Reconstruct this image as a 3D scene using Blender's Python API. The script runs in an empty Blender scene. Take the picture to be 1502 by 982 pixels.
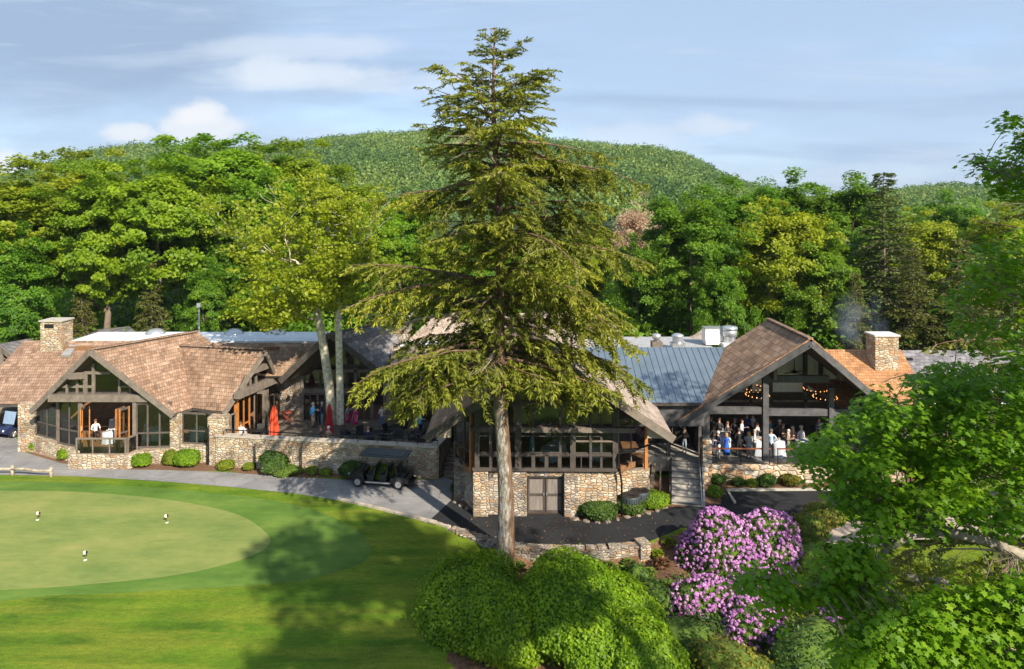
import bpy, math, random
import numpy as np
from mathutils import Vector, Matrix
random.seed(11)
rng = np.random.default_rng(11)
SC = bpy.context.scene
COL = SC.collection
F, H, HY, CX = 1000.0, 17.0, 300.0, 751.0     # surveyed camera: focal in photo pixels, eye height, horizon row, centre column

def P(px, py, d):
    return Vector(((px-CX)/F*d, d, H-(py-HY)/F*d))

def G(px, py, z=0.0):
    d = (H-z)/(py-HY)*F
    return Vector(((px-CX)/F*d, d, z))

# ------------------------------------------------------------------ objects
def thing(name, label, cat, loc=(0, 0, 0), rotz=0.0, group=None):
    o = bpy.data.objects.new(name, None)
    COL.objects.link(o)
    o.empty_display_size = 0.3
    o.location = loc
    o.rotation_euler = (0, 0, rotz)
    return tag(o, label, cat, group)

def tag(o, label=None, cat=None, group=None, kind=None):
    if label: o['label'] = label
    if cat: o['category'] = cat
    if group: o['group'] = group
    if kind: o['kind'] = kind
    return o

def rootloc(parent):
    v = Vector((0, 0, 0))
    while parent is not None:
        v += parent.location
        parent = parent.parent
    return v

def link(name, me, parent=None):
    o = bpy.data.objects.new(name, me)
    COL.objects.link(o)
    if parent is not None:
        o.parent = parent
    return o

def copy_tree(src, loc=None, rotz=None, scale=None, label=None, group=None):
    r = src.copy(); COL.objects.link(r)
    if loc is not None: r.location = loc
    if rotz is not None: r.rotation_euler = (0, 0, rotz)
    if scale is not None: r.scale = scale if hasattr(scale, '__len__') else (scale,)*3
    if label: r['label'] = label
    if group: r['group'] = group
    for ch in list(src.children):
        c = ch.copy(); COL.objects.link(c); c.parent = r
        for g in list(ch.children):
            d = g.copy(); COL.objects.link(d); d.parent = c
    return r

class MB:
    """collects solids; build() links them as ONE mesh"""
    def __init__(s):
        s.v = []; s.f = []; s.m = []; s.sm = []
    def add(s, verts, faces, mi=0, smooth=False):
        b = len(s.v)
        s.v.extend([tuple(p) for p in verts])
        for f in faces:
            s.f.append(tuple(b+i for i in f)); s.m.append(mi); s.sm.append(smooth)
        return s
    def hexa(s, c, mi=0):
        return s.add(c, [(0,3,2,1),(4,5,6,7),(0,1,5,4),(1,2,6,5),(2,3,7,6),(3,0,4,7)], mi)
    def box(s, c, d, rotz=0.0, mi=0):
        x, y, z = d[0]/2, d[1]/2, d[2]/2
        cs, sn = math.cos(rotz), math.sin(rotz)
        pts = []
        for dz in (-z, z):
            for dx, dy in ((-x,-y),(x,-y),(x,y),(-x,y)):
                pts.append((c[0]+dx*cs-dy*sn, c[1]+dx*sn+dy*cs, c[2]+dz))
        return s.hexa(pts, mi)
    def beam(s, p0, p1, w, h, mi=0, up=(0,0,1)):
        p0 = Vector(p0); p1 = Vector(p1)
        t = (p1-p0).normalized()
        a = t.cross(Vector(up))
        if a.length < 1e-4: a = t.cross(Vector((1,0,0)))
        a.normalize(); b = a.cross(t).normalized()
        a = a*(w/2); b = b*(h/2)
        pts = [p0-a-b, p0+a-b, p0+a+b, p0-a+b, p1-a-b, p1+a-b, p1+a+b, p1-a+b]
        return s.add(pts, [(0,1,2,3),(7,6,5,4),(0,4,5,1),(1,5,6,2),(2,6,7,3),(3,7,4,0)], mi)
    def tube(s, pts, radii, n=6, mi=0, cap=True, smooth=True):
        pts = [Vector(p) for p in pts]
        rings = []
        ref = None
        for i, p in enumerate(pts):
            t = (pts[min(i+1, len(pts)-1)]-pts[max(i-1, 0)])
            if t.length < 1e-9: t = Vector((0,0,1))
            t.normalize()
            if ref is None:
                ref = t.orthogonal().normalized()
            a = (ref - t*ref.dot(t))
            a = a.normalized() if a.length > 1e-6 else t.orthogonal().normalized()
            ref = a
            b = t.cross(a)
            r = radii[i] if hasattr(radii, '__len__') else radii
            rings.append([p+(a*math.cos(2*math.pi*k/n)+b*math.sin(2*math.pi*k/n))*r for k in range(n)])
        vs = [q for r in rings for q in r]
        fs = []
        for i in range(len(pts)-1):
            for k in range(n):
                k2 = (k+1) % n
                fs.append((i*n+k, i*n+k2, (i+1)*n+k2, (i+1)*n+k))
        s.add(vs, fs, mi, smooth)
        if cap:
            b = len(s.v)-len(vs)
            s.f.append(tuple(b+k for k in reversed(range(n)))); s.m.append(mi); s.sm.append(False)
            e = b+(len(pts)-1)*n
            s.f.append(tuple(e+k for k in range(n))); s.m.append(mi); s.sm.append(False)
        return s
    def lathe(s, prof, c=(0,0,0), n=12, mi=0, smooth=True, sx=1.0, sy=1.0):
        vs = []; fs = []
        for r, z in prof:
            for k in range(n):
                a = 2*math.pi*k/n
                vs.append((c[0]+r*math.cos(a)*sx, c[1]+r*math.sin(a)*sy, c[2]+z))
        for i in range(len(prof)-1):
            for k in range(n):
                k2 = (k+1) % n
                fs.append((i*n+k, i*n+k2, (i+1)*n+k2, (i+1)*n+k))
        s.add(vs, fs, mi, smooth)
        if prof[0][0] > 1e-4: s.add(vs[:n], [tuple(reversed(range(n)))], mi)
        if prof[-1][0] > 1e-4: s.add(vs[-n:], [tuple(range(n))], mi)
        return s
    def prism(s, poly, vec, mi=0, mi_side=None, mi_back=None):
        """polygon extruded by vec; first cap keeps mi"""
        n = len(poly); vec = Vector(vec)
        a = [Vector(p) for p in poly]; b = [p+vec for p in a]
        s.add(a, [tuple(range(n))], mi)
        s.add(b, [tuple(reversed(range(n)))], mi if mi_back is None else mi_back)
        for i in range(n):
            j = (i+1) % n
            s.add([a[i], a[j], b[j], b[i]], [(3,2,1,0)], mi if mi_side is None else mi_side)
        return s
    def build(s, name, mats, parent=None, kind=None, local=False, uv=True):
        if not isinstance(mats, (list, tuple)): mats = [mats]
        off = Vector((0,0,0)) if (parent is None or local) else rootloc(parent)
        me = bpy.data.meshes.new(name)
        V = np.array(s.v, dtype=np.float64).reshape(-1, 3)
        wv = V.copy()
        V = V-np.array(off)
        me.from_pydata(V.tolist(), [], s.f)
        for m in mats: me.materials.append(m)
        me.polygons.foreach_set('material_index', s.m)
        me.polygons.foreach_set('use_smooth', s.sm)
        if uv: box_uv(me, off)
        me.update()
        o = link(name, me, parent)
        if kind: o['kind'] = kind
        return o

def box_uv(me, off):
    """metres along the horizontal tangent / up the slope of every face"""
    lay = me.uv_layers.new(name='UVMap')
    nl = len(me.loops)
    co = np.empty(len(me.vertices)*3); me.vertices.foreach_get('co', co); co = co.reshape(-1, 3)+np.array(off)
    vi = np.empty(nl, dtype=np.int32); me.loops.foreach_get('vertex_index', vi)
    nor = np.empty(len(me.polygons)*3); me.polygons.foreach_get('normal', nor); nor = nor.reshape(-1, 3)
    tot = np.empty(len(me.polygons), dtype=np.int32); me.polygons.foreach_get('loop_total', tot)
    nl_ = np.repeat(nor, tot, axis=0)
    t = np.stack([-nl_[:,1], nl_[:,0], np.zeros(len(nl_))], 1)
    ln = np.linalg.norm(t, axis=1)
    flat = ln < 0.05
    t[flat] = (1,0,0); ln[flat] = 1
    t /= ln[:,None]
    b = np.cross(nl_, t)
    p = co[vi]
    uv = np.stack([(p*t).sum(1), (p*b).sum(1)], 1).astype(np.float32)
    lay.data.foreach_set('uv', uv.ravel())

def quad_mesh(name, quads, mats, tint=None, parent=None, midx=None, off=None, nv=4):
    """N polygons of nv corners each, with a per-face 'tint'"""
    q = np.asarray(quads, dtype=np.float32).reshape(-1, nv, 3)
    if off is not None: q = q-np.array(off, dtype=np.float32)
    n = len(q)
    me = bpy.data.meshes.new(name)
    me.vertices.add(n*nv); me.vertices.foreach_set('co', q.ravel())
    me.loops.add(n*nv); me.loops.foreach_set('vertex_index', np.arange(n*nv, dtype=np.int32))
    me.polygons.add(n)
    me.polygons.foreach_set('loop_start', np.arange(0, n*nv, nv, dtype=np.int32))
    me.polygons.foreach_set('loop_total', np.full(n, nv, dtype=np.int32))
    if not isinstance(mats, (list, tuple)): mats = [mats]
    for m in mats: me.materials.append(m)
    if midx is not None: me.polygons.foreach_set('material_index', np.asarray(midx, dtype=np.int32))
    at = me.attributes.new('tint', 'FLOAT', 'FACE')
    at.data.foreach_set('value', np.asarray(tint if tint is not None else rng.random(n), dtype=np.float32))
    me.update(calc_edges=True)
    me.validate()
    return link(name, me, parent) if name else me

def unit(a):
    return a/np.maximum(np.linalg.norm(a, axis=-1, keepdims=True), 1e-9)

def leaf_quads(c, nrm, length, width, along=None, r=rng):
    """diamond leaves centred at c, facing nrm; along = preferred long axis"""
    n = len(c)
    nrm = unit(nrm)
    a = r.normal(size=(n, 3)) if along is None else along+r.normal(size=(n,3))*0.15
    a = unit(a-nrm*(a*nrm).sum(1, keepdims=True))
    b = np.cross(nrm, a)
    L = np.broadcast_to(np.asarray(length, dtype=float), (n,))[:, None]
    W = np.broadcast_to(np.asarray(width, dtype=float), (n,))[:, None]
    sag = nrm*L*0.12
    return np.stack([c-a*L*.5-sag, c+b*W*.5+a*L*.05, c+a*L*.5-sag, c-b*W*.5+a*L*.05], 1)

# ------------------------------------------------------------------ materials
_M = {}
def newmat(name):
    m = bpy.data.materials.new(name); m.use_nodes = True
    nt = m.node_tree
    b = nt.nodes['Principled BSDF']
    return m, nt, b, nt.nodes['Material Output']

def nd(nt, typ, **kw):
    n = nt.nodes.new(typ)
    for k, v in kw.items():
        if k.startswith('i_'):
            n.inputs[k[2:].replace('_', ' ')].default_value = v
        else:
            setattr(n, k, v)
    return n

def ramp(nt, stops, interp='LINEAR'):
    r = nt.nodes.new('ShaderNodeValToRGB')
    e = r.color_ramp.elements
    r.color_ramp.interpolation = interp
    while len(e) < len(stops): e.new(0.5)
    for el, (p, c) in zip(e, stops):
        el.position = p; el.color = (c[0], c[1], c[2], 1)
    return r

def M(name, col, rough=0.6, metal=0.0, var=0.18, scale=4.0, bump=0.0, bscale=30.0, spec=0.4, stretch=None):
    if name in _M: return _M[name]
    m, nt, b, out = newmat(name)
    tc = nd(nt, 'ShaderNodeTexCoord')
    src = tc.outputs['Object']
    if stretch:
        mp = nd(nt, 'ShaderNodeMapping'); mp.inputs['Scale'].default_value = stretch
        nt.links.new(src, mp.inputs['Vector']); src = mp.outputs[0]
    n1 = nd(nt, 'ShaderNodeTexNoise', i_Scale=scale, i_Detail=6.0, i_Roughness=0.65)
    nt.links.new(src, n1.inputs['Vector'])
    lo = [max(0, c*(1-var*1.6)) for c in col]; hi = [min(1, c*(1+var*1.3)) for c in col]
    r = ramp(nt, [(0.28, lo), (0.5, col), (0.75, hi)])
    nt.links.new(n1.outputs['Fac'], r.inputs[0])
    nt.links.new(r.outputs[0], b.inputs['Base Color'])
    b.inputs['Roughness'].default_value = rough
    b.inputs['Metallic'].default_value = metal
    b.inputs['Specular IOR Level'].default_value = spec
    if bump:
        n2 = nd(nt, 'ShaderNodeTexNoise', i_Scale=bscale, i_Detail=4.0)
        nt.links.new(src, n2.inputs['Vector'])
        bp = nd(nt, 'ShaderNodeBump', i_Strength=bump, i_Distance=0.03)
        nt.links.new(n2.outputs['Fac'], bp.inputs['Height']); nt.links.new(bp.outputs[0], b.inputs['Normal'])
    _M[name] = m
    return m

def leafmat(name, dark, mid, light, trans=0.35, rough=0.5, spec=0.3, nscale=0.35, warm=None):
    if name in _M: return _M[name]
    m, nt, b, out = newmat(name)
    at = nd(nt, 'ShaderNodeAttribute', attribute_name='tint')
    tc = nd(nt, 'ShaderNodeTexCoord')
    nz = nd(nt, 'ShaderNodeTexNoise', i_Scale=nscale, i_Detail=3.0)
    nt.links.new(tc.outputs['Object'], nz.inputs['Vector'])
    ma = nd(nt, 'ShaderNodeMath', operation='MULTIPLY_ADD'); ma.inputs[1].default_value = 0.55
    nt.links.new(at.outputs['Fac'], ma.inputs[0])
    mb = nd(nt, 'ShaderNodeMath', operation='MULTIPLY_ADD'); mb.inputs[1].default_value = 0.9; mb.inputs[2].default_value = -0.22
    nt.links.new(nz.outputs['Fac'], mb.inputs[0]); nt.links.new(mb.outputs[0], ma.inputs[2])
    oi = nd(nt, 'ShaderNodeObjectInfo')
    hs = nd(nt, 'ShaderNodeHueSaturation')
    mr = nd(nt, 'ShaderNodeMapRange'); mr.inputs['To Min'].default_value = 0.490; mr.inputs['To Max'].default_value = 0.512
    nt.links.new(oi.outputs['Random'], mr.inputs['Value']); nt.links.new(mr.outputs[0], hs.inputs['Hue'])
    stops = [(0.1, dark), (0.5, mid), (0.9, light)]
    r = ramp(nt, stops)
    nt.links.new(ma.outputs[0], r.inputs[0])
    nt.links.new(r.outputs[0], hs.inputs['Color'])
    nt.links.new(hs.outputs[0], b.inputs['Base Color'])
    b.inputs['Roughness'].default_value = rough
    b.inputs['Specular IOR Level'].default_value = spec
    tr = nd(nt, 'ShaderNodeBsdfTranslucent')
    br = nd(nt, 'ShaderNodeMixRGB', blend_type='MULTIPLY'); br.inputs[0].default_value = 1.0
    br.inputs[2].default_value = (1.25, 1.25, 0.55, 1)
    nt.links.new(hs.outputs[0], br.inputs[1]); nt.links.new(br.outputs[0], tr.inputs['Color'])
    mx = nd(nt, 'ShaderNodeMixShader'); mx.inputs[0].default_value = trans
    nt.links.new(b.outputs[0], mx.inputs[1]); nt.links.new(tr.outputs[0], mx.inputs[2])
    nt.links.new(mx.outputs[0], out.inputs['Surface'])
    _M[name] = m
    return m

def stonemat(name, cols, sx=3.3, sy=7.0, mortar=(0.31,0.25,0.19), mw=0.03):
    if name in _M: return _M[name]
    m, nt, b, out = newmat(name)
    uv = nd(nt, 'ShaderNodeUVMap', uv_map='UVMap')
    nz = nd(nt, 'ShaderNodeTexNoise', noise_dimensions='2D', i_Scale=1.6, i_Detail=2.0)
    nt.links.new(uv.outputs[0], nz.inputs['Vector'])
    mxv = nd(nt, 'ShaderNodeMixRGB', blend_type='ADD'); mxv.inputs[0].default_value = 0.16
    nt.links.new(uv.outputs[0], mxv.inputs[1]); nt.links.new(nz.outputs['Color'], mxv.inputs[2])
    mp = nd(nt, 'ShaderNodeMapping'); mp.inputs['Scale'].default_value = (sx, sy, 1)
    nt.links.new(mxv.outputs[0], mp.inputs['Vector'])
    v1 = nd(nt, 'ShaderNodeTexVoronoi', voronoi_dimensions='2D', distance='CHEBYCHEV', i_Scale=1.0, i_Randomness=0.82)
    v2 = nd(nt, 'ShaderNodeTexVoronoi', voronoi_dimensions='2D', feature='DISTANCE_TO_EDGE', i_Scale=1.0, i_Randomness=0.82)
    v1.distance = 'EUCLIDEAN'
    for v in (v1, v2): nt.links.new(mp.outputs[0], v.inputs['Vector'])
    sp = nd(nt, 'ShaderNodeSeparateColor'); nt.links.new(v1.outputs['Color'], sp.inputs[0])
    k = len(cols)
    r = ramp(nt, [((i+0.0)/k, c) for i, c in enumerate(cols)], 'CONSTANT')
    nt.links.new(sp.outputs[0], r.inputs[0])
    n2 = nd(nt, 'ShaderNodeTexNoise', noise_dimensions='2D', i_Scale=9.0, i_Detail=6.0, i_Roughness=0.7)
    nt.links.new(uv.outputs[0], n2.inputs['Vector'])
    ov = nd(nt, 'ShaderNodeMixRGB', blend_type='OVERLAY'); ov.inputs[0].default_value = 0.55
    nt.links.new(r.outputs[0], ov.inputs[1]); nt.links.new(n2.outputs['Fac'], ov.inputs[2])
    n3 = nd(nt, 'ShaderNodeTexNoise', noise_dimensions='2D', i_Scale=0.9, i_Detail=4.0, i_Roughness=0.6)
    nt.links.new(uv.outputs[0], n3.inputs['Vector'])
    r3 = ramp(nt, [(0.35, (0.50,0.48,0.45)), (0.60, (1,1,1))]); nt.links.new(n3.outputs['Fac'], r3.inputs[0])
    ml = nd(nt, 'ShaderNodeMixRGB', blend_type='MULTIPLY'); ml.inputs[0].default_value = 0.8
    nt.links.new(ov.outputs[0], ml.inputs[1]); nt.links.new(r3.outputs[0], ml.inputs[2])
    e = ramp(nt, [(mw*0.5, (0,0,0)), (mw*1.6, (1,1,1))]); nt.links.new(v2.outputs['Distance'], e.inputs[0])
    mm = nd(nt, 'ShaderNodeMixRGB'); nt.links.new(e.outputs[0], mm.inputs[0])
    mm.inputs[1].default_value = (*mortar, 1); nt.links.new(ml.outputs[0], mm.inputs[2])
    nt.links.new(mm.outputs[0], b.inputs['Base Color'])
    b.inputs['Roughness'].default_value = 0.9; b.inputs['Specular IOR Level'].default_value = 0.2
    e2 = ramp(nt, [(0.0, (0,0,0)), (0.18, (1,1,1))]); nt.links.new(v2.outputs['Distance'], e2.inputs[0])
    ad = nd(nt, 'ShaderNodeMath', operation='MULTIPLY_ADD'); ad.inputs[1].default_value = 0.5
    nt.links.new(n2.outputs['Fac'], ad.inputs[0]); nt.links.new(e2.outputs[0], ad.inputs[2])
    ad2 = nd(nt, 'ShaderNodeMath', operation='MULTIPLY_ADD'); ad2.inputs[1].default_value = 0.7
    nt.links.new(sp.outputs[1], ad2.inputs[0]); nt.links.new(ad.outputs[0], ad2.inputs[2])
    bp = nd(nt, 'ShaderNodeBump', i_Strength=0.9, i_Distance=0.06)
    nt.links.new(ad2.outputs[0], bp.inputs['Height']); nt.links.new(bp.outputs[0], b.inputs['Normal'])
    _M[name] = m
    return m

def shakemat(name, c1, c2, gap, stain=(0.5,0.5,0.5), w=0.17, h=0.26, patch=0.6):
    if name in _M: return _M[name]
    m, nt, b, out = newmat(name)
    uv = nd(nt, 'ShaderNodeUVMap', uv_map='UVMap')
    nz = nd(nt, 'ShaderNodeTexNoise', noise_dimensions='2D', i_Scale=2.5, i_Detail=2.0)
    nt.links.new(uv.outputs[0], nz.inputs['Vector'])
    mv = nd(nt, 'ShaderNodeMixRGB', blend_type='ADD'); mv.inputs[0].default_value = 0.05
    nt.links.new(uv.outputs[0], mv.inputs[1]); nt.links.new(nz.outputs['Color'], mv.inputs[2])
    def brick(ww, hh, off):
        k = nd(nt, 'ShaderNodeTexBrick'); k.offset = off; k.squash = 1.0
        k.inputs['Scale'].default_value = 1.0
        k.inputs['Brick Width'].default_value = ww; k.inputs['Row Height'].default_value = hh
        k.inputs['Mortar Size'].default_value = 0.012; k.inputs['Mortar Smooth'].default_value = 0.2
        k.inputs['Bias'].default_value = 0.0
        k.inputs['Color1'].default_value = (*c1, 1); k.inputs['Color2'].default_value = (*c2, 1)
        k.inputs['Mortar'].default_value = (*gap, 1)  # gap colour; its course lines also paint in shade under the butts
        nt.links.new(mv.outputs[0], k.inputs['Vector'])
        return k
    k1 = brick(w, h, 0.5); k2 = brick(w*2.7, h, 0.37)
    k2.inputs['Color1'].default_value = (0.55,0.55,0.55,1); k2.inputs['Color2'].default_value = (1.3,1.3,1.3,1); k2.inputs['Mortar'].default_value = (1,1,1,1)
    ml = nd(nt, 'ShaderNodeMixRGB', blend_type='MULTIPLY'); ml.inputs[0].default_value = 0.55
    nt.links.new(k1.outputs['Color'], ml.inputs[1]); nt.links.new(k2.outputs['Color'], ml.inputs[2])
    n2 = nd(nt, 'ShaderNodeTexNoise', noise_dimensions='2D', i_Scale=0.55, i_Detail=5.0, i_Roughness=0.6)
    nt.links.new(uv.outputs[0], n2.inputs['Vector'])
    r2 = ramp(nt, [(0.35, stain), (0.65, (1.08,1.08,1.08))]); nt.links.new(n2.outputs['Fac'], r2.inputs[0])
    m2 = nd(nt, 'ShaderNodeMixRGB', blend_type='MULTIPLY'); m2.inputs[0].default_value = patch
    nt.links.new(ml.outputs[0], m2.inputs[1]); nt.links.new(r2.outputs[0], m2.inputs[2])
    nt.links.new(m2.outputs[0], b.inputs['Base Color'])
    b.inputs['Roughness'].default_value = 0.85; b.inputs['Specular IOR Level'].default_value = 0.25
    sx = nd(nt, 'ShaderNodeSeparateXYZ'); nt.links.new(mv.outputs[0], sx.inputs[0])
    dv = nd(nt, 'ShaderNodeMath', operation='DIVIDE'); dv.inputs[1].default_value = h
    nt.links.new(sx.outputs['Y'], dv.inputs[0])
    fr = nd(nt, 'ShaderNodeMath', operation='FRACT'); nt.links.new(dv.outputs[0], fr.inputs[0])
    iv = nd(nt, 'ShaderNodeMath', operation='SUBTRACT'); iv.inputs[0].default_value = 1.0
    nt.links.new(fr.outputs[0], iv.inputs[1])
    g = nd(nt, 'ShaderNodeMath', operation='MULTIPLY_ADD'); g.inputs[1].default_value = 0.4
    nt.links.new(k1.outputs['Color'], g.inputs[0]); nt.links.new(iv.outputs[0], g.inputs[2])
    bp = nd(nt, 'ShaderNodeBump', i_Strength=1.0, i_Distance=0.05)
    nt.links.new(g.outputs[0], bp.inputs['Height']); nt.links.new(bp.outputs[0], b.inputs['Normal'])
    _M[name] = m
    return m

def glassmat(name='window_glass', tint=(0.70,0.74,0.72), gain=1.0, base=0.03):
    if name in _M: return _M[name]
    m, nt, b, out = newmat(name)
    tr = nd(nt, 'ShaderNodeBsdfTransparent'); tr.inputs[0].default_value = (*tint, 1)
    gl = nd(nt, 'ShaderNodeBsdfGlossy'); gl.inputs['Roughness'].default_value = 0.02
    gl.inputs[0].default_value = (0.9,0.95,0.95,1)
    fr = nd(nt, 'ShaderNodeFresnel', i_IOR=1.5)
    ma = nd(nt, 'ShaderNodeMath', operation='MULTIPLY_ADD', use_clamp=True)
    ma.inputs[1].default_value = gain; ma.inputs[2].default_value = base
    tc = nd(nt, 'ShaderNodeTexCoord'); nz = nd(nt, 'ShaderNodeTexNoise', i_Scale=0.9, i_Detail=1.0)
    nt.links.new(tc.outputs['Object'], nz.inputs['Vector'])
    bp = nd(nt, 'ShaderNodeBump', i_Strength=0.06, i_Distance=0.2)
    nt.links.new(nz.outputs['Fac'], bp.inputs['Height']); nt.links.new(bp.outputs[0], gl.inputs['Normal'])
    nt.links.new(fr.outputs[0], ma.inputs[0])
    mx = nd(nt, 'ShaderNodeMixShader'); nt.links.new(ma.outputs[0], mx.inputs[0])
    nt.links.new(tr.outputs[0], mx.inputs[1]); nt.links.new(gl.outputs[0], mx.inputs[2])
    nt.links.new(mx.outputs[0], out.inputs['Surface'])
    _M[name] = m
    return m

STONE = stonemat('ledge_stone', [(0.52,0.41,0.28),(0.60,0.50,0.37),(0.40,0.31,0.21),(0.56,0.42,0.27),(0.47,0.39,0.30),(0.64,0.56,0.44),(0.50,0.31,0.18),(0.43,0.37,0.31),(0.58,0.48,0.35)])
STONE_GREY = stonemat('grey_ledge_stone', [(0.38,0.33,0.27),(0.47,0.41,0.34),(0.27,0.23,0.20),(0.43,0.34,0.25),(0.52,0.46,0.39),(0.42,0.27,0.16),(0.33,0.30,0.27)], sx=3.6, sy=8.0)
STONE_BIG = stonemat('fieldstone', [(0.58,0.45,0.31),(0.66,0.53,0.38),(0.46,0.37,0.28),(0.66,0.47,0.30),(0.53,0.47,0.41),(0.72,0.62,0.50),(0.56,0.34,0.19)], sx=2.1, sy=3.6)
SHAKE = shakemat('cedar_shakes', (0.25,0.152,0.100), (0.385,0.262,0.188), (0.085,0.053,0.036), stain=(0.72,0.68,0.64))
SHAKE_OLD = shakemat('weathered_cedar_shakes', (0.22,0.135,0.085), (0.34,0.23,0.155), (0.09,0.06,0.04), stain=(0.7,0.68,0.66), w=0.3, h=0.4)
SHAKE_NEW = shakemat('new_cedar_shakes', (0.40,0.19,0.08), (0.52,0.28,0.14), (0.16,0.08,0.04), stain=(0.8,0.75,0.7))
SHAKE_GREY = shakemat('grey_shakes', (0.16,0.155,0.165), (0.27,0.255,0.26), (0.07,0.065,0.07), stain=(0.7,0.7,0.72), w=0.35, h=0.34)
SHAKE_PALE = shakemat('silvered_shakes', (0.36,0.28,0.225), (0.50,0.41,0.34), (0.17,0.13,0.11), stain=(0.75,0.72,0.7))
DARKWOOD = M('dark_stained_wood', (0.070,0.058,0.050), 0.7, var=0.3, scale=3, bump=0.3, bscale=25)
GREYWOOD = M('grey_brown_timber', (0.17,0.14,0.115), 0.75, var=0.25, scale=3, bump=0.3, bscale=25)
BLUEWOOD = M('charcoal_timber', (0.085,0.083,0.088), 0.7, var=0.35, scale=2.2, bump=0.3, bscale=25)
TANPANEL = M('tan_panel', (0.40,0.32,0.25), 0.75, var=0.12)
ORANGEWOOD = M('oiled_orange_timber', (0.42,0.16,0.04), 0.5, var=0.2)
WARMWOOD = M('warm_interior_wood', (0.22,0.11,0.05), 0.6, var=0.25)
SOFFIT = M('soffit_boards', (0.10,0.075,0.055), 0.8, var=0.2)
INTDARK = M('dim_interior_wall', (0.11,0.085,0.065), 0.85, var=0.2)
INTPALE = M('pale_interior_panel', (0.66,0.67,0.64), 0.85, var=0.08)
CONCRETE = M('concrete', (0.42,0.39,0.34), 0.9, var=0.15, scale=3, bump=0.15)
BLACKMET = M('black_metal', (0.02,0.02,0.022), 0.4, 0.3, var=0.1)
GALV = M('galvanised_metal', (0.55,0.56,0.58), 0.35, 0.7, var=0.12)
WHITEMEM = M('white_membrane', (0.66,0.70,0.75), 0.55, var=0.1, scale=0.8)
WHITEPAINT = M('white_paint', (0.80,0.80,0.78), 0.4, var=0.04)
LINEN = M('white_linen', (0.52,0.55,0.60), 0.9, var=0.05)
GLASS = glassmat()
FRAMEWOOD = M('dark_window_frame', (0.095,0.080,0.066), 0.7, var=0.2, scale=3)
# ------------------------------------------------------------------ camera, sun, sky
cam = bpy.data.cameras.new('camera'); camo = bpy.data.objects.new('camera', cam); COL.objects.link(camo)
camo.location = (0, 0, H); camo.rotation_euler = (math.radians(90), 0, 0)
cam.sensor_width = 36.0; cam.lens = 36.0*F/1502.0
cam.shift_y = -191.0/1502.0
cam.clip_start = 0.5; cam.clip_end = 9000
SC.camera = camo

SUN_ELEV, SUNX, SUNY = math.radians(35), 0.56, -0.83
sv = Vector((SUNX, SUNY, 0)).normalized()*math.cos(SUN_ELEV); sv.z = math.sin(SUN_ELEV)
sl = bpy.data.lights.new('sun', 'SUN'); sl.energy = 5.0; sl.angle = math.radians(0.6); sl.color = (1.0, 0.90, 0.74)
so = bpy.data.objects.new('sun', sl); COL.objects.link(so)
so.rotation_euler = (-sv).to_track_quat('-Z', 'Y').to_euler(); so.location = (60, -40, 80)

W = bpy.data.worlds.new('World'); SC.world = W; W.use_nodes = True
nt = W.node_tree; bg = nt.nodes['Background']
sky = nd(nt, 'ShaderNodeTexSky', sky_type='NISHITA'); sky.sun_disc = False
sky.sun_elevation = SUN_ELEV; sky.sun_rotation = math.atan2(SUNX, SUNY); sky.altitude = 1100; sky.air_density = 1.0; sky.dust_density = 1.2; sky.ozone_density = 1.5
tc = nd(nt, 'ShaderNodeTexCoord')
sep = nd(nt, 'ShaderNodeSeparateXYZ'); nt.links.new(tc.outputs['Generated'], sep.inputs[0])
def mth(op, a, b=None, c=None, clamp=False):
    n = nd(nt, 'ShaderNodeMath', operation=op, use_clamp=clamp)
    for i, v in enumerate((a, b, c)):
        if v is None: continue
        if isinstance(v, (int, float)): n.inputs[i].default_value = v
        else: nt.links.new(v, n.inputs[i])
    return n.outputs[0]
def mixc(fac, a, b):
    n = nd(nt, 'ShaderNodeMixRGB')
    for i, v in enumerate((fac, a, b)):
        if isinstance(v, tuple): n.inputs[i].default_value = (*v, 1)
        elif isinstance(v, (int, float)): n.inputs[i].default_value = v
        else: nt.links.new(v, n.inputs[i])
    return n.outputs[0]
def comb(x, y, z):
    n = nd(nt, 'ShaderNodeCombineXYZ')
    for i, v in enumerate((x, y, z)):
        if isinstance(v, (int, float)): n.inputs[i].default_value = v
        else: nt.links.new(v, n.inputs[i])
    return n.outputs[0]
az = mth('DIVIDE', sep.outputs['X'], mth('MAXIMUM', mth('ABSOLUTE', sep.outputs['Y']), 0.15))
el = mth('DIVIDE', sep.outputs['Z'], mth('MAXIMUM', mth('ABSOLUTE', sep.outputs['Y']), 0.15))
def wnoise(sx, sy, scale, det, rough=0.55, off=0.0, dist=0.0):
    n = nd(nt, 'ShaderNodeTexNoise', i_Scale=scale, i_Detail=det, i_Roughness=rough, i_Distortion=dist)
    nt.links.new(comb(mth('MULTIPLY', az, sx), mth('MULTIPLY', el, sy), off), n.inputs['Vector'])
    return n.outputs['Fac']
def sstep(v, lo, hi):
    n = nd(nt, 'ShaderNodeMapRange', interpolation_type='SMOOTHSTEP')
    n.inputs['From Min'].default_value = lo; n.inputs['From Max'].default_value = hi
    nt.links.new(v, n.inputs['Value']); return n.outputs[0]
def bump2(cx, cy, rx, ry):
    a = mth('DIVIDE', mth('SUBTRACT', az, cx), rx); e = mth('DIVIDE', mth('SUBTRACT', el, cy), ry)
    return mth('SUBTRACT', 1.0, mth('SQRT', mth('ADD', mth('MULTIPLY', a, a), mth('MULTIPLY', e, e))), clamp=True)
S = 3.95   # the sky texture is about ten times display brightness at strength 0.1
veil = sstep(wnoise(1.0, 3.2, 1.6, 6.0, 0.55, 3.1), 0.10, 0.55)
c = mixc(mth('MULTIPLY', veil, 0.85), sky.outputs[0], (0.45*S, 0.585*S, 0.79*S))
hz = sstep(el, 0.30, -0.02)
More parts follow.
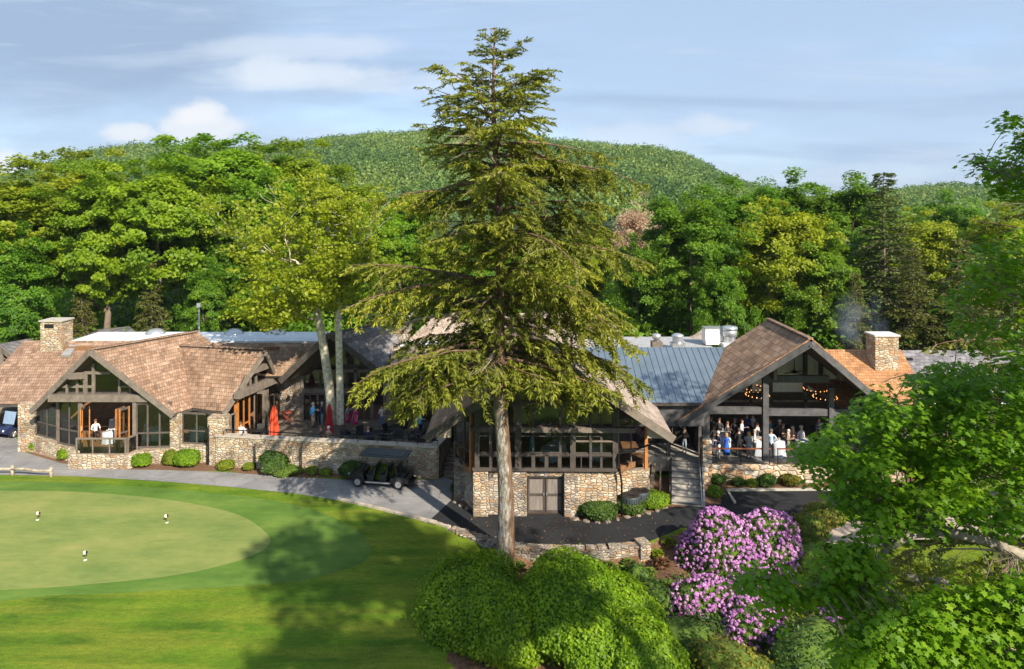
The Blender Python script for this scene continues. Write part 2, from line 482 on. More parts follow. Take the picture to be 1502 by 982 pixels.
c = mixc(mth('MULTIPLY', hz, 0.45), c, (0.48*S, 0.63*S, 0.86*S))
# grey blue bank upper left
bank = mth('MULTIPLY', sstep(mth('ADD', bump2(-0.66, 0.24, 0.42, 0.16), mth('MULTIPLY', wnoise(1.0, 2.0, 4.0, 6.0, 0.6, 9.0), 0.5)), 0.25, 0.75), 0.85)
c = mixc(bank, c, (0.34*S, 0.46*S, 0.65*S))
# streaky bright veils
st = sstep(wnoise(1.0, 6.0, 2.2, 8.0, 0.6, 5.7, 0.6), 0.52, 0.72)
c = mixc(mth('MULTIPLY', mth('MULTIPLY', st, sstep(az, 0.9, -0.25)), 0.75), c, (0.72*S, 0.82*S, 0.95*S))
st2 = sstep(wnoise(0.8, 9.0, 1.7, 7.0, 0.55, 15.2, 0.9), 0.45, 0.70)
c = mixc(mth('MULTIPLY', st2, 0.6), c, (0.37*S, 0.50*S, 0.71*S))
st3 = sstep(wnoise(0.9, 7.0, 2.6, 8.0, 0.6, 21.4, 0.8), 0.50, 0.72)
c = mixc(mth('MULTIPLY', st3, 0.6), c, (0.62*S, 0.73*S, 0.89*S))
# separate clouds
for (cx, cy, rx, ry, th, amp, col, sc) in (
    (-0.315, 0.190, 0.19, 0.040, 0.46, 0.85, (0.78,0.86,0.96), 9),
    (-0.465, 0.118, 0.11, 0.046, 0.50, 0.85, (0.88,0.91,0.96), 13),
    (-0.462, 0.135, 0.055, 0.035, 0.45, 0.9, (0.93,0.95,0.98), 16),
    (-0.56, 0.103, 0.09, 0.024, 0.52, 0.85, (0.88,0.92,0.97), 12),
    (-0.30, 0.228, 0.26, 0.03, 0.5, 0.55, (0.76,0.85,0.96), 6),
    (-0.30, 0.160, 0.17, 0.022, 0.5, 0.55, (0.42,0.57,0.78), 8),
    (-0.77, 0.055, 0.10, 0.03, 0.45, 0.9, (0.92,0.95,0.98), 10),
    (0.31, 0.112, 0.12, 0.030, 0.5, 0.7, (0.76,0.84,0.95), 10),
    (0.17, 0.10, 0.16, 0.05, 0.5, 0.55, (0.72,0.82,0.95), 7)):
    v = mth('ADD', bump2(cx, cy, rx, ry), mth('MULTIPLY', mth('SUBTRACT', wnoise(1, 1.6, sc, 8.0, 0.58, cx*31), 0.5), 1.5))
    k = mth('MULTIPLY', mth('MULTIPLY', sstep(v, th-0.28, th+0.26), amp), sstep(bump2(cx, cy, rx*1.25, ry*1.6), 0.0, 0.4))
    c = mixc(k, c, tuple(q*S for q in col))
nt.links.new(c, bg.inputs['Color'])
bg.inputs['Strength'].default_value = 0.15
SC.view_settings.view_transform = 'Standard'; SC.view_settings.look = 'None'
SC.view_settings.exposure = 0.82; SC.view_settings.gamma = 1.0; SC.view_settings.use_curve_mapping = False
SC.cycles.max_bounces = 8; SC.cycles.transparent_max_bounces = 12
SC.cycles.diffuse_bounces = 3; SC.cycles.transmission_bounces = 4; SC.cycles.glossy_bounces = 3
SC.cycles.use_adaptive_sampling = True
SC.cycles.caustics_reflective = False; SC.cycles.caustics_refractive = False

# ------------------------------------------------------------------ ground
def smooth(a, lo, hi):
    t = np.clip((np.asarray(a, dtype=float)-lo)/(hi-lo), 0, 1)
    return t*t*(3-2*t)
EDGE = [(-60,60.0),(-4.3,36.6),(-2.13,34.98),(0.3,33.86),(3.33,33.6),(6.6,34.0),(8.9,35.7),(11.5,36.4),(14.8,36.3),(18.7,37.9),(24,38.0),(60,38)]
EX = np.array([e[0] for e in EDGE]); EY = np.array([e[1] for e in EDGE])
def edge_y(x): return np.interp(x, EX, EY)
def ground_h(x, y):
    x = np.asarray(x, dtype=float); y = np.asarray(y, dtype=float)
    t = np.maximum(edge_y(x)-y, 0)
    sx = smooth(x, -4.2, 1.5)
    wallpart = smooth(x, -3.0, 0.0)*(1-smooth(x, 6.3, 8.2))
    d = 0.68*wallpart*smooth(t, 0.05, 0.45)
    d = d + sx*0.075*np.clip(t, 0, 18)*(0.4+0.6*smooth(x, 2, 8)) + smooth(x, 7.5, 10)*0.5*smooth(t, 0.2, 3.0)
    near = smooth(y, 4, 16)
    h = -d*near - 1.2*(1-near)*sx
    h = h + 0.06*np.clip(y-58, 0, 90)
    return h
def axis(segs):
    out = []
    for a, b, s in segs:
        n = max(1, int(round((b-a)/s))); out += list(np.linspace(a, b, n, endpoint=False))
    out.append(segs[-1][1]); return np.array(out)
gx = axis([(-4000,-400,400),(-400,-60,20),(-60,-30,2.0),(-30,-5,0.8),(-5,30,0.3),(30,60,2.0),(60,400,20),(400,4000,400)])
gy = axis([(-2000,-200,200),(-200,0,20),(0,14,1.0),(14,40,0.3),(40,60,1.0),(60,160,5),(160,800,40),(800,6000,400)])
X, Y = np.meshgrid(gx, gy); Z = ground_h(X, Y)
nx, ny = len(gx), len(gy)
me = bpy.data.meshes.new('ground')
V = np.stack([X, Y, Z], -1).reshape(-1, 3)
idx = np.arange(nx*ny).reshape(ny, nx)
Fq = np.stack([idx[:-1,:-1], idx[:-1,1:], idx[1:,1:], idx[1:,:-1]], -1).reshape(-1, 4)
me.from_pydata(V.tolist(), [], Fq.tolist())
me.polygons.foreach_set('use_smooth', [True]*len(Fq))
def inpoly(px, py, poly):
    px = np.asarray(px); r = np.zeros(px.shape, bool); n = len(poly)
    for i in range(n):
        x1, y1 = poly[i]; x2, y2 = poly[(i+1) % n]
        c = ((y1 > py) != (y2 > py))
        with np.errstate(divide='ignore', invalid='ignore'):
            xi = (x2-x1)*(py-y1)/(y2-y1)+x1
        r ^= c & (px < xi)
    return r
xs, ys = V[:,0], V[:,1]
# mulch beds (brown) : under the hedges, the bed below the retaining wall, around the pavilion and terrace
def pxpoly(pts): return [tuple(G(a, b)[:2]) for a, b in pts]
mulch = inpoly(xs, ys, [(-3.2,28.0),(-2.9,31.5),(-1.6,33.6),(0.5,33.9),(6.6,34.1),(9.0,35.4),(13,36),(15,34),(14,30),(12,24),(6,22.5),(2,23.0),(-0.8,23.5),(-2.2,25.2)]).astype(float)
mulch = np.maximum(mulch, inpoly(xs, ys, pxpoly([(300,688),(330,694),(420,701),(500,704),(530,706),(520,690),(400,684),(310,680)])))
mulch = np.maximum(mulch, inpoly(xs, ys, pxpoly([(34,664),(60,675),(100,684),(180,695),(250,695),(312,691),(312,670),(250,672),(115,668),(50,648)])))
mulch = np.maximum(mulch, inpoly(xs, ys, [(-4.0,36.4),(12.5,36.4),(12.5,40.2),(25,40.0),(25,43),(-4.0,43)]))
wild = smooth(xs, 9, 13)*(1-smooth(ys, 33, 36))
ca = me.color_attributes.new('zone', 'FLOAT_COLOR', 'POINT')
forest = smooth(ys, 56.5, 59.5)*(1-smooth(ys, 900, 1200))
cc = np.stack([mulch, wild, forest, np.ones_like(wild)], 1).astype(np.float32)
ca.data.foreach_set('color', cc.ravel())
m, nt, b, out = newmat('lawn_and_beds')
tc = nd(nt, 'ShaderNodeTexCoord'); zc = nd(nt, 'ShaderNodeVertexColor', layer_name='zone')
zs = nd(nt, 'ShaderNodeSeparateColor'); nt.links.new(zc.outputs[0], zs.inputs[0])
def noise(scale, det=5.0, rough=0.6, stretch=None):
    n = nd(nt, 'ShaderNodeTexNoise', i_Scale=scale, i_Detail=det, i_Roughness=rough)
    if stretch:
        mp = nd(nt, 'ShaderNodeMapping'); mp.inputs['Scale'].default_value = stretch
        nt.links.new(tc.outputs['Object'], mp.inputs['Vector']); nt.links.new(mp.outputs[0], n.inputs['Vector'])
    else: nt.links.new(tc.outputs['Object'], n.inputs['Vector'])
    return n.outputs['Fac']
def mix(fac, a, bb, typ='MIX'):
    n = nd(nt, 'ShaderNodeMixRGB', blend_type=typ)
    for i, v in enumerate((fac, a, bb)):
        if isinstance(v, tuple): n.inputs[i].default_value = (*v, 1)
        elif isinstance(v, (int, float)): n.inputs[i].default_value = v
        else: nt.links.new(v, n.inputs[i])
    return n.outputs[0]
def rmp(v, *stops):
    r = ramp(nt, list(stops)); nt.links.new(v, r.inputs[0]); return r.outputs[0]
def grass_color(c_dark, c_mid, c_light, dry, fine=1.0):
    a = rmp(noise(0.28, 5), (0.33, c_dark), (0.5, c_mid), (0.68, c_light))
    st = noise(1.0, 4, 0.6, (0.16, 1.15, 1.0))
    a = mix(rmp(st, (0.42, (0,0,0)), (0.62, (0.75,0.75,0.75))), a, tuple(0.55*q+0.45*w for q, w in zip(c_light, dry)))
    wv = nd(nt, 'ShaderNodeTexWave', wave_type='BANDS', bands_direction='Y', i_Scale=0.32, i_Distortion=1.6, i_Detail=2.0)
    wv.inputs['Detail Scale'].default_value = 0.25
    nt.links.new(tc.outputs['Object'], wv.inputs['Vector'])
    a = mix(0.32, a, rmp(wv.outputs['Fac'], (0.25, (0.74,0.80,0.72)), (0.75, (1.14,1.10,1.06))), 'MULTIPLY')
    p = noise(0.55, 6, 0.7, (0.6, 1.3, 1))
    a = mix(rmp(p, (0.60, (0,0,0)), (0.72, (0.8,0.8,0.8))), a, dry)
    f = noise(14.0*fine, 6, 0.8)
    a = mix(0.75, a, rmp(f, (0.3, (0.45,0.48,0.42)), (0.7, (1.4,1.35,1.3))), 'MULTIPLY')
    f2 = noise(5.0*fine, 4, 0.7, (0.5, 1.2, 1))
    a = mix(0.6, a, rmp(noise(45.0*fine, 3, 0.8), (0.3, (0.55,0.58,0.5)), (0.7, (1.35,1.32,1.25))), 'MULTIPLY')
    return mix(0.5, a, rmp(f2, (0.35, (0.6,0.62,0.55)), (0.65, (1.25,1.25,1.2))), 'MULTIPLY')
lawn = grass_color((0.064,0.136,0.010), (0.108,0.203,0.014), (0.172,0.258,0.020), (0.28,0.26,0.04))
mul = rmp(noise(9.0, 6, 0.75), (0.3, (0.07,0.038,0.022)), (0.5, (0.17,0.095,0.055)), (0.72, (0.33,0.20,0.12)))
wld = rmp(noise(3.0, 6, 0.75), (0.3, (0.05,0.09,0.012)), (0.5, (0.13,0.19,0.02)), (0.72, (0.27,0.29,0.05)))
base = mix(zs.outputs[1], lawn, wld)
nm = nd(nt, 'ShaderNodeMath', operation='MULTIPLY_ADD'); nt.links.new(noise(1.4, 4), nm.inputs[0]); nm.inputs[1].default_value = 0.5
nt.links.new(zs.outputs[0], nm.inputs[2])
base = mix(rmp(nm.outputs[0], (0.62, (0,0,0)), (0.80, (1,1,1))), base, mul)
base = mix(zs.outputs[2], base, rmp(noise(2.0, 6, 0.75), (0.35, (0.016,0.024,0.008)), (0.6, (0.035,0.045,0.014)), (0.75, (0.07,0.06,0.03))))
nt.links.new(base, b.inputs['Base Color']); b.inputs['Roughness'].default_value = 0.9; b.inputs['Specular IOR Level'].default_value = 0.15
bp = nd(nt, 'ShaderNodeBump', i_Strength=0.9, i_Distance=0.05); nt.links.new(noise(22.0, 5, 0.8), bp.inputs['Height']); nt.links.new(bp.outputs[0], b.inputs['Normal'])
me.materials.append(m)
me.update()
go = link('ground', me); go['kind'] = 'structure'

def greenmat(name, cd, cm, cl, fine):
    global nt, tc
    m, nt, b, out = newmat(name)
    tc = nd(nt, 'ShaderNodeTexCoord')
    a = rmp(noise(0.35, 6, 0.65, (0.7, 1.3, 1)), (0.32, cd), (0.5, cm), (0.68, cl))
    a = mix(0.45, a, rmp(noise(2.2, 5, 0.7, (0.45, 1.6, 1)), (0.32, (0.72,0.76,0.68)), (0.68, (1.22,1.18,1.15))), 'MULTIPLY')
    a = mix(0.5, a, rmp(noise(fine, 5, 0.8), (0.3, (0.72,0.74,0.70)), (0.7, (1.22,1.2,1.2))), 'MULTIPLY')
    nt.links.new(a, b.inputs['Base Color']); b.inputs['Roughness'].default_value = 0.9; b.inputs['Specular IOR Level'].default_value = 0.15
    bp = nd(nt, 'ShaderNodeBump', i_Strength=0.4, i_Distance=0.02); nt.links.new(noise(30, 4, 0.7), bp.inputs['Height']); nt.links.new(bp.outputs[0], b.inputs['Normal'])
    return m

def catmull(pts, n=8, closed=True):
    out = []; N = len(pts)
    for i in range(N if closed else N-1):
        g = lambda k: Vector(pts[k % N]) if closed else Vector(pts[min(max(k, 0), N-1)])
        p0, p1, p2, p3 = g(i-1), g(i), g(i+1), g(i+2)
        for k in range(n):
            t = k/n
            out.append(0.5*((2*p1)+(p2-p0)*t+(2*p0-5*p1+4*p2-p3)*t*t+(3*p1-p0-3*p2+p3)*t**3))
    if not closed: out.append(Vector(pts[-1]))
    return out

def sheet(name, pts, z, mat, kind='structure'):
    mb = MB(); mb.add([(p[0], p[1], z) for p in pts], [tuple(range(len(pts)))])
    o = mb.build(name, mat); me = o.data
    if me.polygons[0].normal.z < 0: me.flip_normals()
    import bmesh
    bm = bmesh.new(); bm.from_mesh(me); bmesh.ops.triangulate(bm, faces=bm.faces[:]); bm.to_mesh(me); bm.free()
    o['kind'] = kind
    return o
def gpts(pts): return [G(a, b).to_2d() for a, b in pts]

collar = catmull(gpts([(-260,712),(0,706),(150,711),(300,722),(420,738),(500,764),(538,792),(536,822),(470,846),(380,858),(250,866),(100,873),(-260,880)]))
sheet('fringe_grass', collar, 0.004, greenmat('fringe_grass', (0.065,0.13,0.02), (0.095,0.175,0.03), (0.145,0.215,0.04), 18))
green = catmull(gpts([(-260,722),(0,720),(130,723),(250,734),(345,754),(390,782),(392,802),(352,822),(270,842),(150,856),(0,866),(-260,872)]))
sheet('putting_green', green, 0.008, greenmat('putting_green', (0.135,0.192,0.050), (0.190,0.232,0.066), (0.250,0.260,0.084), 26))

# paths and roads
def roadmat(name, col, var, crack=0.5, patch=0.25):
    global nt, tc
    m, nt, b, out = newmat(name)
    tc = nd(nt, 'ShaderNodeTexCoord')
    a = rmp(noise(0.45, 5, 0.6), (0.32, tuple(q*(1-patch) for q in col)), (0.5, col), (0.7, tuple(q*(1+patch) for q in col)))
    a = mix(0.5, a, rmp(noise(3.0, 6, 0.75, (0.35, 1.4, 1)), (0.3, (0.7,0.7,0.7)), (0.7, (1.25,1.25,1.25))), 'MULTIPLY')
    a = mix(0.6, a, rmp(noise(40.0, 4, 0.9), (0.3, (1-var,)*3), (0.7, (1+var,)*3)), 'MULTIPLY')
    vo = nd(nt, 'ShaderNodeTexVoronoi', feature='DISTANCE_TO_EDGE', i_Scale=0.32)
    wn = nd(nt, 'ShaderNodeTexNoise', i_Scale=1.3, i_Detail=5.0); nt.links.new(tc.outputs['Object'], wn.inputs['Vector'])
    av = nd(nt, 'ShaderNodeMixRGB', blend_type='ADD'); av.inputs[0].default_value = 0.6
    nt.links.new(tc.outputs['Object'], av.inputs[1]); nt.links.new(wn.outputs['Color'], av.inputs[2]); nt.links.new(av.outputs[0], vo.inputs['Vector'])
    a = mix(crack, a, rmp(vo.outputs['Distance'], (0.002, (0.35,0.34,0.33)), (0.010, (1,1,1))), 'MULTIPLY')
    nt.links.new(a, b.inputs['Base Color']); b.inputs['Roughness'].default_value = 0.88; b.inputs['Specular IOR Level'].default_value = 0.25
    bp = nd(nt, 'ShaderNodeBump', i_Strength=0.5, i_Distance=0.01); nt.links.new(noise(60, 3), bp.inputs['Height']); nt.links.new(bp.outputs[0], b.inputs['Normal'])
    return m
OLDASPHALT = roadmat('worn_grey_asphalt', (0.23,0.225,0.225), 0.25)
NEWASPHALT = roadmat('fresh_black_asphalt', (0.022,0.023,0.026), 0.35, crack=0.15, patch=0.35)
PAVERS = roadmat('tan_pavers', (0.38,0.31,0.25), 0.3)
drive = gpts([(-420,694),(0,697),(110,699),(230,706),(330,714),(430,724),(520,738),(600,757),(626,768),(661,735),(664,705),(648,700),(640,704),(575,704),(500,704),(420,700),(330,693),(240,690),(180,689),(90,680),(36,664),(22,640),(10,625),(0,618),(-420,618)])
sheet('driveway', drive, 0.012, OLDASPHALT)
blk = [G(a,b).to_2d() for a,b in [(626,768),(661,735),(672,742),(700,752),(745,756),(772,754),(830,754),(838,764),(860,765),(930,759),(985,745),(1040,741),(1058,740),(1058,722),(1250,720),(1600,722)]]
blk += [Vector((30.0,37.9)),Vector((24,38.0)),Vector((18.7,37.9)),Vector((14.8,36.4)),Vector((11.5,36.5)),Vector((8.9,35.8)),Vector((6.6,34.1)),Vector((3.33,33.7)),Vector((0.3,33.96)),Vector((-2.13,35.05)),Vector((-3.3,35.9))]
sheet('black_road', blk, 0.018, NEWASPHALT)
m_ = sheet('paver_path', [(15.5,34.3),(17.5,33.6),(20.0,34.5),(24,34.6),(30,34.4),(30,37.2),(24,37.3),(19.5,37.0),(16.5,36.0)], 0.03, PAVERS)
# raise the paver path clear of the sloping bank under it
for v in m_.data.vertices: v.co.z = 0.03
# kerb of pale stones between lawn and drive, and along the parking bay
def strip(mb, pts, th, z0, z1, mi=0, jit=0.0):
    pts = [Vector((p[0], p[1])) for p in pts]
    L = []; R = []
    for i, p in enumerate(pts):
        t = (pts[min(i+1, len(pts)-1)]-pts[max(i-1, 0)]).normalized(); n = Vector((-t.y, t.x))*(th/2)
        L.append(p+n); R.append(p-n)
    for i in range(len(pts)-1):
        za, zb = (z0, z1)
        q = random.uniform(-jit, jit); 
        a, b2, c2, d2 = R[i], R[i+1], L[i+1], L[i]
        z0a = z0(i) if callable(z0) else z0
        mb.hexa([(a.x,a.y,z0a),(b2.x,b2.y,z0a),(c2.x,c2.y,z0a),(d2.x,d2.y,z0a),(a.x,a.y,z1+q),(b2.x,b2.y,z1+q),(c2.x,c2.y,z1+q),(d2.x,d2.y,z1+q)], mi)
def densify(pts, step):
    out = []
    for a, b2 in zip(pts[:-1], pts[1:]):
        a = Vector(a[:2]); b2 = Vector(b2[:2]); n = max(1, int((b2-a).length/step))
        out += [a.lerp(b2, i/n) for i in range(n)]
    out.append(Vector(pts[-1][:2])); return out
KERBSTONE = M('pale_kerb_stone', (0.40,0.34,0.27), 0.9, var=0.35, scale=2.5, bump=0.4, bscale=12)
mb = MB()
kp = densify(catmull([(-9.9,39.2),(-8.2,38.4),(-6.0,37.3),(-4.4,36.5),(-3.25,35.8)], 4, False), 0.45)
for a, b2 in zip(kp[:-1], kp[1:]):
    d = b2-a
    mb.box((*(a.lerp(b2, 0.5)), 0.03), (d.length*0.96, random.uniform(0.16,0.24), random.uniform(0.10,0.16)), math.atan2(d.y, d.x)+random.uniform(-.06,.06))
tag(mb.build('stone_kerb', KERBSTONE), 'row of pale kerb stones between the lawn and the grey driveway', 'kerb')
mb = MB()
strip(mb, densify([(12.65,38.7),(12.75,40.45),(16,40.5),(20,40.5),(28,40.3)], 2.0), 0.14, -0.05, 0.12)
tag(mb.build('concrete_kerb', CONCRETE), 'concrete kerb round the mulch bed in front of the party hall', 'kerb')
# retaining wall
mb = MB()
wp = densify(catmull([(-3.3,35.85),(-2.13,34.98),(0.3,33.86),(3.33,33.6),(6.3,33.95)], 6, False), 0.5)
strip(mb, wp, 0.5, lambda i: -1.35, 0.05, jit=0.05)
for p in wp[4:-1]:
    mb.box((p.x+random.uniform(-.05,.05), p.y-0.02, 0.07), (random.uniform(.4,.6), .52, random.uniform(.06,.12)), random.uniform(-.15,.15))
mb.box((6.5, 33.95, -0.3), (0.55, 0.7, 1.1), 0.3)
tag(mb.build('retaining_wall', STONE_GREY), 'low curved stone retaining wall along the edge of the black road', 'retaining wall')

# ------------------------------------------------------------------ far wooded hill
prof = np.array([(-700,345),(-400,330),(-100,290),(0,258),(60,241),(130,222),(200,213),(290,213),(360,215),(430,210),(560,204),(640,199),(760,210),(860,218),(960,223),(1010,236),(1060,264),(1130,290),(1200,297),(1320,286),(1400,279),(1450,282),(1502,296),(1700,315),(2100,335)], float)
RD = 620.0
def hill_z(px, d):
    zr = H+(HY-np.interp(px, prof[:,0], prof[:,1]+np.where(prof[:,0] < 500, 16, 6)))/F*RD
    t = np.clip((d-170)/(RD-170), 0, 1.0)
    z = 6.5+(zr-6.5)*(0.25*t+0.75*t*t*(3-2*t))
    back = np.clip((d-RD)/200, 0, 2)
    return z-back**2*18 + 2.5*np.sin(px*0.021+d*0.013)*np.sin(d*0.031)*smooth(d, 170, 320)*(1-smooth(d, 540, 620))
hp = np.arange(-700, 2101, 14.0); hd = np.concatenate([np.arange(150, 640, 14), [660, 720, 800]])
HPX, HDD = np.meshgrid(hp, hd); HZ = hill_z(HPX, HDD)
V = np.stack([(HPX-CX)/F*HDD, HDD, HZ], -1).reshape(-1, 3)
idx = np.arange(V.shape[0]).reshape(len(hd), len(hp))
Fq = np.stack([idx[:-1,:-1], idx[:-1,1:], idx[1:,1:], idx[1:,:-1]], -1).reshape(-1, 4)
me = bpy.data.meshes.new('hill'); me.from_pydata(V.tolist(), [], Fq.tolist()); me.polygons.foreach_set('use_smooth', [True]*len(Fq))
me.materials.append(M('hill_floor', (0.035,0.055,0.02), 0.95, var=0.3, scale=0.05)); me.update()
ho = link('hill', me); ho['kind'] = 'structure'

FOREST = leafmat('hill_forest_leaves', (0.045,0.105,0.030), (0.125,0.215,0.042), (0.27,0.33,0.070), trans=0.3, nscale=0.02)
def hill_forest(n, per):
    px = rng.uniform(-160, 1660, n); d = 200+(RD+12-200)*rng.random(n)**0.66
    z = hill_z(px, d); x = (px-CX)/F*d
    R = 1.1+2.6*rng.random(n)**1.8; Ht = 3.5+R*rng.uniform(1.0, 2.2, n)
    tint = np.clip(rng.normal(0.45, 0.27, n), 0, 1)
    tint = np.clip(tint+0.16*np.sin(px*0.017+d*0.021)+0.12*np.sin(px*0.006-d*0.034+2)-0.12*smooth(d, 520, 632), 0, 1)
    dirs = rng.normal(size=(n, per, 3)); dirs[..., 2] = np.abs(dirs[..., 2])*0.9-0.15; dirs = unit(dirs)
    rad = rng.uniform(0.72, 1.08, (n, per, 1))
    c = np.stack([x, d, z], 1)[:, None, :] + dirs*rad*np.stack([R, R, Ht*0.62], 1)[:, None, :]
    c[..., 2] += (Ht*0.42)[:, None]
    nrm = dirs+rng.normal(size=dirs.shape)*0.55
    t = np.clip(tint[:, None]+rng.normal(0, 0.14, (n, per)), 0, 1)
    sz = np.repeat(R*0.31, per)*rng.uniform(0.7, 1.3, n*per)
    q = leaf_quads(c.reshape(-1, 3), nrm.reshape(-1, 3), sz*1.35, sz*1.15)
    o = quad_mesh('hill_forest', q, FOREST, t.ravel()); o['kind'] = 'stuff'
    return o
ho = hill_forest(40000, 26)
tag(ho, 'green deciduous forest covering the far hill behind the clubhouse', 'forest', kind='stuff')

# thin mountain air between the clubhouse and the far hill
HZB = MB(); HZB.box((0, 430, 74), (2900, 940, 154))
m, nt, b, out = newmat('mountain_air'); nt.nodes.remove(b)
pv = nd(nt, 'ShaderNodeVolumePrincipled'); pv.inputs['Color'].default_value = (.72,.82,.95,1); pv.inputs['Density'].default_value = 0.00013; pv.inputs['Anisotropy'].default_value = 0.2
nt.links.new(pv.outputs[0], out.inputs['Volume'])
hzo = HZB.build('haze', m, None, uv=False); hzo['kind'] = 'stuff'
tag(hzo, 'faint bluish mountain air over the whole valley', 'haze', kind='stuff')
# ------------------------------------------------------------------ trees
BARK = M('grey_brown_bark', (0.20,0.155,0.115), 0.95, var=0.4, scale=3.0, bump=0.8, bscale=9, stretch=(1,1,0.3))
BARK_PALE = M('pale_bark', (0.40,0.34,0.26), 0.95, var=0.35, scale=2.5, bump=0.6, bscale=9, stretch=(1,1,0.3))
BARK_HEM = M('hemlock_bark', (0.16,0.095,0.06), 0.95, var=0.35, scale=4.0, bump=1.0, bscale=9, stretch=(1,1,0.22))
DEADTWIG = M('dead_grey_twig', (0.36,0.29,0.22), 0.95, var=0.25)

def lichen_bark():
    m, nt, b, out = newmat('lichen_covered_bark')
    tc = nd(nt, 'ShaderNodeTexCoord'); mp = nd(nt, 'ShaderNodeMapping'); mp.inputs['Scale'].default_value = (1,1,0.35)
    nt.links.new(tc.outputs['Object'], mp.inputs['Vector'])
    n1 = nd(nt, 'ShaderNodeTexNoise', i_Scale=7.0, i_Detail=8.0, i_Roughness=0.75); nt.links.new(mp.outputs[0], n1.inputs['Vector'])
    r1 = ramp(nt, [(0.40, (0.10,0.075,0.055)), (0.50, (0.24,0.21,0.17)), (0.60, (0.35,0.345,0.32)), (0.75, (0.50,0.50,0.47))]); nt.links.new(n1.outputs['Fac'], r1.inputs[0])
    n2 = nd(nt, 'ShaderNodeTexNoise', i_Scale=5.0, i_Detail=6.0); nt.links.new(mp.outputs[0], n2.inputs['Vector'])
    r2 = ramp(nt, [(0.3, (0.07,0.045,0.03)), (0.7, (0.22,0.14,0.09))]); nt.links.new(n2.outputs['Fac'], r2.inputs[0])
    sp = nd(nt, 'ShaderNodeSeparateXYZ'); nt.links.new(tc.outputs['Object'], sp.inputs[0])
    ng = nd(nt, 'ShaderNodeNewGeometry'); sn = nd(nt, 'ShaderNodeSeparateXYZ'); nt.links.new(ng.outputs['Normal'], sn.inputs[0])
    # grey lichen tone left and front of the stem, brown bark at the right
    ad = nd(nt, 'ShaderNodeMath', operation='MULTIPLY_ADD'); ad.inputs[1].default_value = -1.0; ad.inputs[2].default_value = 0.62
    nt.links.new(sn.outputs[0], ad.inputs[0])
    a2 = nd(nt, 'ShaderNodeMath', operation='ADD'); nt.links.new(ad.outputs[0], a2.inputs[0])
    n3 = nd(nt, 'ShaderNodeMath', operation='MULTIPLY_ADD'); n3.inputs[1].default_value = 1.0; n3.inputs[2].default_value = -0.5
    nt.links.new(n2.outputs['Fac'], n3.inputs[0]); nt.links.new(n3.outputs[0], a2.inputs[1])
    r3 = ramp(nt, [(0.05, (0,0,0)), (0.25, (1,1,1))]); nt.links.new(a2.outputs[0], r3.inputs[0])
    hz = nd(nt, 'ShaderNodeMapRange'); hz.inputs['From Min'].default_value = 9.0; hz.inputs['From Max'].default_value = 6.5; nt.links.new(sp.outputs['Z'], hz.inputs['Value'])
    ml = nd(nt, 'ShaderNodeMath', operation='MULTIPLY'); nt.links.new(r3.outputs[0], ml.inputs[0]); nt.links.new(hz.outputs[0], ml.inputs[1])
    mx = nd(nt, 'ShaderNodeMixRGB'); nt.links.new(ml.outputs[0], mx.inputs[0]); nt.links.new(r2.outputs[0], mx.inputs[1]); nt.links.new(r1.outputs[0], mx.inputs[2])
    nt.links.new(mx.outputs[0], b.inputs['Base Color']); b.inputs['Roughness'].default_value = 0.95; b.inputs['Specular IOR Level'].default_value = 0.15
    n4 = nd(nt, 'ShaderNodeTexNoise', i_Scale=8.0, i_Detail=5.0); nt.links.new(mp.outputs[0], n4.inputs['Vector'])
    bp = nd(nt, 'ShaderNodeBump', i_Strength=1.0, i_Distance=0.08); nt.links.new(n4.outputs['Fac'], bp.inputs['Height']); nt.links.new(bp.outputs[0], b.inputs['Normal'])
    return m
LICHEN = lichen_bark()
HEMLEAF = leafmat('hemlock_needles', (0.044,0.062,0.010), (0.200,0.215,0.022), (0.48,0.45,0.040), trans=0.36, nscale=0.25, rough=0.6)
HEMDARK = leafmat('dark_hemlock_needles', (0.048,0.066,0.015), (0.130,0.145,0.026), (0.260,0.245,0.042), trans=0.28, nscale=0.25, rough=0.6)
SPRUCE = leafmat('spruce_needles', (0.045,0.072,0.018), (0.115,0.155,0.040), (0.23,0.25,0.070), trans=0.25, nscale=0.3, rough=0.6)
MAPLE = leafmat('maple_leaves', (0.085,0.185,0.010), (0.200,0.340,0.014), (0.350,0.470,0.026), trans=0.5, nscale=0.3)
MAPLE_F = leafmat('foreground_maple_leaves', (0.052,0.140,0.007), (0.140,0.290,0.011), (0.285,0.430,0.022), trans=0.45, nscale=0.6)
MAPLE_Y = leafmat('yellow_green_leaves', (0.125,0.185,0.008), (0.250,0.320,0.014), (0.40,0.44,0.032), trans=0.5, nscale=0.3)
OAK = leafmat('deep_green_leaves', (0.065,0.155,0.012), (0.145,0.275,0.018), (0.260,0.380,0.032), trans=0.5, nscale=0.3)
BIRCH = leafmat('light_green_leaves', (0.150,0.205,0.008), (0.290,0.360,0.018), (0.43,0.47,0.045), trans=0.5, nscale=0.4)
RUSTY = leafmat('rusty_spring_leaves', (0.42,0.29,0.18), (0.58,0.43,0.28), (0.70,0.56,0.38), trans=0.45, nscale=0.4)

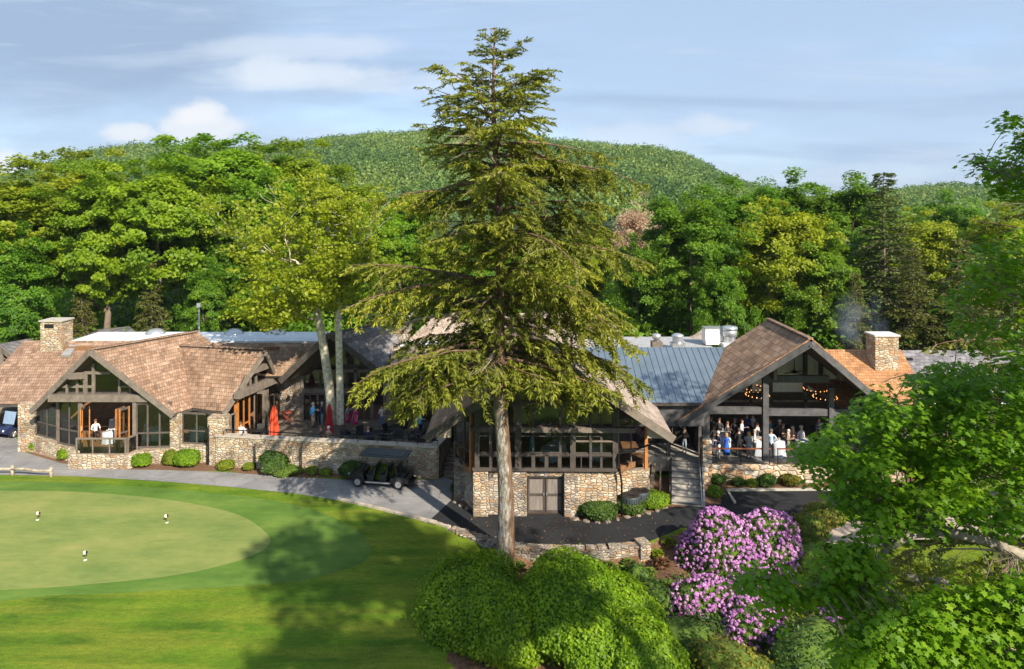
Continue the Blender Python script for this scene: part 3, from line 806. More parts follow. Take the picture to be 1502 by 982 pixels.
def limb_tree(rr, Ht, Rc, base, lean=0.0, nl=7, twig=2, trunk_r=0.35, spread=0.62, fork=None):
    """skeleton: list of (path, radii); tips: list of points"""
    paths = []; tips = []
    fork = fork or base*0.9
    tp = [Vector((0,0,-0.5))]; ax = rr.uniform(0, 6.28); top = Ht*0.80
    n = 9
    for i in range(1, n+1):
        z = top*i/n
        tp.append(Vector((math.cos(ax)*lean*z*0.1+rr.normal(0, 0.10), math.sin(ax)*lean*z*0.1+rr.normal(0, 0.10), z)))
    tr = [trunk_r*(1.12-0.98*i/n) for i in range(n+1)]; tr[0] = trunk_r*1.3
    paths.append((tp, tr))
    def at(z):
        for a, b in zip(tp[:-1], tp[1:]):
            if a.z <= z <= b.z:
                return a.lerp(b, (z-a.z)/(b.z-a.z))
        return tp[-1].copy()
    a0 = rr.uniform(0, 6.28)
    def grow(p, d, L, r, lev):
        k = 5; pts = [p]; rad = [r]
        q = p.copy(); dd = d.copy()
        for i in range(k):
            dd = (dd+Vector(rr.normal(0, 0.16, 3))+Vector((0,0,0.06 if lev < 2 else -0.02))).normalized()
            q = q+dd*(L/k); pts.append(q.copy()); rad.append(max(0.012, r*(1-0.85*(i+1)/k)))
        paths.append((pts, rad))
        if lev >= twig:
            tips.extend([pts[-1], pts[-2], pts[2]] if lev else [pts[-1]])
            return
        for j in range(4 if lev == 0 else 3):
            i = int(rr.integers(2, k+1))
            s = Vector(rr.normal(0, 1, 3)); s = (s-dd*s.dot(dd)).normalized()
            nd_ = (dd*0.6+s*0.9+Vector((0,0,0.12))).normalized()
            grow(pts[i], nd_, L*rr.uniform(0.42, 0.62), rad[i]*0.62+0.008, lev+1)
    for i in range(nl):
        f = (i+0.4)/nl
        z = fork+(top-fork)*f*0.97
        a = a0+i*2.399+rr.normal(0, 0.3)
        up = 0.35+0.75*f
        d = Vector((math.cos(a), math.sin(a), up)).normalized()
        prof = math.sin(math.pi*min(1, 0.28+0.66*f))**0.8
        grow(at(z), d, Rc*(0.60+0.50*rr.random())*prof, trunk_r*0.42*(1.05-0.7*f)+0.02, 0)
    tips.append(tp[-1])
    return paths, tips

def crown_leaves(rr, tips, Ht, Rc, base, per, size, clump=(1.0,0.55), extra=60, gap=0.0, layered=True):
    T = np.array([tuple(t) for t in tips])
    # extra clumps on an uneven shell so that the crown closes
    u = unit(rr.normal(size=(extra, 3)))
    cz = base+(Ht-base)*0.52
    rad = rr.uniform(0.62, 1.0, (extra, 1))*(1+0.16*np.sin(u[:,0:1]*5+u[:,2:3]*4+rr.uniform(0,6)))
    E = u*rad*np.array([Rc, Rc, (Ht-base)*0.50])+np.array([0, 0, cz])
    C = np.concatenate([T, E]) if extra else T
    if gap: C = C[rr.random(len(C)) > gap]
    n = len(C)
    ctint = np.clip(rr.normal(0.42, 0.20, n), 0, 1)
    cs = rr.uniform(0.6, 1.35, n)
    k = per
    off = rr.normal(size=(n, k, 3))
    off = off/np.maximum(np.linalg.norm(off, axis=2, keepdims=True), 1e-6)*rr.random((n, k, 1))**0.45
    off = off*cs[:, None, None]*np.array([clump[0], clump[0], clump[1]])
    # lumps sag to the outside
    rr_ = np.linalg.norm(off[..., :2], axis=2)
    off[..., 2] -= 0.22*rr_**2/np.maximum(clump[0], 0.1)
    c = (C[:, None, :]+off).reshape(-1, 3)
    out = np.repeat(C-np.array([0, 0, cz-1.0]), k, axis=0)
    nrm = unit(out)*0.75+rr.normal(size=c.shape)*0.5+np.array([0, 0, 0.55])
    tint = np.clip(np.repeat(ctint, k)+rr.normal(0, 0.16, n*k), 0, 1)
    s = size*rr.uniform(0.7, 1.3, n*k)
    return leaf_quads(c, nrm, s*1.25, s*0.95, r=rr), tint

def deciduous(seed, name, label, leaf, bark, Ht, Rc, base, per=60, size=0.34, extra=70, nl=8, gap=0.0, clump=(1.15,0.6), trunk_r=0.34, lean=0.6, twig=2, fork=None, group=None):
    rr = np.random.default_rng(seed)
    paths, tips = limb_tree(rr, Ht, Rc, base, lean=lean, nl=nl, trunk_r=trunk_r, twig=twig, fork=fork)
    root = thing(name, label, 'tree', group=group)
    mb = MB()
    for i, (p, r) in enumerate(paths): mb.tube(p, r, 8 if i == 0 else (5 if len(p) > 4 and r[0] > 0.05 else 3), cap=False)
    mb.build('trunk', bark, root, local=True, uv=False)
    q, t = crown_leaves(rr, tips, Ht, Rc, base, per, size, clump=clump, extra=extra, gap=gap)
    quad_mesh('crown', q, leaf, t, root)
    return root

def conifer(seed, name, label, leaf, bark, Ht, prof, zlow, nb, trunk_r, spray=0.3, step=0.33, droop=0.25, dead=0.0, sprig_w=0.085, lean=(0,0), bare=0.12, rise=0.35, sparse=0.0, group=None, azr=None, loc=None, extra=(), twigmat=None, lod=1.0, topr=0.05, basebark=None):
    """prof(z, azimuth) gives the branch length at height z"""
    rr = np.random.default_rng(seed)
    root = thing(name, label, 'tree', group=group)
    mb = MB()
    def axis_at(z): 
        f = z/Ht
        return Vector((lean[0]*f+0.10*math.sin(z*0.5), lean[1]*f+0.08*math.cos(z*0.43)-0.08, z))
    zs = [-1.2, -0.3, 0.2, 0.8, 1.8]+list(np.linspace(3, Ht, 16))
    rad = [trunk_r*1.5, trunk_r*1.32, trunk_r*1.16, trunk_r*1.06, trunk_r]+[max(topr*0.4, trunk_r*(1-z/Ht)**0.75*0.98) for z in np.linspace(3, Ht, 16)]
    mb.tube([axis_at(z) for z in zs], rad, 14, cap=True)
    cs = []; al = []; nm = []; ln = []; ti = []
    for b in range(nb+len(extra)):
        f = (b+rr.random()*0.8)/nb
        if b < nb:
            z = zlow+(Ht-zlow-0.15)*f**1.05
            az = b*2.39996+rr.normal(0, 0.35) if azr is None else rr.uniform(*azr)
            L = prof(z, az)*rr.uniform(0.55, 1.18)
        else:
            z, az, L = extra[b-nb]; f = 0.05
        if L < 0.15: continue
        isdead = rr.random() < dead*(1-f)
        up = rise*(f*1.2-0.14)+rr.normal(0, 0.13)
        d = Vector((math.cos(az), math.sin(az), up)).normalized()
        k = max(4, int(L/0.55)); pts = [axis_at(z)]; dd = d.copy()
        for i in range(k):
            dd = (dd+Vector((rr.normal(0,.07), rr.normal(0,.07), rr.normal(0,.05)-droop*(0.10+0.22*i/k)))).normalized()
            pts.append(pts[-1]+dd*(L/k))
        br = max(0.018, 0.018+0.016*L*(1-f*0.5))
        radii = [max(0.008, br*(1-0.88*i/k)) for i in range(k+1)]
        mb.tube(pts, radii, 5, mi=1 if isdead else 0, cap=False)
        # side twigs
        nt_ = max(3, int(L*(1-bare)/step))
        for j in range(nt_):
            s = bare+(1-bare)*(j+rr.random()*0.7)/nt_
            if sparse and rr.random() < sparse: continue
            x = s*k; i0 = min(k-1, int(x)); p = pts[i0].lerp(pts[i0+1], x-i0); t = (pts[i0+1]-pts[i0]).normalized()
            for sd in (-1, 1):
                side = Vector((-t.y, t.x, 0)).normalized()*sd
                tl = (0.28+0.30*L*(1-s)**0.7*min(1, s*3.2))*rr.uniform(0.6, 1.25)*spray/0.3
                td = (t*0.75+side*0.85+Vector((0,0,rr.normal(-0.10, 0.16)-droop*0.25))).normalized()
                m = max(2, int(tl/(0.17/lod)))
                q = p.copy(); e = td.copy(); chain = [p.copy()]
                for i in range(m):
                    e = (e+Vector((rr.normal(0,.10), rr.normal(0,.10), rr.normal(0,.07)-droop*0.16))).normalized()
                    q2 = q+e*(tl/m)
                    if not isdead:
                        sdv = Vector((-e.y, e.x, 0)); sdv = sdv.normalized() if sdv.length > 1e-4 else Vector((1,0,0))
                        for s2 in (-1, 1, 0):
                            dirn = (e*0.8+sdv*s2*0.75+Vector((0,0,rr.normal(-0.12,0.12)-droop*0.2)))
                            lq = rr.uniform(0.16, 0.34)*spray/0.3/lod**0.5
                            dn = dirn.normalized()
                            cs.append(tuple(q2+dn*lq*0.42)); al.append(tuple(dn)); ln.append(lq)
                            nm.append((rr.normal(0,.75), rr.normal(0,.75)-.2, 1.0))
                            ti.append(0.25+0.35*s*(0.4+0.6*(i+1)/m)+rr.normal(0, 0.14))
                    q = q2; chain.append(q.copy())
                if isdead or rr.random() < 0.22: mb.tube(chain, [0.014]+[0.008]*(len(chain)-1), 3, mi=1, cap=False)
    mb.build('trunk', [basebark or bark, twigmat or DEADTWIG], root, local=True, uv=False)
    cs = np.array(cs); al = np.array(al); ln = np.array(ln)
    q = leaf_quads(cs, np.array(nm), ln, sprig_w*(0.7+0.6*rr.random(len(cs))), along=al, r=rr)
    quad_mesh('crown', q, leaf, np.clip(ti, 0, 1), root)
    return root

# --- the great hemlock in front of the clubhouse
HB = G(741, 826, -0.35)
def hem_prof(z, az):
    t = np.interp(z, [7.4, 8.2, 9.4, 11.0, 13.0, 15.0, 17.0, 19.0, 20.2, 21.5, 23.0, 24.4, 25.8], [4.5, 5.2, 6.2, 7.2, 7.8, 7.5, 6.7, 5.6, 5.0, 3.9, 2.4, 1.5, 0.35])
    lop = 1.0
    c = math.cos(az)
    if 18.8 < z < 21.0 and c > 0.5: lop = 1.28
    if 13.5 < z < 17 and c < -0.2: lop = 0.88
    if math.sin(az) < -0.3: lop *= 0.72 if z > 12 else 0.45
    if c < -0.3 and z < 13.2: lop *= 0.84
    lop *= 0.90+0.40*math.sin(3*az+z*1.25)*math.sin(z*0.85+az*0.7+1)
    return t*lop
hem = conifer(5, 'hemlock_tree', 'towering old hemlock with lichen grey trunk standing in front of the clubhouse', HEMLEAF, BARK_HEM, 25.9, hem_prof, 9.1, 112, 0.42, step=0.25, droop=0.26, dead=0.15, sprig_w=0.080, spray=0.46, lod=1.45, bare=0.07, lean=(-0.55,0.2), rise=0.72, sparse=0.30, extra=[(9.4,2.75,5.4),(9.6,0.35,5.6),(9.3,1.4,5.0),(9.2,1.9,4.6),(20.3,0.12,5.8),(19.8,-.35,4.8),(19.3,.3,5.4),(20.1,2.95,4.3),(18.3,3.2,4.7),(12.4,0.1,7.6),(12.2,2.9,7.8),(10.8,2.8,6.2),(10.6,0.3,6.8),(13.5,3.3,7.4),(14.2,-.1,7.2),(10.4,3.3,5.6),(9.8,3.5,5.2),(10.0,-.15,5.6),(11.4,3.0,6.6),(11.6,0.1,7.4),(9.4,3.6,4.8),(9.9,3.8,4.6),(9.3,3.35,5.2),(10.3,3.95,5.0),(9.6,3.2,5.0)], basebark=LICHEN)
hem.location = (HB.x, HB.y, -0.35)
def place(src, first, loc, rotz, scale, label):
    if first:
        src.location = loc; src.rotation_euler = (0, 0, rotz); src.scale = scale; src['label'] = label
        return src
    return copy_tree(src, loc, rotz, scale, label)

# --- background trees: prototypes
GRP = 'tall trees in the wood behind the clubhouse'
protos = {
 'm1': deciduous(21, 'maple_tree', 'x', MAPLE, BARK, 22, 6.4, 6.5, per=150, size=0.27, extra=120, trunk_r=0.42, group=GRP),
 'm2': deciduous(22, 'maple_tree', 'x', MAPLE_Y, BARK_PALE, 22, 6.0, 7.0, per=135, size=0.27, extra=105, nl=9, trunk_r=0.36, group=GRP),
 'o1': deciduous(23, 'oak_tree', 'x', OAK, BARK, 21, 6.2, 4.5, per=155, size=0.26, extra=130, trunk_r=0.36, group=GRP),
 'o2': deciduous(24, 'oak_tree', 'x', OAK, BARK, 20, 5.6, 3.5, per=150, size=0.26, extra=120, nl=10, trunk_r=0.34, group=GRP),
 'b1': deciduous(25, 'birch_tree', 'x', BIRCH, BARK_PALE, 20, 5.4, 6.5, per=100, size=0.25, extra=70, nl=9, gap=0.12, trunk_r=0.28, group=GRP),
 'r1': deciduous(26, 'rusty_leaved_tree', 'x', RUSTY, BARK_PALE, 19, 4.6, 6.0, per=70, size=0.17, extra=60, nl=12, gap=0.0, trunk_r=0.26, group=GRP),
 's1': conifer(27, 'spruce_tree', 'x', SPRUCE, BARK, 22, lambda z, a: np.interp(z, [1.5, 5, 12, 22], [4.2, 4.6, 3.4, 0.55]), 1.5, 170, 0.3, step=0.36, droop=0.15, dead=0.12, sprig_w=0.16, spray=0.42, rise=0.25, lod=0.8, group=GRP),
 'h1': conifer(28, 'forest_hemlock', 'x', HEMDARK, BARK, 20, lambda z, a: np.interp(z, [1.0, 4, 10, 20], [4.6, 5.0, 4.0, 0.6]), 1.0, 140, 0.3, step=0.38, droop=0.3, dead=0.1, sprig_w=0.17, spray=0.45, rise=0.3, lod=0.75, group=GRP),
}
H0 = {'m1': 22, 'm2': 22, 'o1': 21, 'o2': 20, 'b1': 20, 'r1': 19, 's1': 22, 'h1': 20}
# (kind, photo column, row of the tree top, depth, width factor, label)
WOOD = [
 ('m2', 40, 246, 66, 1.05, 'broad yellow green maple over the stone chimney at the left edge'),
 ('m2', 118, 232, 74, 1.0, 'yellow green maple with bare pale upper limbs left in the wood'),
 ('m1', 152, 240, 66, 0.82, 'bright green maple with a pale leaning trunk behind the left chimney'),
 ('m1', 235, 234, 68, 0.95, 'bright layered maple whose thick pale trunk stands behind the white flat roof'),
 ('m1', 330, 200, 78, 1.15, 'tallest rounded green maple in the left half of the wood'),
 ('o1', 290, 222, 82, 1.0, 'dense green oak between the two tallest left maples'),
 ('m2', 430, 218, 80, 1.0, 'olive green maple beside the tallest one, sloping down to the hill'),
 ('m2', 495, 255, 74, 0.9, 'yellow green tree behind the twin trunk tree on the terrace'),
 ('o2', 385, 262, 70, 0.8, 'dark green oak behind the twin trunk tree, low on its left'),
 ('m1', 540, 296, 74, 0.8, 'bright green maple behind the left boughs of the great hemlock'),
 ('m1', 590, 285, 84, 0.75, 'small fresh green maple seen left of the great hemlock crown'),
 ('m2', 640, 330, 72, 0.75, 'yellow green tree directly behind the great hemlock, left side'),
 ('o1', 715, 340, 70, 0.8, 'deep green oak hidden behind the great hemlock trunk'),
 ('m2', 800, 330, 72, 0.8, 'yellow green tree directly behind the great hemlock, right side'),
 ('m2', 868, 318, 80, 0.72, 'light green tree just right of the great hemlock crown'),
 ('r1', 934, 280, 82, 0.85, 'thin rust coloured tree between the great hemlock and the oaks'),
 ('o1', 1008, 276, 66, 0.92, 'dense deep green oak behind the blue metal roof'),
 ('o1', 1075, 262, 76, 0.95, 'dark green oak with a rounded top against the end of the hill'),
 ('b1', 1140, 284, 66, 0.95, 'olive tree with pale forked trunk above the party hall ridge'),
 ('o2', 1150, 250, 80, 1.0, 'deep green tree with twiggy top right of the hill'),
 ('o1', 1235, 256, 78, 0.95, 'rounded dark green oak left of the spruce'),
 ('o2', 1200, 330, 64, 0.8, 'low green oak behind the party hall roof'),
 ('s1', 1297, 252, 66, 0.95, 'pointed dark spruce rising behind the party hall chimney'),
 ('b1', 1352, 300, 72, 0.9, 'bright lime green tree right of the spruce'),
 ('o2', 1395, 282, 82, 0.9, 'green tree behind the bare limbs at the right edge'),
 ('h1', 1340, 365, 60, 0.8, 'bushy dark hemlock right behind the party hall chimney'),
 ('h1', 1410, 350, 60, 0.95, 'drooping dark hemlock behind the long grey roof'),
 ('m2', 1470, 300, 68, 0.9, 'yellow green tree at the right edge behind the long grey roof'),
 ('h1', 1255, 400, 60, 0.6, 'small brownish hemlock under the smoke of the chimney'),
 ('h1', 222, 385, 64, 0.62, 'low dark hemlock under the maples behind the white flat roof'),
 ('o2', 20, 330, 60, 0.75, 'low dark green tree at the left edge behind the far wing'),
 ('h1', 120, 400, 62, 0.55, 'low hemlock behind the shingled far wing'),
 ('o2', 300, 380, 64, 0.6, 'dark understorey tree behind the white flat roof, middle'),
 ('h1', 560, 400, 62, 0.65, 'low hemlock behind the lounge chimney'),
 ('o2', 940, 345, 66, 0.75, 'low green tree behind the vents on the blue metal roof'),
 ('o2', 1060, 375, 60, 0.65, 'green oak close behind the rooftop fan housing'),
]
used = set()
for kind, px, py, d, wf, lab in WOOD:
    if px < 520 and py < 300: py -= 10
    z0 = float(ground_h(0, d)); base = P(px, py, d)
    hgt = base.z-z0
    s = hgt/H0[kind]
    place(protos[kind], kind not in used, (base.x, d, z0), random.uniform(0, 6.28), (s*wf*1.08, s*wf*1.08, s), lab)
    used.add(kind)
# deeper rows closing the wood
far = 0
for px in range(-120, 1640, 62):
    d = random.uniform(92, 125); kind = random.choice(['m1', 'o1', 'o2', 'm2', 'o1'])
    top = 300 if px < 520 else (345 if px < 980 else 312)
    z0 = float(ground_h(0, d)); b = P(px+random.uniform(-18, 18), top+random.uniform(-8, 30), d)
    s = (b.z-z0)/H0[kind]; far += 1
    o = copy_tree(protos[kind], (b.x, d, z0), random.uniform(0, 6.28), (s*1.15, s*1.15, s), 'tree in the back row of the wood, only parts of its crown showing', 'back row of the wood')
# dark undergrowth between the trunks
def shrubmass(n, per):
    px = rng.uniform(-150, 1650, n); d = 60+72*rng.random(n)**1.6; x = (px-CX)/F*d
    z0 = ground_h(x, d); hh = rng.uniform(2.0, 6.5, n); R = rng.uniform(1.3, 2.6, n)
    u = unit(rng.normal(size=(n, per, 3)))*rng.random((n, per, 1))**0.4
    c = np.stack([x, d, z0+hh*0.5], 1)[:, None]+u*np.stack([R, R, hh*0.55], 1)[:, None]
    s = rng.uniform(0.25, 0.45, n*per)
    q = leaf_quads(c.reshape(-1,3), u.reshape(-1,3)+rng.normal(size=(n*per,3))*0.6+np.array([0,0,0.4]), s*1.3, s)
    t = np.clip(np.repeat(rng.normal(0.35,0.2,n), per)+rng.normal(0,.15,n*per), 0, 1)
    return quad_mesh('undergrowth', q, OAK, t)
tag(shrubmass(1250, 130), 'dark green undergrowth between the trunks behind the clubhouse', 'undergrowth', kind='stuff')

# --- twin trunk tree on the terrace
def terrace_tree():
    rr = np.random.default_rng(77)
    root = thing('twin_trunk_tree', 'pale double trunked tree with thin lime green crown growing through the terrace', 'tree', P(487, 612, 47.6))
    root.location.z = 1.0
    L = lambda px, py, d=47.4: P(px, py, d)-root.location
    paths = []; tips = []
    t1 = [L(487,622), L(485,585), L(480,545), L(474,505), L(467,468), L(462,440), L(465,405), L(462,370)]
    t2 = [L(499,622,47.0), L(499,585,47.0), L(498,545,47.0), L(497,500,47.0), L(496,450,47.2), L(488,405,48.4), L(478,360,48.4), L(484,320,48.4)]
    paths += [(t1, [.36,.33,.30,.29,.26,.20,.15,.10]), (t2, [.27,.25,.24,.23,.21,.17,.13,.08])]
    def grow(p, d, Ln, r, lev):
        k = 6; pts = [p]; rad = [r]; q = p.copy(); dd = d.copy()
        for i in range(k):
            dd = (dd+Vector(rr.normal(0, .17, 3))+Vector((0,0,0.05))).normalized(); q = q+dd*(Ln/k); pts.append(q.copy()); rad.append(max(.012, r*(1-.85*(i+1)/k)))
        paths.append((pts, rad))
        if lev == 2: tips.extend([pts[-1], pts[4], pts[2]]); return
        for j in range(5 if lev == 0 else 4):
            i = int(rr.integers(2, k+1)); s = Vector(rr.normal(0,1,3)); s = (s-dd*s.dot(dd)).normalized()
            grow(pts[i], (dd*.7+s*.85+Vector((0,0,.15))).normalized(), Ln*rr.uniform(.42,.62), rad[i]*.65+.01, lev+1)
    def limb(src, tgt, dd, r):
        p0 = src; p1 = P(*tgt, dd)-root.location
        grow(p0, (p1-p0).normalized(), (p1-p0).length, r, 0)
    for (src, tgt, dd, r) in ((t1[4],(395,400),47,.14),(t1[5],(380,345),46.5,.13),(t1[6],(415,300),48.5,.13),(t1[7],(450,300),47,.12),(t1[7],(490,305),49,.11),
                              (t2[5],(540,380),47.5,.12),(t2[6],(530,310),48,.12),(t2[7],(500,290),48,.11),(t2[7],(455,292),49,.10),(t1[4],(375,470),45.6,.11),(t1[5],(430,440),45,.11),(t2[4],(560,430),49,.10),(t2[5],(410,330),51,.11),(t2[6],(540,345),45,.11)):
        limb(src, tgt, dd, r)
    mb = MB()
    for i, (p, r) in enumerate(paths): mb.tube(p, r, 10 if i < 2 else (5 if r[0] > .05 else 3), cap=False)
    mb.build('trunk', M('pale_lichen_bark', (0.52,0.47,0.36), .95, var=.45, scale=5, bump=.6, bscale=10), root, local=True, uv=False)
    C = np.array([tuple(t) for t in tips])
    u = unit(rr.normal(size=(230,3)))*rr.random((230,1))**.4
    c0 = np.array(P(450,372,47.6)-root.location)
    E = c0+u*np.array([5.0,4.6,4.2])
    low = np.array(P(398,452,46.5)-root.location)+unit(rr.normal(size=(80,3)))*rr.random((80,1))**.5*np.array([2.8,3.0,1.3])
    C = C[rr.random(len(C)) < .55]; up_ = np.array(P(498,405,46.9)-root.location)+unit(rr.normal(size=(95,3)))*rr.random((95,1))**.45*np.array([2.6,1.8,2.6]); C = np.concatenate([C, E, low, up_]); n = len(C); k = 34
    off = unit(rr.normal(size=(n,k,3)))*rr.random((n,k,1))**.5*np.array([.72,.72,.42])*rr.uniform(.6,1.3,(n,1,1))
    c = (C[:,None]+off).reshape(-1,3)
    nrm = rr.normal(size=c.shape)*.6+np.array([.1,-.1,.8])
    s = rr.uniform(.13,.24,n*k)
    t = np.clip(np.repeat(rr.normal(.5,.2,n),k)+rr.normal(0,.15,n*k),0,1)
    quad_mesh('crown', leaf_quads(c,nrm,s*1.3,s,r=rr), BIRCH, t, root)
    return root
terrace_tree()

# two tall trees beside and behind the viewpoint: their shade falls across the lawn
sh1 = deciduous(41, 'maple_tree', 'tall high crowned maple standing beside the viewpoint, shading the lawn', MAPLE, BARK, 29.5, 4.4, 20.6, per=42, size=0.34, extra=46, nl=7, gap=0.48, trunk_r=0.4, fork=20.2)
sh1.location = (11.0, 5.0, float(ground_h(11.0, 5.0)))
sh2 = copy_tree(sh1, (12.4, -3.4, float(ground_h(12.4, -3.4))), 2.0, 0.95, 'second tall high crowned maple farther back behind the viewpoint, shading the lawn')
# ------------------------------------------------------------------ clubhouse
class Fac:
    """an upright wall plane from p0 to p1 (plan), seen from the -Y side"""
    def __init__(s, p0, p1):
        s.p0 = Vector(p0[:2]); s.p1 = Vector(p1[:2]); s.d = (s.p1-s.p0).normalized(); s.L = (s.p1-s.p0).length
        s.n = Vector((s.d.y, -s.d.x))
    def pt(s, u, z, off=0.0):
        q = s.p0+s.d*u+s.n*off
        return Vector((q.x, q.y, z))
    def s_of(s, px):
        k = (px-CX)/F
        return (k*s.p0.y-s.p0.x)/(s.d.x-k*s.d.y)
    def sz(s, px, py):
        u = s.s_of(px); dep = s.p0.y+s.d.y*u
        return u, H-(py-HY)/F*dep
    def bar(s, mb, u0, u1, z0, z1, o0, o1, mi=0):
        pts = [s.pt(u0,z0,o1), s.pt(u1,z0,o1), s.pt(u1,z0,o0), s.pt(u0,z0,o0), s.pt(u0,z1,o1), s.pt(u1,z1,o1), s.pt(u1,z1,o0), s.pt(u0,z1,o0)]
        mb.hexa(pts, mi)
    def piece(s, name, mat, parent, u0, u1, z0, z1, o0=-0.15, o1=0.05):
        mb = MB(); s.bar(mb, u0, u1, z0, z1, o0, o1); return mb.build(name, mat, parent)
    def post(s, parent, px, py0, py1, w=0.2, o0=-0.1, o1=0.12, mat=None, name='post'):
        u, z0 = s.sz(px, py1); _, z1 = s.sz(px, py0)
        return s.piece(name, mat or DARKWOOD, parent, u-w/2, u+w/2, z0, z1, o0, o1)
    def rail(s, parent, px0, px1, py, h=0.2, o0=-0.1, o1=0.12, mat=None, name='beam'):
        u0, z0 = s.sz(px0, py); u1, z1 = s.sz(px1, py)
        z = (z0+z1)/2
        return s.piece(name, mat or DARKWOOD, parent, u0, u1, z-h/2, z+h/2, o0, o1)
    def window(s, parent, u0, u1, z0, z1, nx=1, ny=1, fw=0.07, mat=None, off=0.0, name='window', glass=None, rows=None):
        mb = MB(); mat = mat or DARKWOOD
        s.bar(mb, u0, u1, z0, z0+fw, off-0.05, off+0.05); s.bar(mb, u0, u1, z1-fw, z1, off-0.05, off+0.05)
        s.bar(mb, u0, u0+fw, z0+fw, z1-fw, off-0.05, off+0.05); s.bar(mb, u1-fw, u1, z0+fw, z1-fw, off-0.05, off+0.05)
        for i in range(1, nx):
            u = u0+(u1-u0)*i/nx; s.bar(mb, u-fw*.4, u+fw*.4, z0+fw, z1-fw, off-0.04, off+0.04)
        for r in (rows if rows is not None else [i/ny for i in range(1, ny)]):
            z = z0+(z1-z0)*r
            s.bar(mb, u0+fw, u1-fw, z-fw*.4, z+fw*.4, off-0.035, off+0.035)
        w = mb.build(name, mat, parent)
        g = MB(); g.add([s.pt(u0+fw*.5,z0+fw*.5,off-0.005), s.pt(u1-fw*.5,z0+fw*.5,off-0.005), s.pt(u1-fw*.5,z1-fw*.5,off-0.005), s.pt(u0+fw*.5,z1-fw*.5,off-0.005)], [(0,1,2,3)])
        p = g.build('pane', glass or GLASS, w)
        return w
    def wpx(s, parent, px0, py0, px1, py1, **kw):
        u0, z0 = s.sz(px0, py1); u1, z1 = s.sz(px1, py0)
        pm = (px0+px1)/2
        z0 = s.sz(pm, py1)[1]; z1 = s.sz(pm, py0)[1]
        return s.window(parent, u0, u1, z0, z1, **kw)
    def gable(s, parent, poly, off=0.0, glass=None):
        """glazed gable of any outline: frame along the outline and one pane"""
        mb = MB(); pts = [s.pt(u, z, off) for u, z in poly]
        for a, b in zip(pts, pts[1:]+pts[:1]): mb.beam(a, b, 0.10, 0.10)
        w = mb.build('window', DARKWOOD, parent)
        g = MB(); g.add([s.pt(u, z, off-0.004) for u, z in poly], [tuple(range(len(poly)))])
        g.build('pane', glass or GLASS, w)
        return w

def roof(name, pts, thick, mat, parent, edge=None, under=None):
    pts = [Vector(p) for p in pts]
    n = Vector((0,0,0))
    for i in range(len(pts)): n += pts[i].cross(pts[(i+1) % len(pts)])
    n.normalize()
    if n.z < 0: pts.reverse(); n = -n
    mb = MB(); mb.prism(pts, -n*thick, 0, 1, 2)
    o = mb.build(name, [mat, edge or DARKWOOD, under or SOFFIT], parent)
    import bmesh
    bm = bmesh.new(); bm.from_mesh(o.data); bmesh.ops.triangulate(bm, faces=[f for f in bm.faces if len(f.verts) > 4]); bmesh.ops.recalc_face_normals(bm, faces=bm.faces[:]); bm.to_mesh(o.data); bm.free()
    return o
def fascia(parent, a, b, h=0.34, w=0.09, mat=None, drop=0.14, out=(0,-1,0)):
    mb = MB(); o = Vector(out)*0.06+Vector((0,0,-drop)); mb.beam(Vector(a)+o, Vector(b)+o, w, h)
    return mb.build('fascia', mat or GREYWOOD, parent)
def gutter(parent, a, b, mat=None):
    mb = MB(); mb.beam(Vector(a)+Vector((0,-0.08,-0.09)), Vector(b)+Vector((0,-0.08,-0.09)), 0.13, 0.13)
    return mb.build('gutter', mat or DARKWOOD, parent)
def ridgecap(parent, a, b, mat):
    mb = MB(); mb.beam(Vector(a)+Vector((0,0,0.03)), Vector(b)+Vector((0,0,0.03)), 0.30, 0.07); return mb.build('ridge_cap', mat, parent)
def slab(name, pts, z0, z1, mat, parent):
    mb = MB(); mb.prism([(p[0], p[1], z1) for p in pts], (0,0,z0-z1)); o = mb.build(name, mat, parent)
    import bmesh
    bm = bmesh.new(); bm.from_mesh(o.data); bmesh.ops.recalc_face_normals(bm, faces=bm.faces[:]); bm.to_mesh(o.data); bm.free()
    return o
def plane_z(a, b, c, x, y):
    n = (Vector(b)-Vector(a)).cross(Vector(c)-Vector(a))
    return a[2]-(n.x*(x-a[0])+n.y*(y-a[1]))/n.z
def lerp(a, b, t): return Vector(a).lerp(Vector(b), t)

# ================================================== dining wing (left)
DW = thing('dining_wing', 'low dining wing with brown cedar shake gables and stone piers at the left', 'building', (-27, 46, 0))
A = Vector((-27.35,44.25,7.57)); B = Vector((-23.35,50.6,7.57)); AB = Vector((.53,.848,0))
tL = Vector((-32.1,45.5,3.26)); tR = Vector((-22.2,44.75,3.26)); V2 = Vector((-21.55,46.05,3.26))
L2 = Vector((-19.1,45.1,3.26)); R2 = Vector((-17.2,47.5,6.9)); Rr = Vector((-17.05,50.4,3.26))
w2 = Vector((-.975,.20,0))
t = 3.0
for k in range(60):      # where the second ridge meets the main slope
    q = R2+w2*t
    if plane_z(A, B, tR, q.x, q.y) >= q.z: break
    t += 0.15
V1 = R2+w2*t
E = tR+AB*6.2
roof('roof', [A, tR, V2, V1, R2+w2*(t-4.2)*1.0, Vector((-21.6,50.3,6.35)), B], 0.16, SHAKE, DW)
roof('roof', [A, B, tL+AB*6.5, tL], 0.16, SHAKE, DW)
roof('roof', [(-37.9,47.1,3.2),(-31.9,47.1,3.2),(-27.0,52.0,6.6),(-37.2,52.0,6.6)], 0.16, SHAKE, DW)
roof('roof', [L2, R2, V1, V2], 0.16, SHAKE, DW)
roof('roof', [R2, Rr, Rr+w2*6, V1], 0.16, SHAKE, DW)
roof('roof', [(-23.2,52,6.45),(-14.2,52,6.45),(-16.35,48.75,4.72),(-19.0,48.75,4.72)], 0.16, SHAKE_OLD, DW)
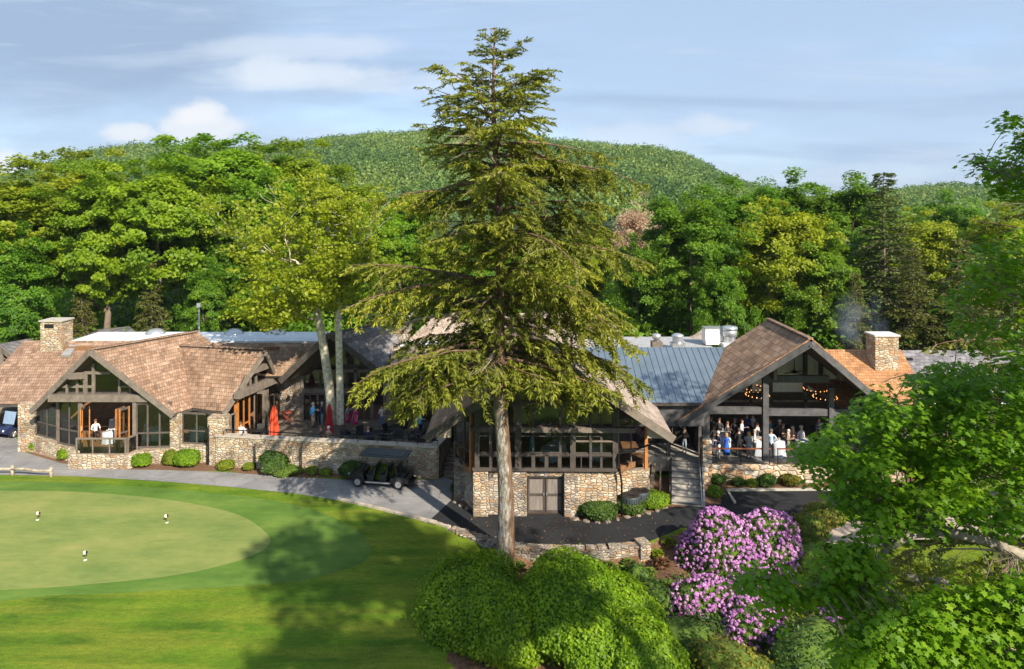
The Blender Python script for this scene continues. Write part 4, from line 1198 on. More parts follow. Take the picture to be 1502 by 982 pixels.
for a, b in ((A, tL), (A, tR)): fascia(DW, a, b, 0.36)
for a, b in ((R2, L2), (R2, Rr)): fascia(DW, a, b, 0.34, out=(.9,-.3,0))
gutter(DW, V2, L2); gutter(DW, (-37.9,47.1,3.2), (-32.0,47.1,3.2)); gutter(DW, tR, V2)
ridgecap(DW, A, B, SHAKE); ridgecap(DW, V1, R2, SHAKE)
slab('flat_roof', [(-33.8,52.1),(-14.4,52.1),(-14.4,55.8),(-33.8,55.8)], 6.2, 6.56, WHITEMEM, DW)
mb = MB()
for px in (228, 343, 405):
    p = P(px, 489, 55.0); mb.lathe([(0.75,0),(0.72,0.12),(0.55,0.3),(0.3,0.4),(0.0,0.43)], (p.x, 55.0, 6.56), 14)
mb2 = mb.build('skylight_dome', GALV, DW)
# chimney on the left slope
def chimney(parent, x0, x1, y0, y1, z0, z1, stone, cap=CONCRETE, slot=True, name='chimney'):
    mb = MB(); mb.box(((x0+x1)/2,(y0+y1)/2,(z0+z1)/2), (x1-x0, y1-y0, z1-z0))
    c = mb.build(name, stone, parent)
    m2 = MB(); m2.box(((x0+x1)/2,(y0+y1)/2,z1+0.05), (x1-x0+0.16, y1-y0+0.16, 0.10)); m2.build('chimney_cap', cap, c)
    if slot:
        m3 = MB(); m3.box(((x0+x1)/2-0.15, y0-0.012, z1-0.33), (x1-x0-0.9, 0.03, 0.30)); m3.build('flue_opening', BLACKMET, c)
    return c
chimney(DW, -35.35, -33.75, 51.1, 52.4, 3.6, 8.2, STONE)
mb = MB(); sk = [P(90,523,50.6),P(103,523,50.6),P(113,508,51.5),P(102,508,51.5)]
mb.prism([v+Vector((0,-0.03,0.10)) for v in sk], (0,0.02,-0.15)); mb.build('skylight', GALV, DW)
# walls
Q = [P(53,0,47.0), P(86,0,45.8), P(118,0,45.0), P(198,0,44.9), P(252,0,45.1), P(267,0,45.3), P(311,0,45.0)]
Q = [Vector((q.x, q.y)) for q in Q]
def stonewall(parent, pts, th, z0, z1, mat=STONE, name='stone_wall'):
    mb = MB(); strip(mb, pts, th, z0, z1); return mb.build(name, mat, parent)
mb = MB(); mb.box((-33.35, 47.25, 1.6), (1.15, 0.9, 3.3)); mb.build('stone_pier', STONE, DW)
stonewall(DW, [Q[0], Q[1]], 0.5, -0.1, 1.12)
pl = [Q[1]+Vector((0,-.05)), Q[2]+Vector((0.3,-.05)), Vector((-28.3,44.0)), Vector((-24.7,44.0)), Vector((-24.3,44.75)), Q[4]+Vector((0.1,-.1))]
stonewall(DW, pl, 0.5, -0.1, 0.92)
mb = MB(); mb.box((-28.25,44.25,0.5), (0.75,0.6,1.25)); mb.build('stone_pier', STONE, DW)
mb = MB(); mb.box((-22.2,45.15,1.55), (0.62,0.6,3.3)); mb.build('stone_pier', STONE, DW)
stonewall(DW, [Q[5], Q[6]], 0.5, -0.1, 1.12)
mb = MB(); mb.box((-19.25,44.75,1.55), (1.12,0.8,3.2)); mb.build('stone_pier', STONE, DW)
slab('floor', [(-32.7,47.2),(-30.2,46.0),(-28.4,45.2),(-24.8,45.1),(-22.4,45.4),(-19.8,45.3),(-18.9,45.3),(-17.4,50.4),(-21,52),(-33,52)], 0.7, 0.93, WARMWOOD, DW)
slab('back_wall', [(-34,51.2),(-17.5,51.2),(-17.5,51.4),(-34,51.4)], 0.9, 6.3, WARMWOOD, DW)
slab('floor', [(-28.0,44.05),(-24.9,44.05),(-24.7,45.05),(-28.3,45.15)], 0.7, 0.925, WARMWOOD, DW)
f0 = Fac(Q[0], Q[1]); f1 = Fac(Q[1], Q[2]); f2 = Fac(Q[2], Q[3]); f3 = Fac(Q[3], Q[4]); f5 = Fac(Q[5], Q[6])
f0.window(DW, 0, f0.L, 1.12, 3.35, 2, 1, rows=[0.42], mat=FRAMEWOOD, fw=.10)
f1.window(DW, 0, f1.L, 0.92, 4.1, 2, 1, rows=[0.33], mat=FRAMEWOOD, fw=.13)
for k in (0, 1): f1.piece('post', GREYWOOD, DW, (0 if k == 0 else f1.L)-0.11, (0 if k == 0 else f1.L)+0.11, 0.92, 4.2, -0.1, 0.1)
f3.window(DW, 0.05, f3.L, 0.92, 3.95, 3, 1, rows=[0.33], mat=FRAMEWOOD, fw=.13)
f3.piece('post', GREYWOOD, DW, -0.12, 0.10, 0.92, 4.2, -0.1, 0.1)
f5.window(DW, 0, f5.L, 1.12, 3.2, 2, 1, rows=[0.42], mat=FRAMEWOOD, fw=.11)
# folding doors of oiled wood and the projecting balcony box
for px, ang in ((121, 1.15), (131, 1.0), (190, 2.0), (182, 1.75)):
    p = P(px, 0, 44.7 if px < 150 else 44.8); d = Vector((math.cos(ang), -math.sin(ang)))*0.75
    dr = Fac((p.x, p.y), (p.x+d.x, p.y+d.y)); mb = MB()
    for u0, u1, z0, z1 in ((0,.09,1,3.75),(.66,.75,1,3.75),(.09,.66,1,1.2),(.09,.66,3.6,3.75),(.09,.66,2.1,2.2)): dr.bar(mb, u0, u1, z0, z1, -.03, .03, 1 if u0 == 0 or u1 == .75 else 0)
    dd = mb.build('folding_door', [FRAMEWOOD, ORANGEWOOD], DW)
    g = MB(); g.add([dr.pt(.09,1.2), dr.pt(.66,1.2), dr.pt(.66,3.6), dr.pt(.09,3.6)], [(0,1,2,3)]); g.build('pane', GLASS, dd)
fb = Fac((-28.1,43.95), (-24.85,43.95)); fbr = Fac((-24.85,43.95), (-24.6,44.75))
fb.window(DW, 0, fb.L, 0.85, 1.95, 3, 1, fw=0.10, mat=GREYWOOD, name='balustrade')
fbr.window(DW, 0.05, fbr.L, 0.85, 1.95, 1, 1, fw=0.09, mat=GREYWOOD, name='balustrade')
# the long beam and the glazed gable
fg = Fac((-32.1,45.35), (-22.3,45.15))
fg2 = Fac((-31.0,44.78), (-22.9,44.7))
u0, z0 = fg2.sz(70, 584); u1, _ = fg2.sz(217, 584)
fg2.piece('beam', GREYWOOD, DW, u0, u1, 4.02, 4.48, -0.35, 0.0)
fg.gable(DW, [(1.6,4.5),(8.5,4.5),(4.85,7.35)])
for px, a, b, w in ((99,564,578,.14),(114,553,578,.14),(126,546,578,.26),(138,533,578,.2),(176,556,578,.14),(192,564,578,.12)): fg.post(DW, px, a, b, w, -0.05, 0.10, GREYWOOD)
for p0, p1, y, h in ((88,137,567,.16),(124,163,547,.18),(178,194,567,.12)): fg.rail(DW, p0, p1, y, h, -0.05, 0.09, GREYWOOD)
mb = MB(); mb.beam(P(102,552,44.3), P(127,551,45.4), .28, .42); mb.build('beam', GREYWOOD, DW)
# gable end towards the terrace
fr = Fac((-18.62,45.0), (-17.2,50.5))
fr.window(DW, 0.05, 0.55, 0.98, 3.1, 1, 1, mat=GREYWOOD)
fr.window(DW, 0.75, 2.1, 0.98, 4.0, 2, 1, mat=ORANGEWOOD, fw=0.13, rows=[0.36])
fr.window(DW, 4.3, 5.6, 0.98, 3.2, 2, 1, mat=DARKWOOD)
fr.piece('post', ORANGEWOOD, DW, 0.56, 0.74, 0.98, 3.6, -.1, .1)
fr.piece('post', GREYWOOD, DW, 3.9, 4.15, 0.98, 4.2, -.1, .1)
fr.piece('beam', GREYWOOD, DW, 0.4, 5.3, 4.05, 4.5, 0.0, 0.45)
fr.piece('beam', GREYWOOD, DW, 1.9, 3.7, 5.35, 5.75, 0.0, 0.45)
fr.gable(DW, [(0.9,4.5),(4.9,4.5),(2.75,6.6)])
for u in (1.6, 2.1, 2.75): fr.piece('post', GREYWOOD, DW, u-.08, u+.08, 4.5, 5.35, -.05, .1)
for k in range(4):     # folded glass doors standing open beside the opening
    p = fr.pt(2.5+0.16*k, 0, 0.05+0.75*(k % 2)); q = fr.pt(2.55+0.16*k, 0, 0.8-0.75*(k % 2))
    dr = Fac(p, q); mb = MB()
    for a, b, c_, d_ in ((0,.09,1.0,4.0),(dr.L-.09,dr.L,1.0,4.0),(.09,dr.L-.09,1.0,1.2),(.09,dr.L-.09,3.85,4.0)): dr.bar(mb, a, b, c_, d_, -.03, .03)
    dd = mb.build('folding_door', GREYWOOD, DW)
    g = MB(); g.add([dr.pt(.09,1.2), dr.pt(dr.L-.09,1.2), dr.pt(dr.L-.09,3.85), dr.pt(.09,3.85)], [(0,1,2,3)]); g.build('pane', GLASS, dd)
mb = MB(); mb.tube([P(299,606,45.4), P(303,607,45.0), P(311,612,44.75), (-19.72,44.28,2.5), (-19.72,44.28,0.1)], 0.05, 6); mb.build('downspout', BLACKMET, DW)

# ================================================== far left wing
FW = thing('far_wing', 'grey shingled wing with timber framed windows, cut off by the left edge', 'building', (-41, 56, 0))
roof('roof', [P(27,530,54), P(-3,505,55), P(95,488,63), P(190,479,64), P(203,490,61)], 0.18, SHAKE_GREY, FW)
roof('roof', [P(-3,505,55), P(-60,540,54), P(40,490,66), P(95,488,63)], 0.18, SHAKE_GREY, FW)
fascia(FW, P(27,530,54), P(-3,505,55), 0.4); fascia(FW, P(-60,548,54), P(-3,505,55), 0.4)
ff = Fac((-46,55), (-38.9,54.8))
slab('back_wall', [(-50,58),(-34,58),(-34,58.2),(-50,58.2)], 0, 5.4, INTDARK, FW)
stonewall(FW, [(-50,55.1),(-38.9,55.1)], 0.3, -0.1, 1.5)
for a, b in ((-40,2),(4,26)): ff.wpx(FW, a, 520+(4 if a < 0 else 6), b, 585, nx=2, rows=[.55], mat=GREYWOOD)
ff.post(FW, 3, 515, 590, .3, mat=GREYWOOD)
slab('wall', [(-39.3,54.6),(-38.9,54.6),(-38.9,58),(-39.3,58)], 0, 4.4, INTDARK, FW)

# ================================================== terrace and lounge
DECK = M('weathered_deck_boards', (0.20,0.165,0.13), 0.8, var=0.3, scale=2.0, bump=0.3, bscale=14, stretch=(0.35,4,1))
TR = thing('terrace', 'raised timber terrace behind a long rough stone parapet wall', 'terrace', (-12, 46, 0))
slab('floor', [(-19.0,44.8),(-4.6,42.7),(-4.2,50.6),(-17.2,50.6)], 0.6, 1.0, DECK, TR)
stonewall(TR, densify([(-19.2,44.45),(-4.62,42.35)], 1.2), 0.45, -0.1, 1.93)
stonewall(TR, [(-4.75,42.2),(-4.25,44.6)], 0.45, -0.1, 1.93)
mb = MB(); strip(mb, densify([(-19.2,44.45),(-4.5,42.33)], 1.0), 0.56, 1.93, 2.03, jit=0.015); mb.build('wall_cap', M('sandstone_cap', (0.40,0.35,0.29), .9, var=.2), TR)
mb = MB(); strip(mb, [(-4.72,42.65),(-4.24,44.7)], 0.56, 1.933, 2.033); mb.build('wall_cap', M('sandstone_cap', (0.4,0.35,0.29)), TR)
mb = MB()
rp = [Vector((-18.7,44.52,2.28)).lerp(Vector((-4.6,42.5,2.28)), i/11) for i in range(12)]
mb.tube([rp[0], rp[-1]], 0.04, 6)
for p in rp: mb.tube([p, p+Vector((0,-0.3,-0.0)), p+Vector((0,-0.33,-0.75))], 0.022, 5)
mb.build('handrail', BLACKMET, TR)
for px in (378, 445):
    p = P(px, 660, 44.4-(px-310)*0.0062); mb = MB(); mb.tube([(p.x, p.y-0.45, 1.7), (p.x, p.y-0.45, 0.05)], 0.045, 6); mb.build('downspout', BLACKMET, TR)
# steps between terrace and pavilion
mb = MB()
for i in range(7): mb.box((-3.2, 42.6+0.34*i, (0.145*(i+1))/2), (2.1, 0.34, 0.145*(i+1)))
tag(mb.build('stone_steps', STONE_GREY), 'brown stone steps climbing between the terrace wall and the glass pavilion', 'steps')

LG = thing('lounge_wing', 'grey shingled lounge gable with a stone flank behind the terrace', 'building', (-12, 50, 0))
Mx = Vector((-12.7,47.5,8.07)); MBk = Vector((-9.86,51.6,8.07)); ML = Vector((-16.5,48.5,4.54)); MR = Vector((-9.36,49.0,4.95))
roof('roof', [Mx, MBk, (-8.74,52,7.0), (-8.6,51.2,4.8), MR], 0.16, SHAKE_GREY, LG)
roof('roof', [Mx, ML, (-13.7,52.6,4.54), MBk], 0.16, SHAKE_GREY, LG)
for a, b in ((Mx, ML), (Mx, MR)): fascia(LG, a, b, 0.42, mat=DARKWOOD)
chimney(LG, -10.2, -7.9, 52.4, 53.8, 4, 8.35, STONE_GREY, slot=False)
fl = Fac((-17.1,50.6), (-8.3,50.6))
u0 = fl.s_of(413); u1 = fl.s_of(443)
mb = MB(); pts = [fl.pt(u0-.1,0.9), fl.pt(u1,0.9), fl.pt(u1,6.6), fl.pt(u0-.1,5.0)]
mb.prism(pts, (0,0.4,0)); mb.build('stone_wall', STONE_GREY, LG)
for a, b in ((444, 466), (466, 488), (500, 522), (522, 545)): fl.wpx(LG, a, 578, b, 617, nx=2, mat=GREYWOOD, glass=GLASS)
for a, b in ((444, 470), (470, 508), (508, 532)): fl.wpx(LG, a, 545, b, 569, nx=1, mat=DARKWOOD)
fl.gable(LG, [(fl.s_of(444),5.05),(fl.s_of(540),5.05),(fl.s_of(520),6.3),(fl.s_of(487),7.6)])
fl.rail(LG, 440, 548, 573, .36, -.1, .16, GREYWOOD); fl.rail(LG, 440, 548, 544, .2, -.1, .12, GREYWOOD)
for px in (444, 500, 522, 546): fl.post(LG, px, 540, 617, .24, mat=GREYWOOD)
fl.post(LG, 570, 545, 628, .75, -.2, .2, STONE_GREY, 'stone_pier')
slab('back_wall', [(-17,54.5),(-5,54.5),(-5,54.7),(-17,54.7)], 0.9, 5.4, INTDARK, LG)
slab('floor', [(-17,50.7),(-4,50.7),(-4,54.5),(-17,54.5)], 0.7, 0.98, WARMWOOD, LG)
mb = MB(); p = P(424, 583, 50.5); mb.box((p.x, 50.4, p.z), (.16,.14,.3)); mb.build('wall_lamp', BLACKMET, LG)

# link building behind the hemlock
LK = thing('link_building', 'long silver shingled roof mostly hidden behind the great hemlock', 'building', (-2, 51, 0))
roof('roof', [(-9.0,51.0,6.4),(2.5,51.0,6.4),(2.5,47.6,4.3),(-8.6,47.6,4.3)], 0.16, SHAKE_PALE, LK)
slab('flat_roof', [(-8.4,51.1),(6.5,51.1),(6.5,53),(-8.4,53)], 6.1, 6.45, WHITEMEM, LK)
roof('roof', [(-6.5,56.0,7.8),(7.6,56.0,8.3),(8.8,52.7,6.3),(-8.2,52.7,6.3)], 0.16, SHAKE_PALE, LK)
gutter(LK, (-8.6,47.6,4.3), (-1,47.6,4.3))
slab('wall', [(-8.2,50.5),(-3.0,50.5),(-3.0,50.7),(-8.2,50.7)], 3.2, 4.6, INTDARK, LK)
fk = Fac((-8.0,50.3), (-3.0,50.3))
fk.window(LK, 0.6, 2.6, 1.0, 3.2, 2, 1, mat=DARKWOOD); fk.window(LK, 2.8, 4.8, 1.0, 3.2, 2, 1, mat=DARKWOOD)
slab('back_wall', [(-8.2,53.2),(7,53.2),(7,53.4),(-8.2,53.4)], 0.9, 6.0, INTDARK, LK)

# ================================================== glass pavilion
PV = thing('pavilion', 'tall glass fronted pavilion over a stone base with a double door, behind the great trunk', 'building', (2, 40, 0))
pa = Vector((1.95,34.6,9.35)); pL = Vector((-4.55,35.7,4.86)); pR = Vector((8.45,35.6,4.86)); pb = Vector((1.95,52,9.35))
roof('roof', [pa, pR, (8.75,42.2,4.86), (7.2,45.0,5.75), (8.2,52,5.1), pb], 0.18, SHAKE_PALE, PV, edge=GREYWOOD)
roof('roof', [pa, pL, (-4.6,43.0,4.86), (-4.6,52,4.86), pb], 0.18, SHAKE_OLD, PV, edge=DARKWOOD)  # darker shakes and edge stand in for shade on this slope
fascia(PV, pa, pL, 0.42, mat=DARKWOOD); fascia(PV, pa, pR, 0.42, mat=GREYWOOD)
mb = MB()
for a, s_ in ((pR, -1), (pL, 1)):     # tan triangular return under the eaves
    b = Vector((a.x+s_*1.35, a.y+0.15, a.z-0.12)); a2 = Vector((a.x+s_*0.08, a.y+0.15, a.z-0.16))
    mb.prism([a2, b, b+Vector((0,0,0.80))], (0,0.12,0))
mb.build('eave_return', TANPANEL, PV)
SB = [(-2.05,37.35),(5.75,37.25)]
fp = Fac(*SB)
ud0 = fp.s_of(773); ud1 = fp.s_of(827)
fp.piece('stone_wall', STONE_GREY, PV, 0, ud0, -0.1, 2.45, -0.5, 0.0)
fp.piece('stone_wall', STONE, PV, ud1, fp.L, -0.1, 2.45, -0.5, 0.0)
fp.piece('stone_wall', STONE_GREY, PV, ud0, ud1, 2.12, 2.45, -0.5, 0.0)
fp.piece('stone_pier', STONE_GREY, PV, ud1+0.02, ud1+0.75, -0.15, 2.35, 0.0, 0.28)
fp.piece('stone_pier', STONE_GREY, PV, ud0-0.85, ud0-0.02, -0.15, 2.40, 0.0, 0.22)
fp.piece('stone_pier', STONE, PV, -0.05, 0.75, -0.15, 2.42, 0.0, 0.25)
# double door
dm = (ud0+ud1)/2
PLANK = M('weathered_door_planks', (0.20,0.175,0.155), .8, var=.3, scale=3, bump=.35, bscale=16, stretch=(6,6,.5))
fp.piece('door_frame', DARKWOOD, PV, ud0, ud1, 2.0, 2.12, -0.4, -0.1)
for a, b in ((ud0+.04, dm-.02), (dm+.02, ud1-.04)):
    mb = MB(); fp.bar(mb, a, b, 0.02, 2.0, -0.32, -0.24); d_ = mb.build('door', PLANK, PV)
    m2 = MB()
    for c0, c1, z0, z1 in ((a,a+.1,.02,2),(b-.1,b,.02,2),(a+.1,b-.1,.02,.16),(a+.1,b-.1,1.88,2),(a+.1,b-.1,.95,1.08)): fp.bar(m2, c0, c1, z0, z1, -0.24, -0.21)
    m2.build('door_rail', DARKWOOD, d_)
    m3 = MB(); hx = b-.06 if b < dm else a+.06; fp.bar(m3, hx-.03, hx+.03, 1.0, 1.12, -0.21, -0.16); m3.build('handle', GALV, d_)
# side stone: left pier and wall, right set-back wall
mb = MB(); mb.box((-2.95,39.4,1.1), (0.75,0.6,2.5)); mb.build('stone_pier', STONE_GREY, PV)
stonewall(PV, [(-2.6,39.3),(-1.8,37.6)], 0.4, -0.1, 2.15, STONE_GREY)
stonewall(PV, [(5.7,38.6),(7.75,38.9)], 0.4, -0.1, 1.95)
stonewall(PV, [(7.7,38.95),(7.85,41.5)], 0.35, -0.1, 1.95)
stonewall(PV, [(5.62,37.45),(5.72,38.6)], 0.3, -0.1, 2.40)
slab('floor', [(-2.6,38.0),(-1.8,37.6),(5.6,37.5),(7.6,39.2),(7.6,42),(-3.6,42)], 2.1, 2.4, WARMWOOD, PV)
mb = MB(); mb.prism([(-3.6,43.4,1.0),(7.6,43.4,1.0),(7.6,43.4,4.9),(1.95,43.4,8.9),(-3.6,43.4,4.9)], (0,.2,0)); mb.build('back_wall', INTDARK, PV)
# glazing: main front
fq = Fac((-2.05,37.3), (5.75,37.2))
z_low, z_mid, z_b1, z_b2 = 2.5, 3.35, 4.72, 6.15
us = [fq.s_of(p) for p in (698, 720, 760, 782, 822, 840, 865, 882, 905)]
us[0] = 0.0; us[-1] = fq.L
for a, b in zip(us[:-1], us[1:]):
    fq.window(PV, a, b, z_low, z_mid-0.08, 2 if b-a > .9 else 1, 1, mat=DARKWOOD, fw=.06)
    fq.window(PV, a, b, z_mid+0.06, z_b1-0.12, 1, 1, rows=[.78], mat=DARKWOOD, fw=.06)
    za = min(7.6, z_b2-0.1)
    fq.window(PV, a, b, z_b1+0.14, za, 1, 1, mat=DARKWOOD, fw=.06)
fq.gable(PV, [(0.25,6.25),(fq.L-0.25,6.25),(3.97,8.9)])
for px, w in ((700,.26),(720,.16),(760,.34),(840,.30),(866,.14),(902,.28)):
    u = fq.s_of(px); fq.piece('post', DARKWOOD, PV, u-w/2, u+w/2, z_low, 6.9 if 730 < px < 880 else 6.2, -.05, .16)
def rl(z, u0, u1, h, o1, mat, o0=-.05): fq.piece('beam', mat, PV, u0, u1, z-h/2, z+h/2, o0, o1)
rl(2.56, -.1, fq.L+.1, .16, .2, DARKWOOD, .062); rl(z_mid, 0, fq.L, .14, .12, DARKWOOD)
rl(z_b1+.02, fq.s_of(690), fq.s_of(775), .24, .15, DARKWOOD)
rl(z_b1+.05, fq.s_of(764), fq.s_of(931), .26, .36, GREYWOOD, .165); rl(z_b2, fq.s_of(822), fq.s_of(884), .14, .30, GREYWOOD, .165)
rl(z_b2, 0.1, fq.L-.1, .2, .10, DARKWOOD); rl(4.1, fq.s_of(840), fq.L, .08, .14, GREYWOOD, .06)
mb = MB()
for k in range(5): 
    u = fq.s_of(763)+(fq.s_of(840)-fq.s_of(763))*k/4; fq.bar(mb, u-.1, u+.1, 2.64, 3.28, .062, .12)
mb.build('railing', DARKWOOD, PV)
# returns at both ends
fw1 = Fac((-3.3,39.6), (-2.05,37.45)); fe1 = Fac((5.8,38.5), (7.7,38.8)); fe0 = Fac((5.76,37.3), (5.8,38.5))
fw1.window(PV, 0, fw1.L, 2.2, 4.9, 2, 1, rows=[.38], mat=DARKWOOD); fw1.window(PV, 0, fw1.L, 5.0, 5.9, 2, 1, mat=DARKWOOD)
fw1.piece('post', ORANGEWOOD, PV, fw1.L-.42, fw1.L-.26, 2.2, 5.9, -.05, .12)
fe1.window(PV, 0, fe1.L, 1.98, 3.0, 2, 1, mat=GREYWOOD); fe1.window(PV, 0, fe1.L, 3.08, 4.9, 2, 1, mat=GREYWOOD)
fe1.piece('post', ORANGEWOOD, PV, fe1.L-.18, fe1.L, 1.95, 4.4, -.05, .1); fe1.piece('post', TANPANEL, PV, 0.05, .22, 1.95, 5.4, -.05, .14)
fe0.window(PV, 0, fe0.L, 2.4, 5.6, 1, 1, rows=[.4], mat=DARKWOOD)
mb = MB(); mb.tube([P(960,650,36.9), P(935,659,36.9), P(909,665,36.9), P(907,672,36.9), (5.88,36.95,2.3), (5.95,36.98,1.9), (5.95,36.98,0.05)], 0.055, 6); mb.build('downspout', BLACKMET, PV)
# left stair rail of the pavilion
mb = MB(); mb.tube([(-4.3,43.9,2.35), (-3.4,41.6,1.75), (-2.9,40.0,1.2)], .035, 6); mb.build('handrail', BLACKMET, PV)

# ================================================== metal roofed entrance
EN = thing('entrance_link', 'entrance link under a blue grey standing seam metal roof with concrete stairs', 'building', (11, 43, 0))
METAL = M('blue_grey_metal_roof', (0.17,0.22,0.27), 0.32, 0.45, var=0.10, scale=0.7)
ma, mb_, mc, md = Vector((4.6,45.8,7.4)), Vector((14.3,45.8,7.4)), Vector((11.45,40.9,5.1)), Vector((7.5,40.9,5.1))
ro = roof('roof', [ma, mb_, mc, md], 0.12, METAL, EN)
rb = MB(); 
for k in range(24):
    x = 4.9+0.42*k
    y1 = 45.75; y0 = 40.92
    if x < 7.5: y0 = 40.9+(7.5-x)/2.9*4.9
    if x > 11.45: y0 = 40.9+(x-11.45)/2.85*4.9
    if y1-y0 < .15: continue
    zf = lambda y: 5.1+(y-40.9)*2.3/4.9
    rb.beam((x,y0,zf(y0)+.015), (x,y1,zf(y1)+.015), .025, .06)
rb.build('standing_seam', METAL, EN, kind='stuff')
gutter(EN, md, mc)
slab('flat_roof', [(5,45.9),(14.2,45.9),(14.2,52),(5,52)], 6.5, 6.9, M('grey_membrane', (.35,.35,.36), .7), EN)
roof('hip_roof', [P(998,505,50), P(1062,505,50), P(1062,487,53), P(1035,480,54)], .1, SHAKE_PALE, EN)
slab('fascia', [(7.6,41.15),(11.6,41.15),(11.6,41.35),(7.6,41.35)], 3.6, 4.95, BLUEWOOD, EN)
slab('floor', [(8.0,42.9),(12.1,42.9),(12.1,49),(8.0,49)], 0.2, 1.1, CONCRETE, EN)
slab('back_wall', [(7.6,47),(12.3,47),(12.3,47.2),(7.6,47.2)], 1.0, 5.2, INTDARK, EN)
fe = Fac((8.2,45.4), (12.0,45.4))
for k in range(3): fe.window(EN, .1+1.25*k, 1.25+1.25*k, 1.1, 3.5, 1, 1, mat=DARKWOOD, name='door')
for x in (9.9, 11.9): 
    mb = MB(); mb.box((x, 43.2, 2.6), (.22,.22,3.0)); mb.build('post', BLUEWOOD, EN)
def rooftop(name, label, cat, mbs):
    t_ = thing(name, label, cat, mbs[0][2])
    for nm, m_, _, mm in mbs: m_.build(nm, mm, t_)
p = P(963, 500, 46.5); mb = MB(); mb.lathe([(.20,-.4),(.20,0.1),(.30,.15),(.30,.42),(.22,.46),(0,.5)], p, 12); 
m2 = MB(); m2.box((p.x,p.y,p.z-.25), (.7,.7,.4)); rooftop('roof_vent', 'slim galvanised vent pipe on a curb, leftmost on the blue metal roof ridge', 'vent', [('pipe', mb, p, GALV), ('curb', m2, p, GREYWOOD)])
p = P(994, 497, 47.5); mb = MB(); mb.lathe([(.36,-.5),(.36,.12),(.42,.16),(.42,.26),(.2,.36),(0,.38)], p, 14); m2 = MB(); m2.box((p.x,p.y,p.z-.45), (.9,.9,.3)); rooftop('roof_vent', 'squat mushroom vent behind the blue metal roof ridge', 'vent', [('cowl', mb, p, GALV), ('curb', m2, p, GALV)])
p = P(1045, 492, 49.0); mb = MB(); mb.box((p.x,p.y,p.z+.1), (1.25,.9,.85)); mb.box((p.x,p.y,p.z-.45), (1.15,.8,.3)); m2 = MB(); m2.box((p.x,p.y,p.z+.55), (1.32,.96,.06)); rooftop('air_handler', 'white box shaped air handler on the roof beside the round exhaust fan', 'air handler', [('casing', mb, p, WHITEPAINT), ('lid', m2, p, GALV)])
p = P(1070, 492, 48.5); mb = MB(); mb.lathe([(.44,-.55),(.44,-.1),(.52,-.05),(.52,.35),(.44,.42)], p, 16); m2 = MB(); m2.lathe([(.40,.36),(.56,.42),(.56,.60),(.30,.66),(0,.67)], p, 16); m3 = MB(); m3.box((p.x,p.y,p.z-.65), (1.15,1.15,.3)); rooftop('exhaust_fan', 'round galvanised exhaust fan on a white curb at the party hall ridge', 'fan', [('housing', mb, p, GALV), ('hood', m2, p, GALV), ('curb', m3, p, WHITEPAINT)])
# concrete stairs
ST = thing('entrance_stairs', 'broad pale concrete stairs with black railings up to the entrance', 'stairs', (10, 40.5, 0))
sd = Vector((1.02,4.3)).normalized(); sn_ = Vector((sd.y,-sd.x))
b0 = Vector((9.05,38.65)); run = 4.42; ns = 8
mb = MB()
for i in range(ns):
    z1 = 1.1*(i+1)/ns; a = b0+sd*(run*i/ns); e = b0+sd*run
    c_ = [a, a+sn_*1.62, e+sn_*1.62, e]
    zz = 1.1*i/ns
    mb.hexa([(*v, zz-0.02 if i else -.1) for v in c_]+[(*v, z1) for v in c_])
mb.build('steps', CONCRETE, ST)
for i in range(ns):
    nb_ = MB(); a = b0+sd*(run*i/ns-.012); zz = 1.1*(i+1)/ns; e = a+sd*.06
    nb_.hexa([(*v, zz-.05) for v in (a, a+sn_*1.62, e+sn_*1.62, e)]+[(*v, zz+.006) for v in (a, a+sn_*1.62, e+sn_*1.62, e)])
    nb_.build('tread_nosing', M('dark_nosing', (.17,.16,.15), .8), ST)
mb = MB(); a = b0+sn_*1.72; e = b0+sd*run+sn_*1.72
mb.hexa([(*(a-sn_*.09),-.1),(*(a+sn_*.12),-.1),(*(e+sn_*.12),-.1),(*(e-sn_*.09),-.1),(*(a-sn_*.09),.35),(*(a+sn_*.12),.35),(*(e+sn_*.12),1.4),(*(e-sn_*.09),1.4)]); mb.build('side_wall', M('pale_concrete',(.52,.51,.48),.9), ST)
mb = MB(); a = b0-sn_*.10; e = b0+sd*run-sn_*.10
for k in range(14):
    q = a.lerp(e, k/13); zz = 1.1*k/13
    mb.tube([(q.x,q.y,zz+.05),(q.x,q.y,zz+1.0)], .016, 4)
mb.tube([(a.x,a.y,1.0),(e.x,e.y,2.1)], .03, 6); mb.tube([(a.x,a.y,.12),(e.x,e.y,1.25)], .02, 6); mb.tube([(a.x,a.y,-.05),(a.x,a.y,1.05)], .04, 6)
mb.build('railing', BLACKMET, ST)
mb = MB(); a = b0+sn_*1.70; e = b0+sd*run+sn_*1.70
for k in range(17):
    q = a.lerp(e, k/16); zz = .35+1.05*k/16
    mb.tube([(q.x,q.y,zz),(q.x,q.y,zz+.62)], .014, 4)
    if k < 16:
        q2 = a.lerp(e, (k+1)/16); mb.tube([(q.x,q.y,zz+.1),(q2.x,q2.y,zz+.55)], .010, 3); mb.tube([(q.x,q.y,zz+.5),(q2.x,q2.y,zz+.2)], .010, 3)
mb.tube([(a.x,a.y,1.0),(e.x,e.y,2.05)], .03, 6); mb.build('railing', BLACKMET, ST)
mb = MB(); strip(mb, [(8.02,39.3),(8.95,43.0)], 0.18, -.1, 0.75); mb.build('side_wall', STONE, ST)
mb = MB()
for k in range(9):
    q = Vector((8.5,39.2)).lerp(Vector((9.0,41.2)), k/8); mb.tube([(q.x,q.y,0),(q.x,q.y,1.35)], .022, 4)
mb.build('picket_gate', GREYWOOD, ST)

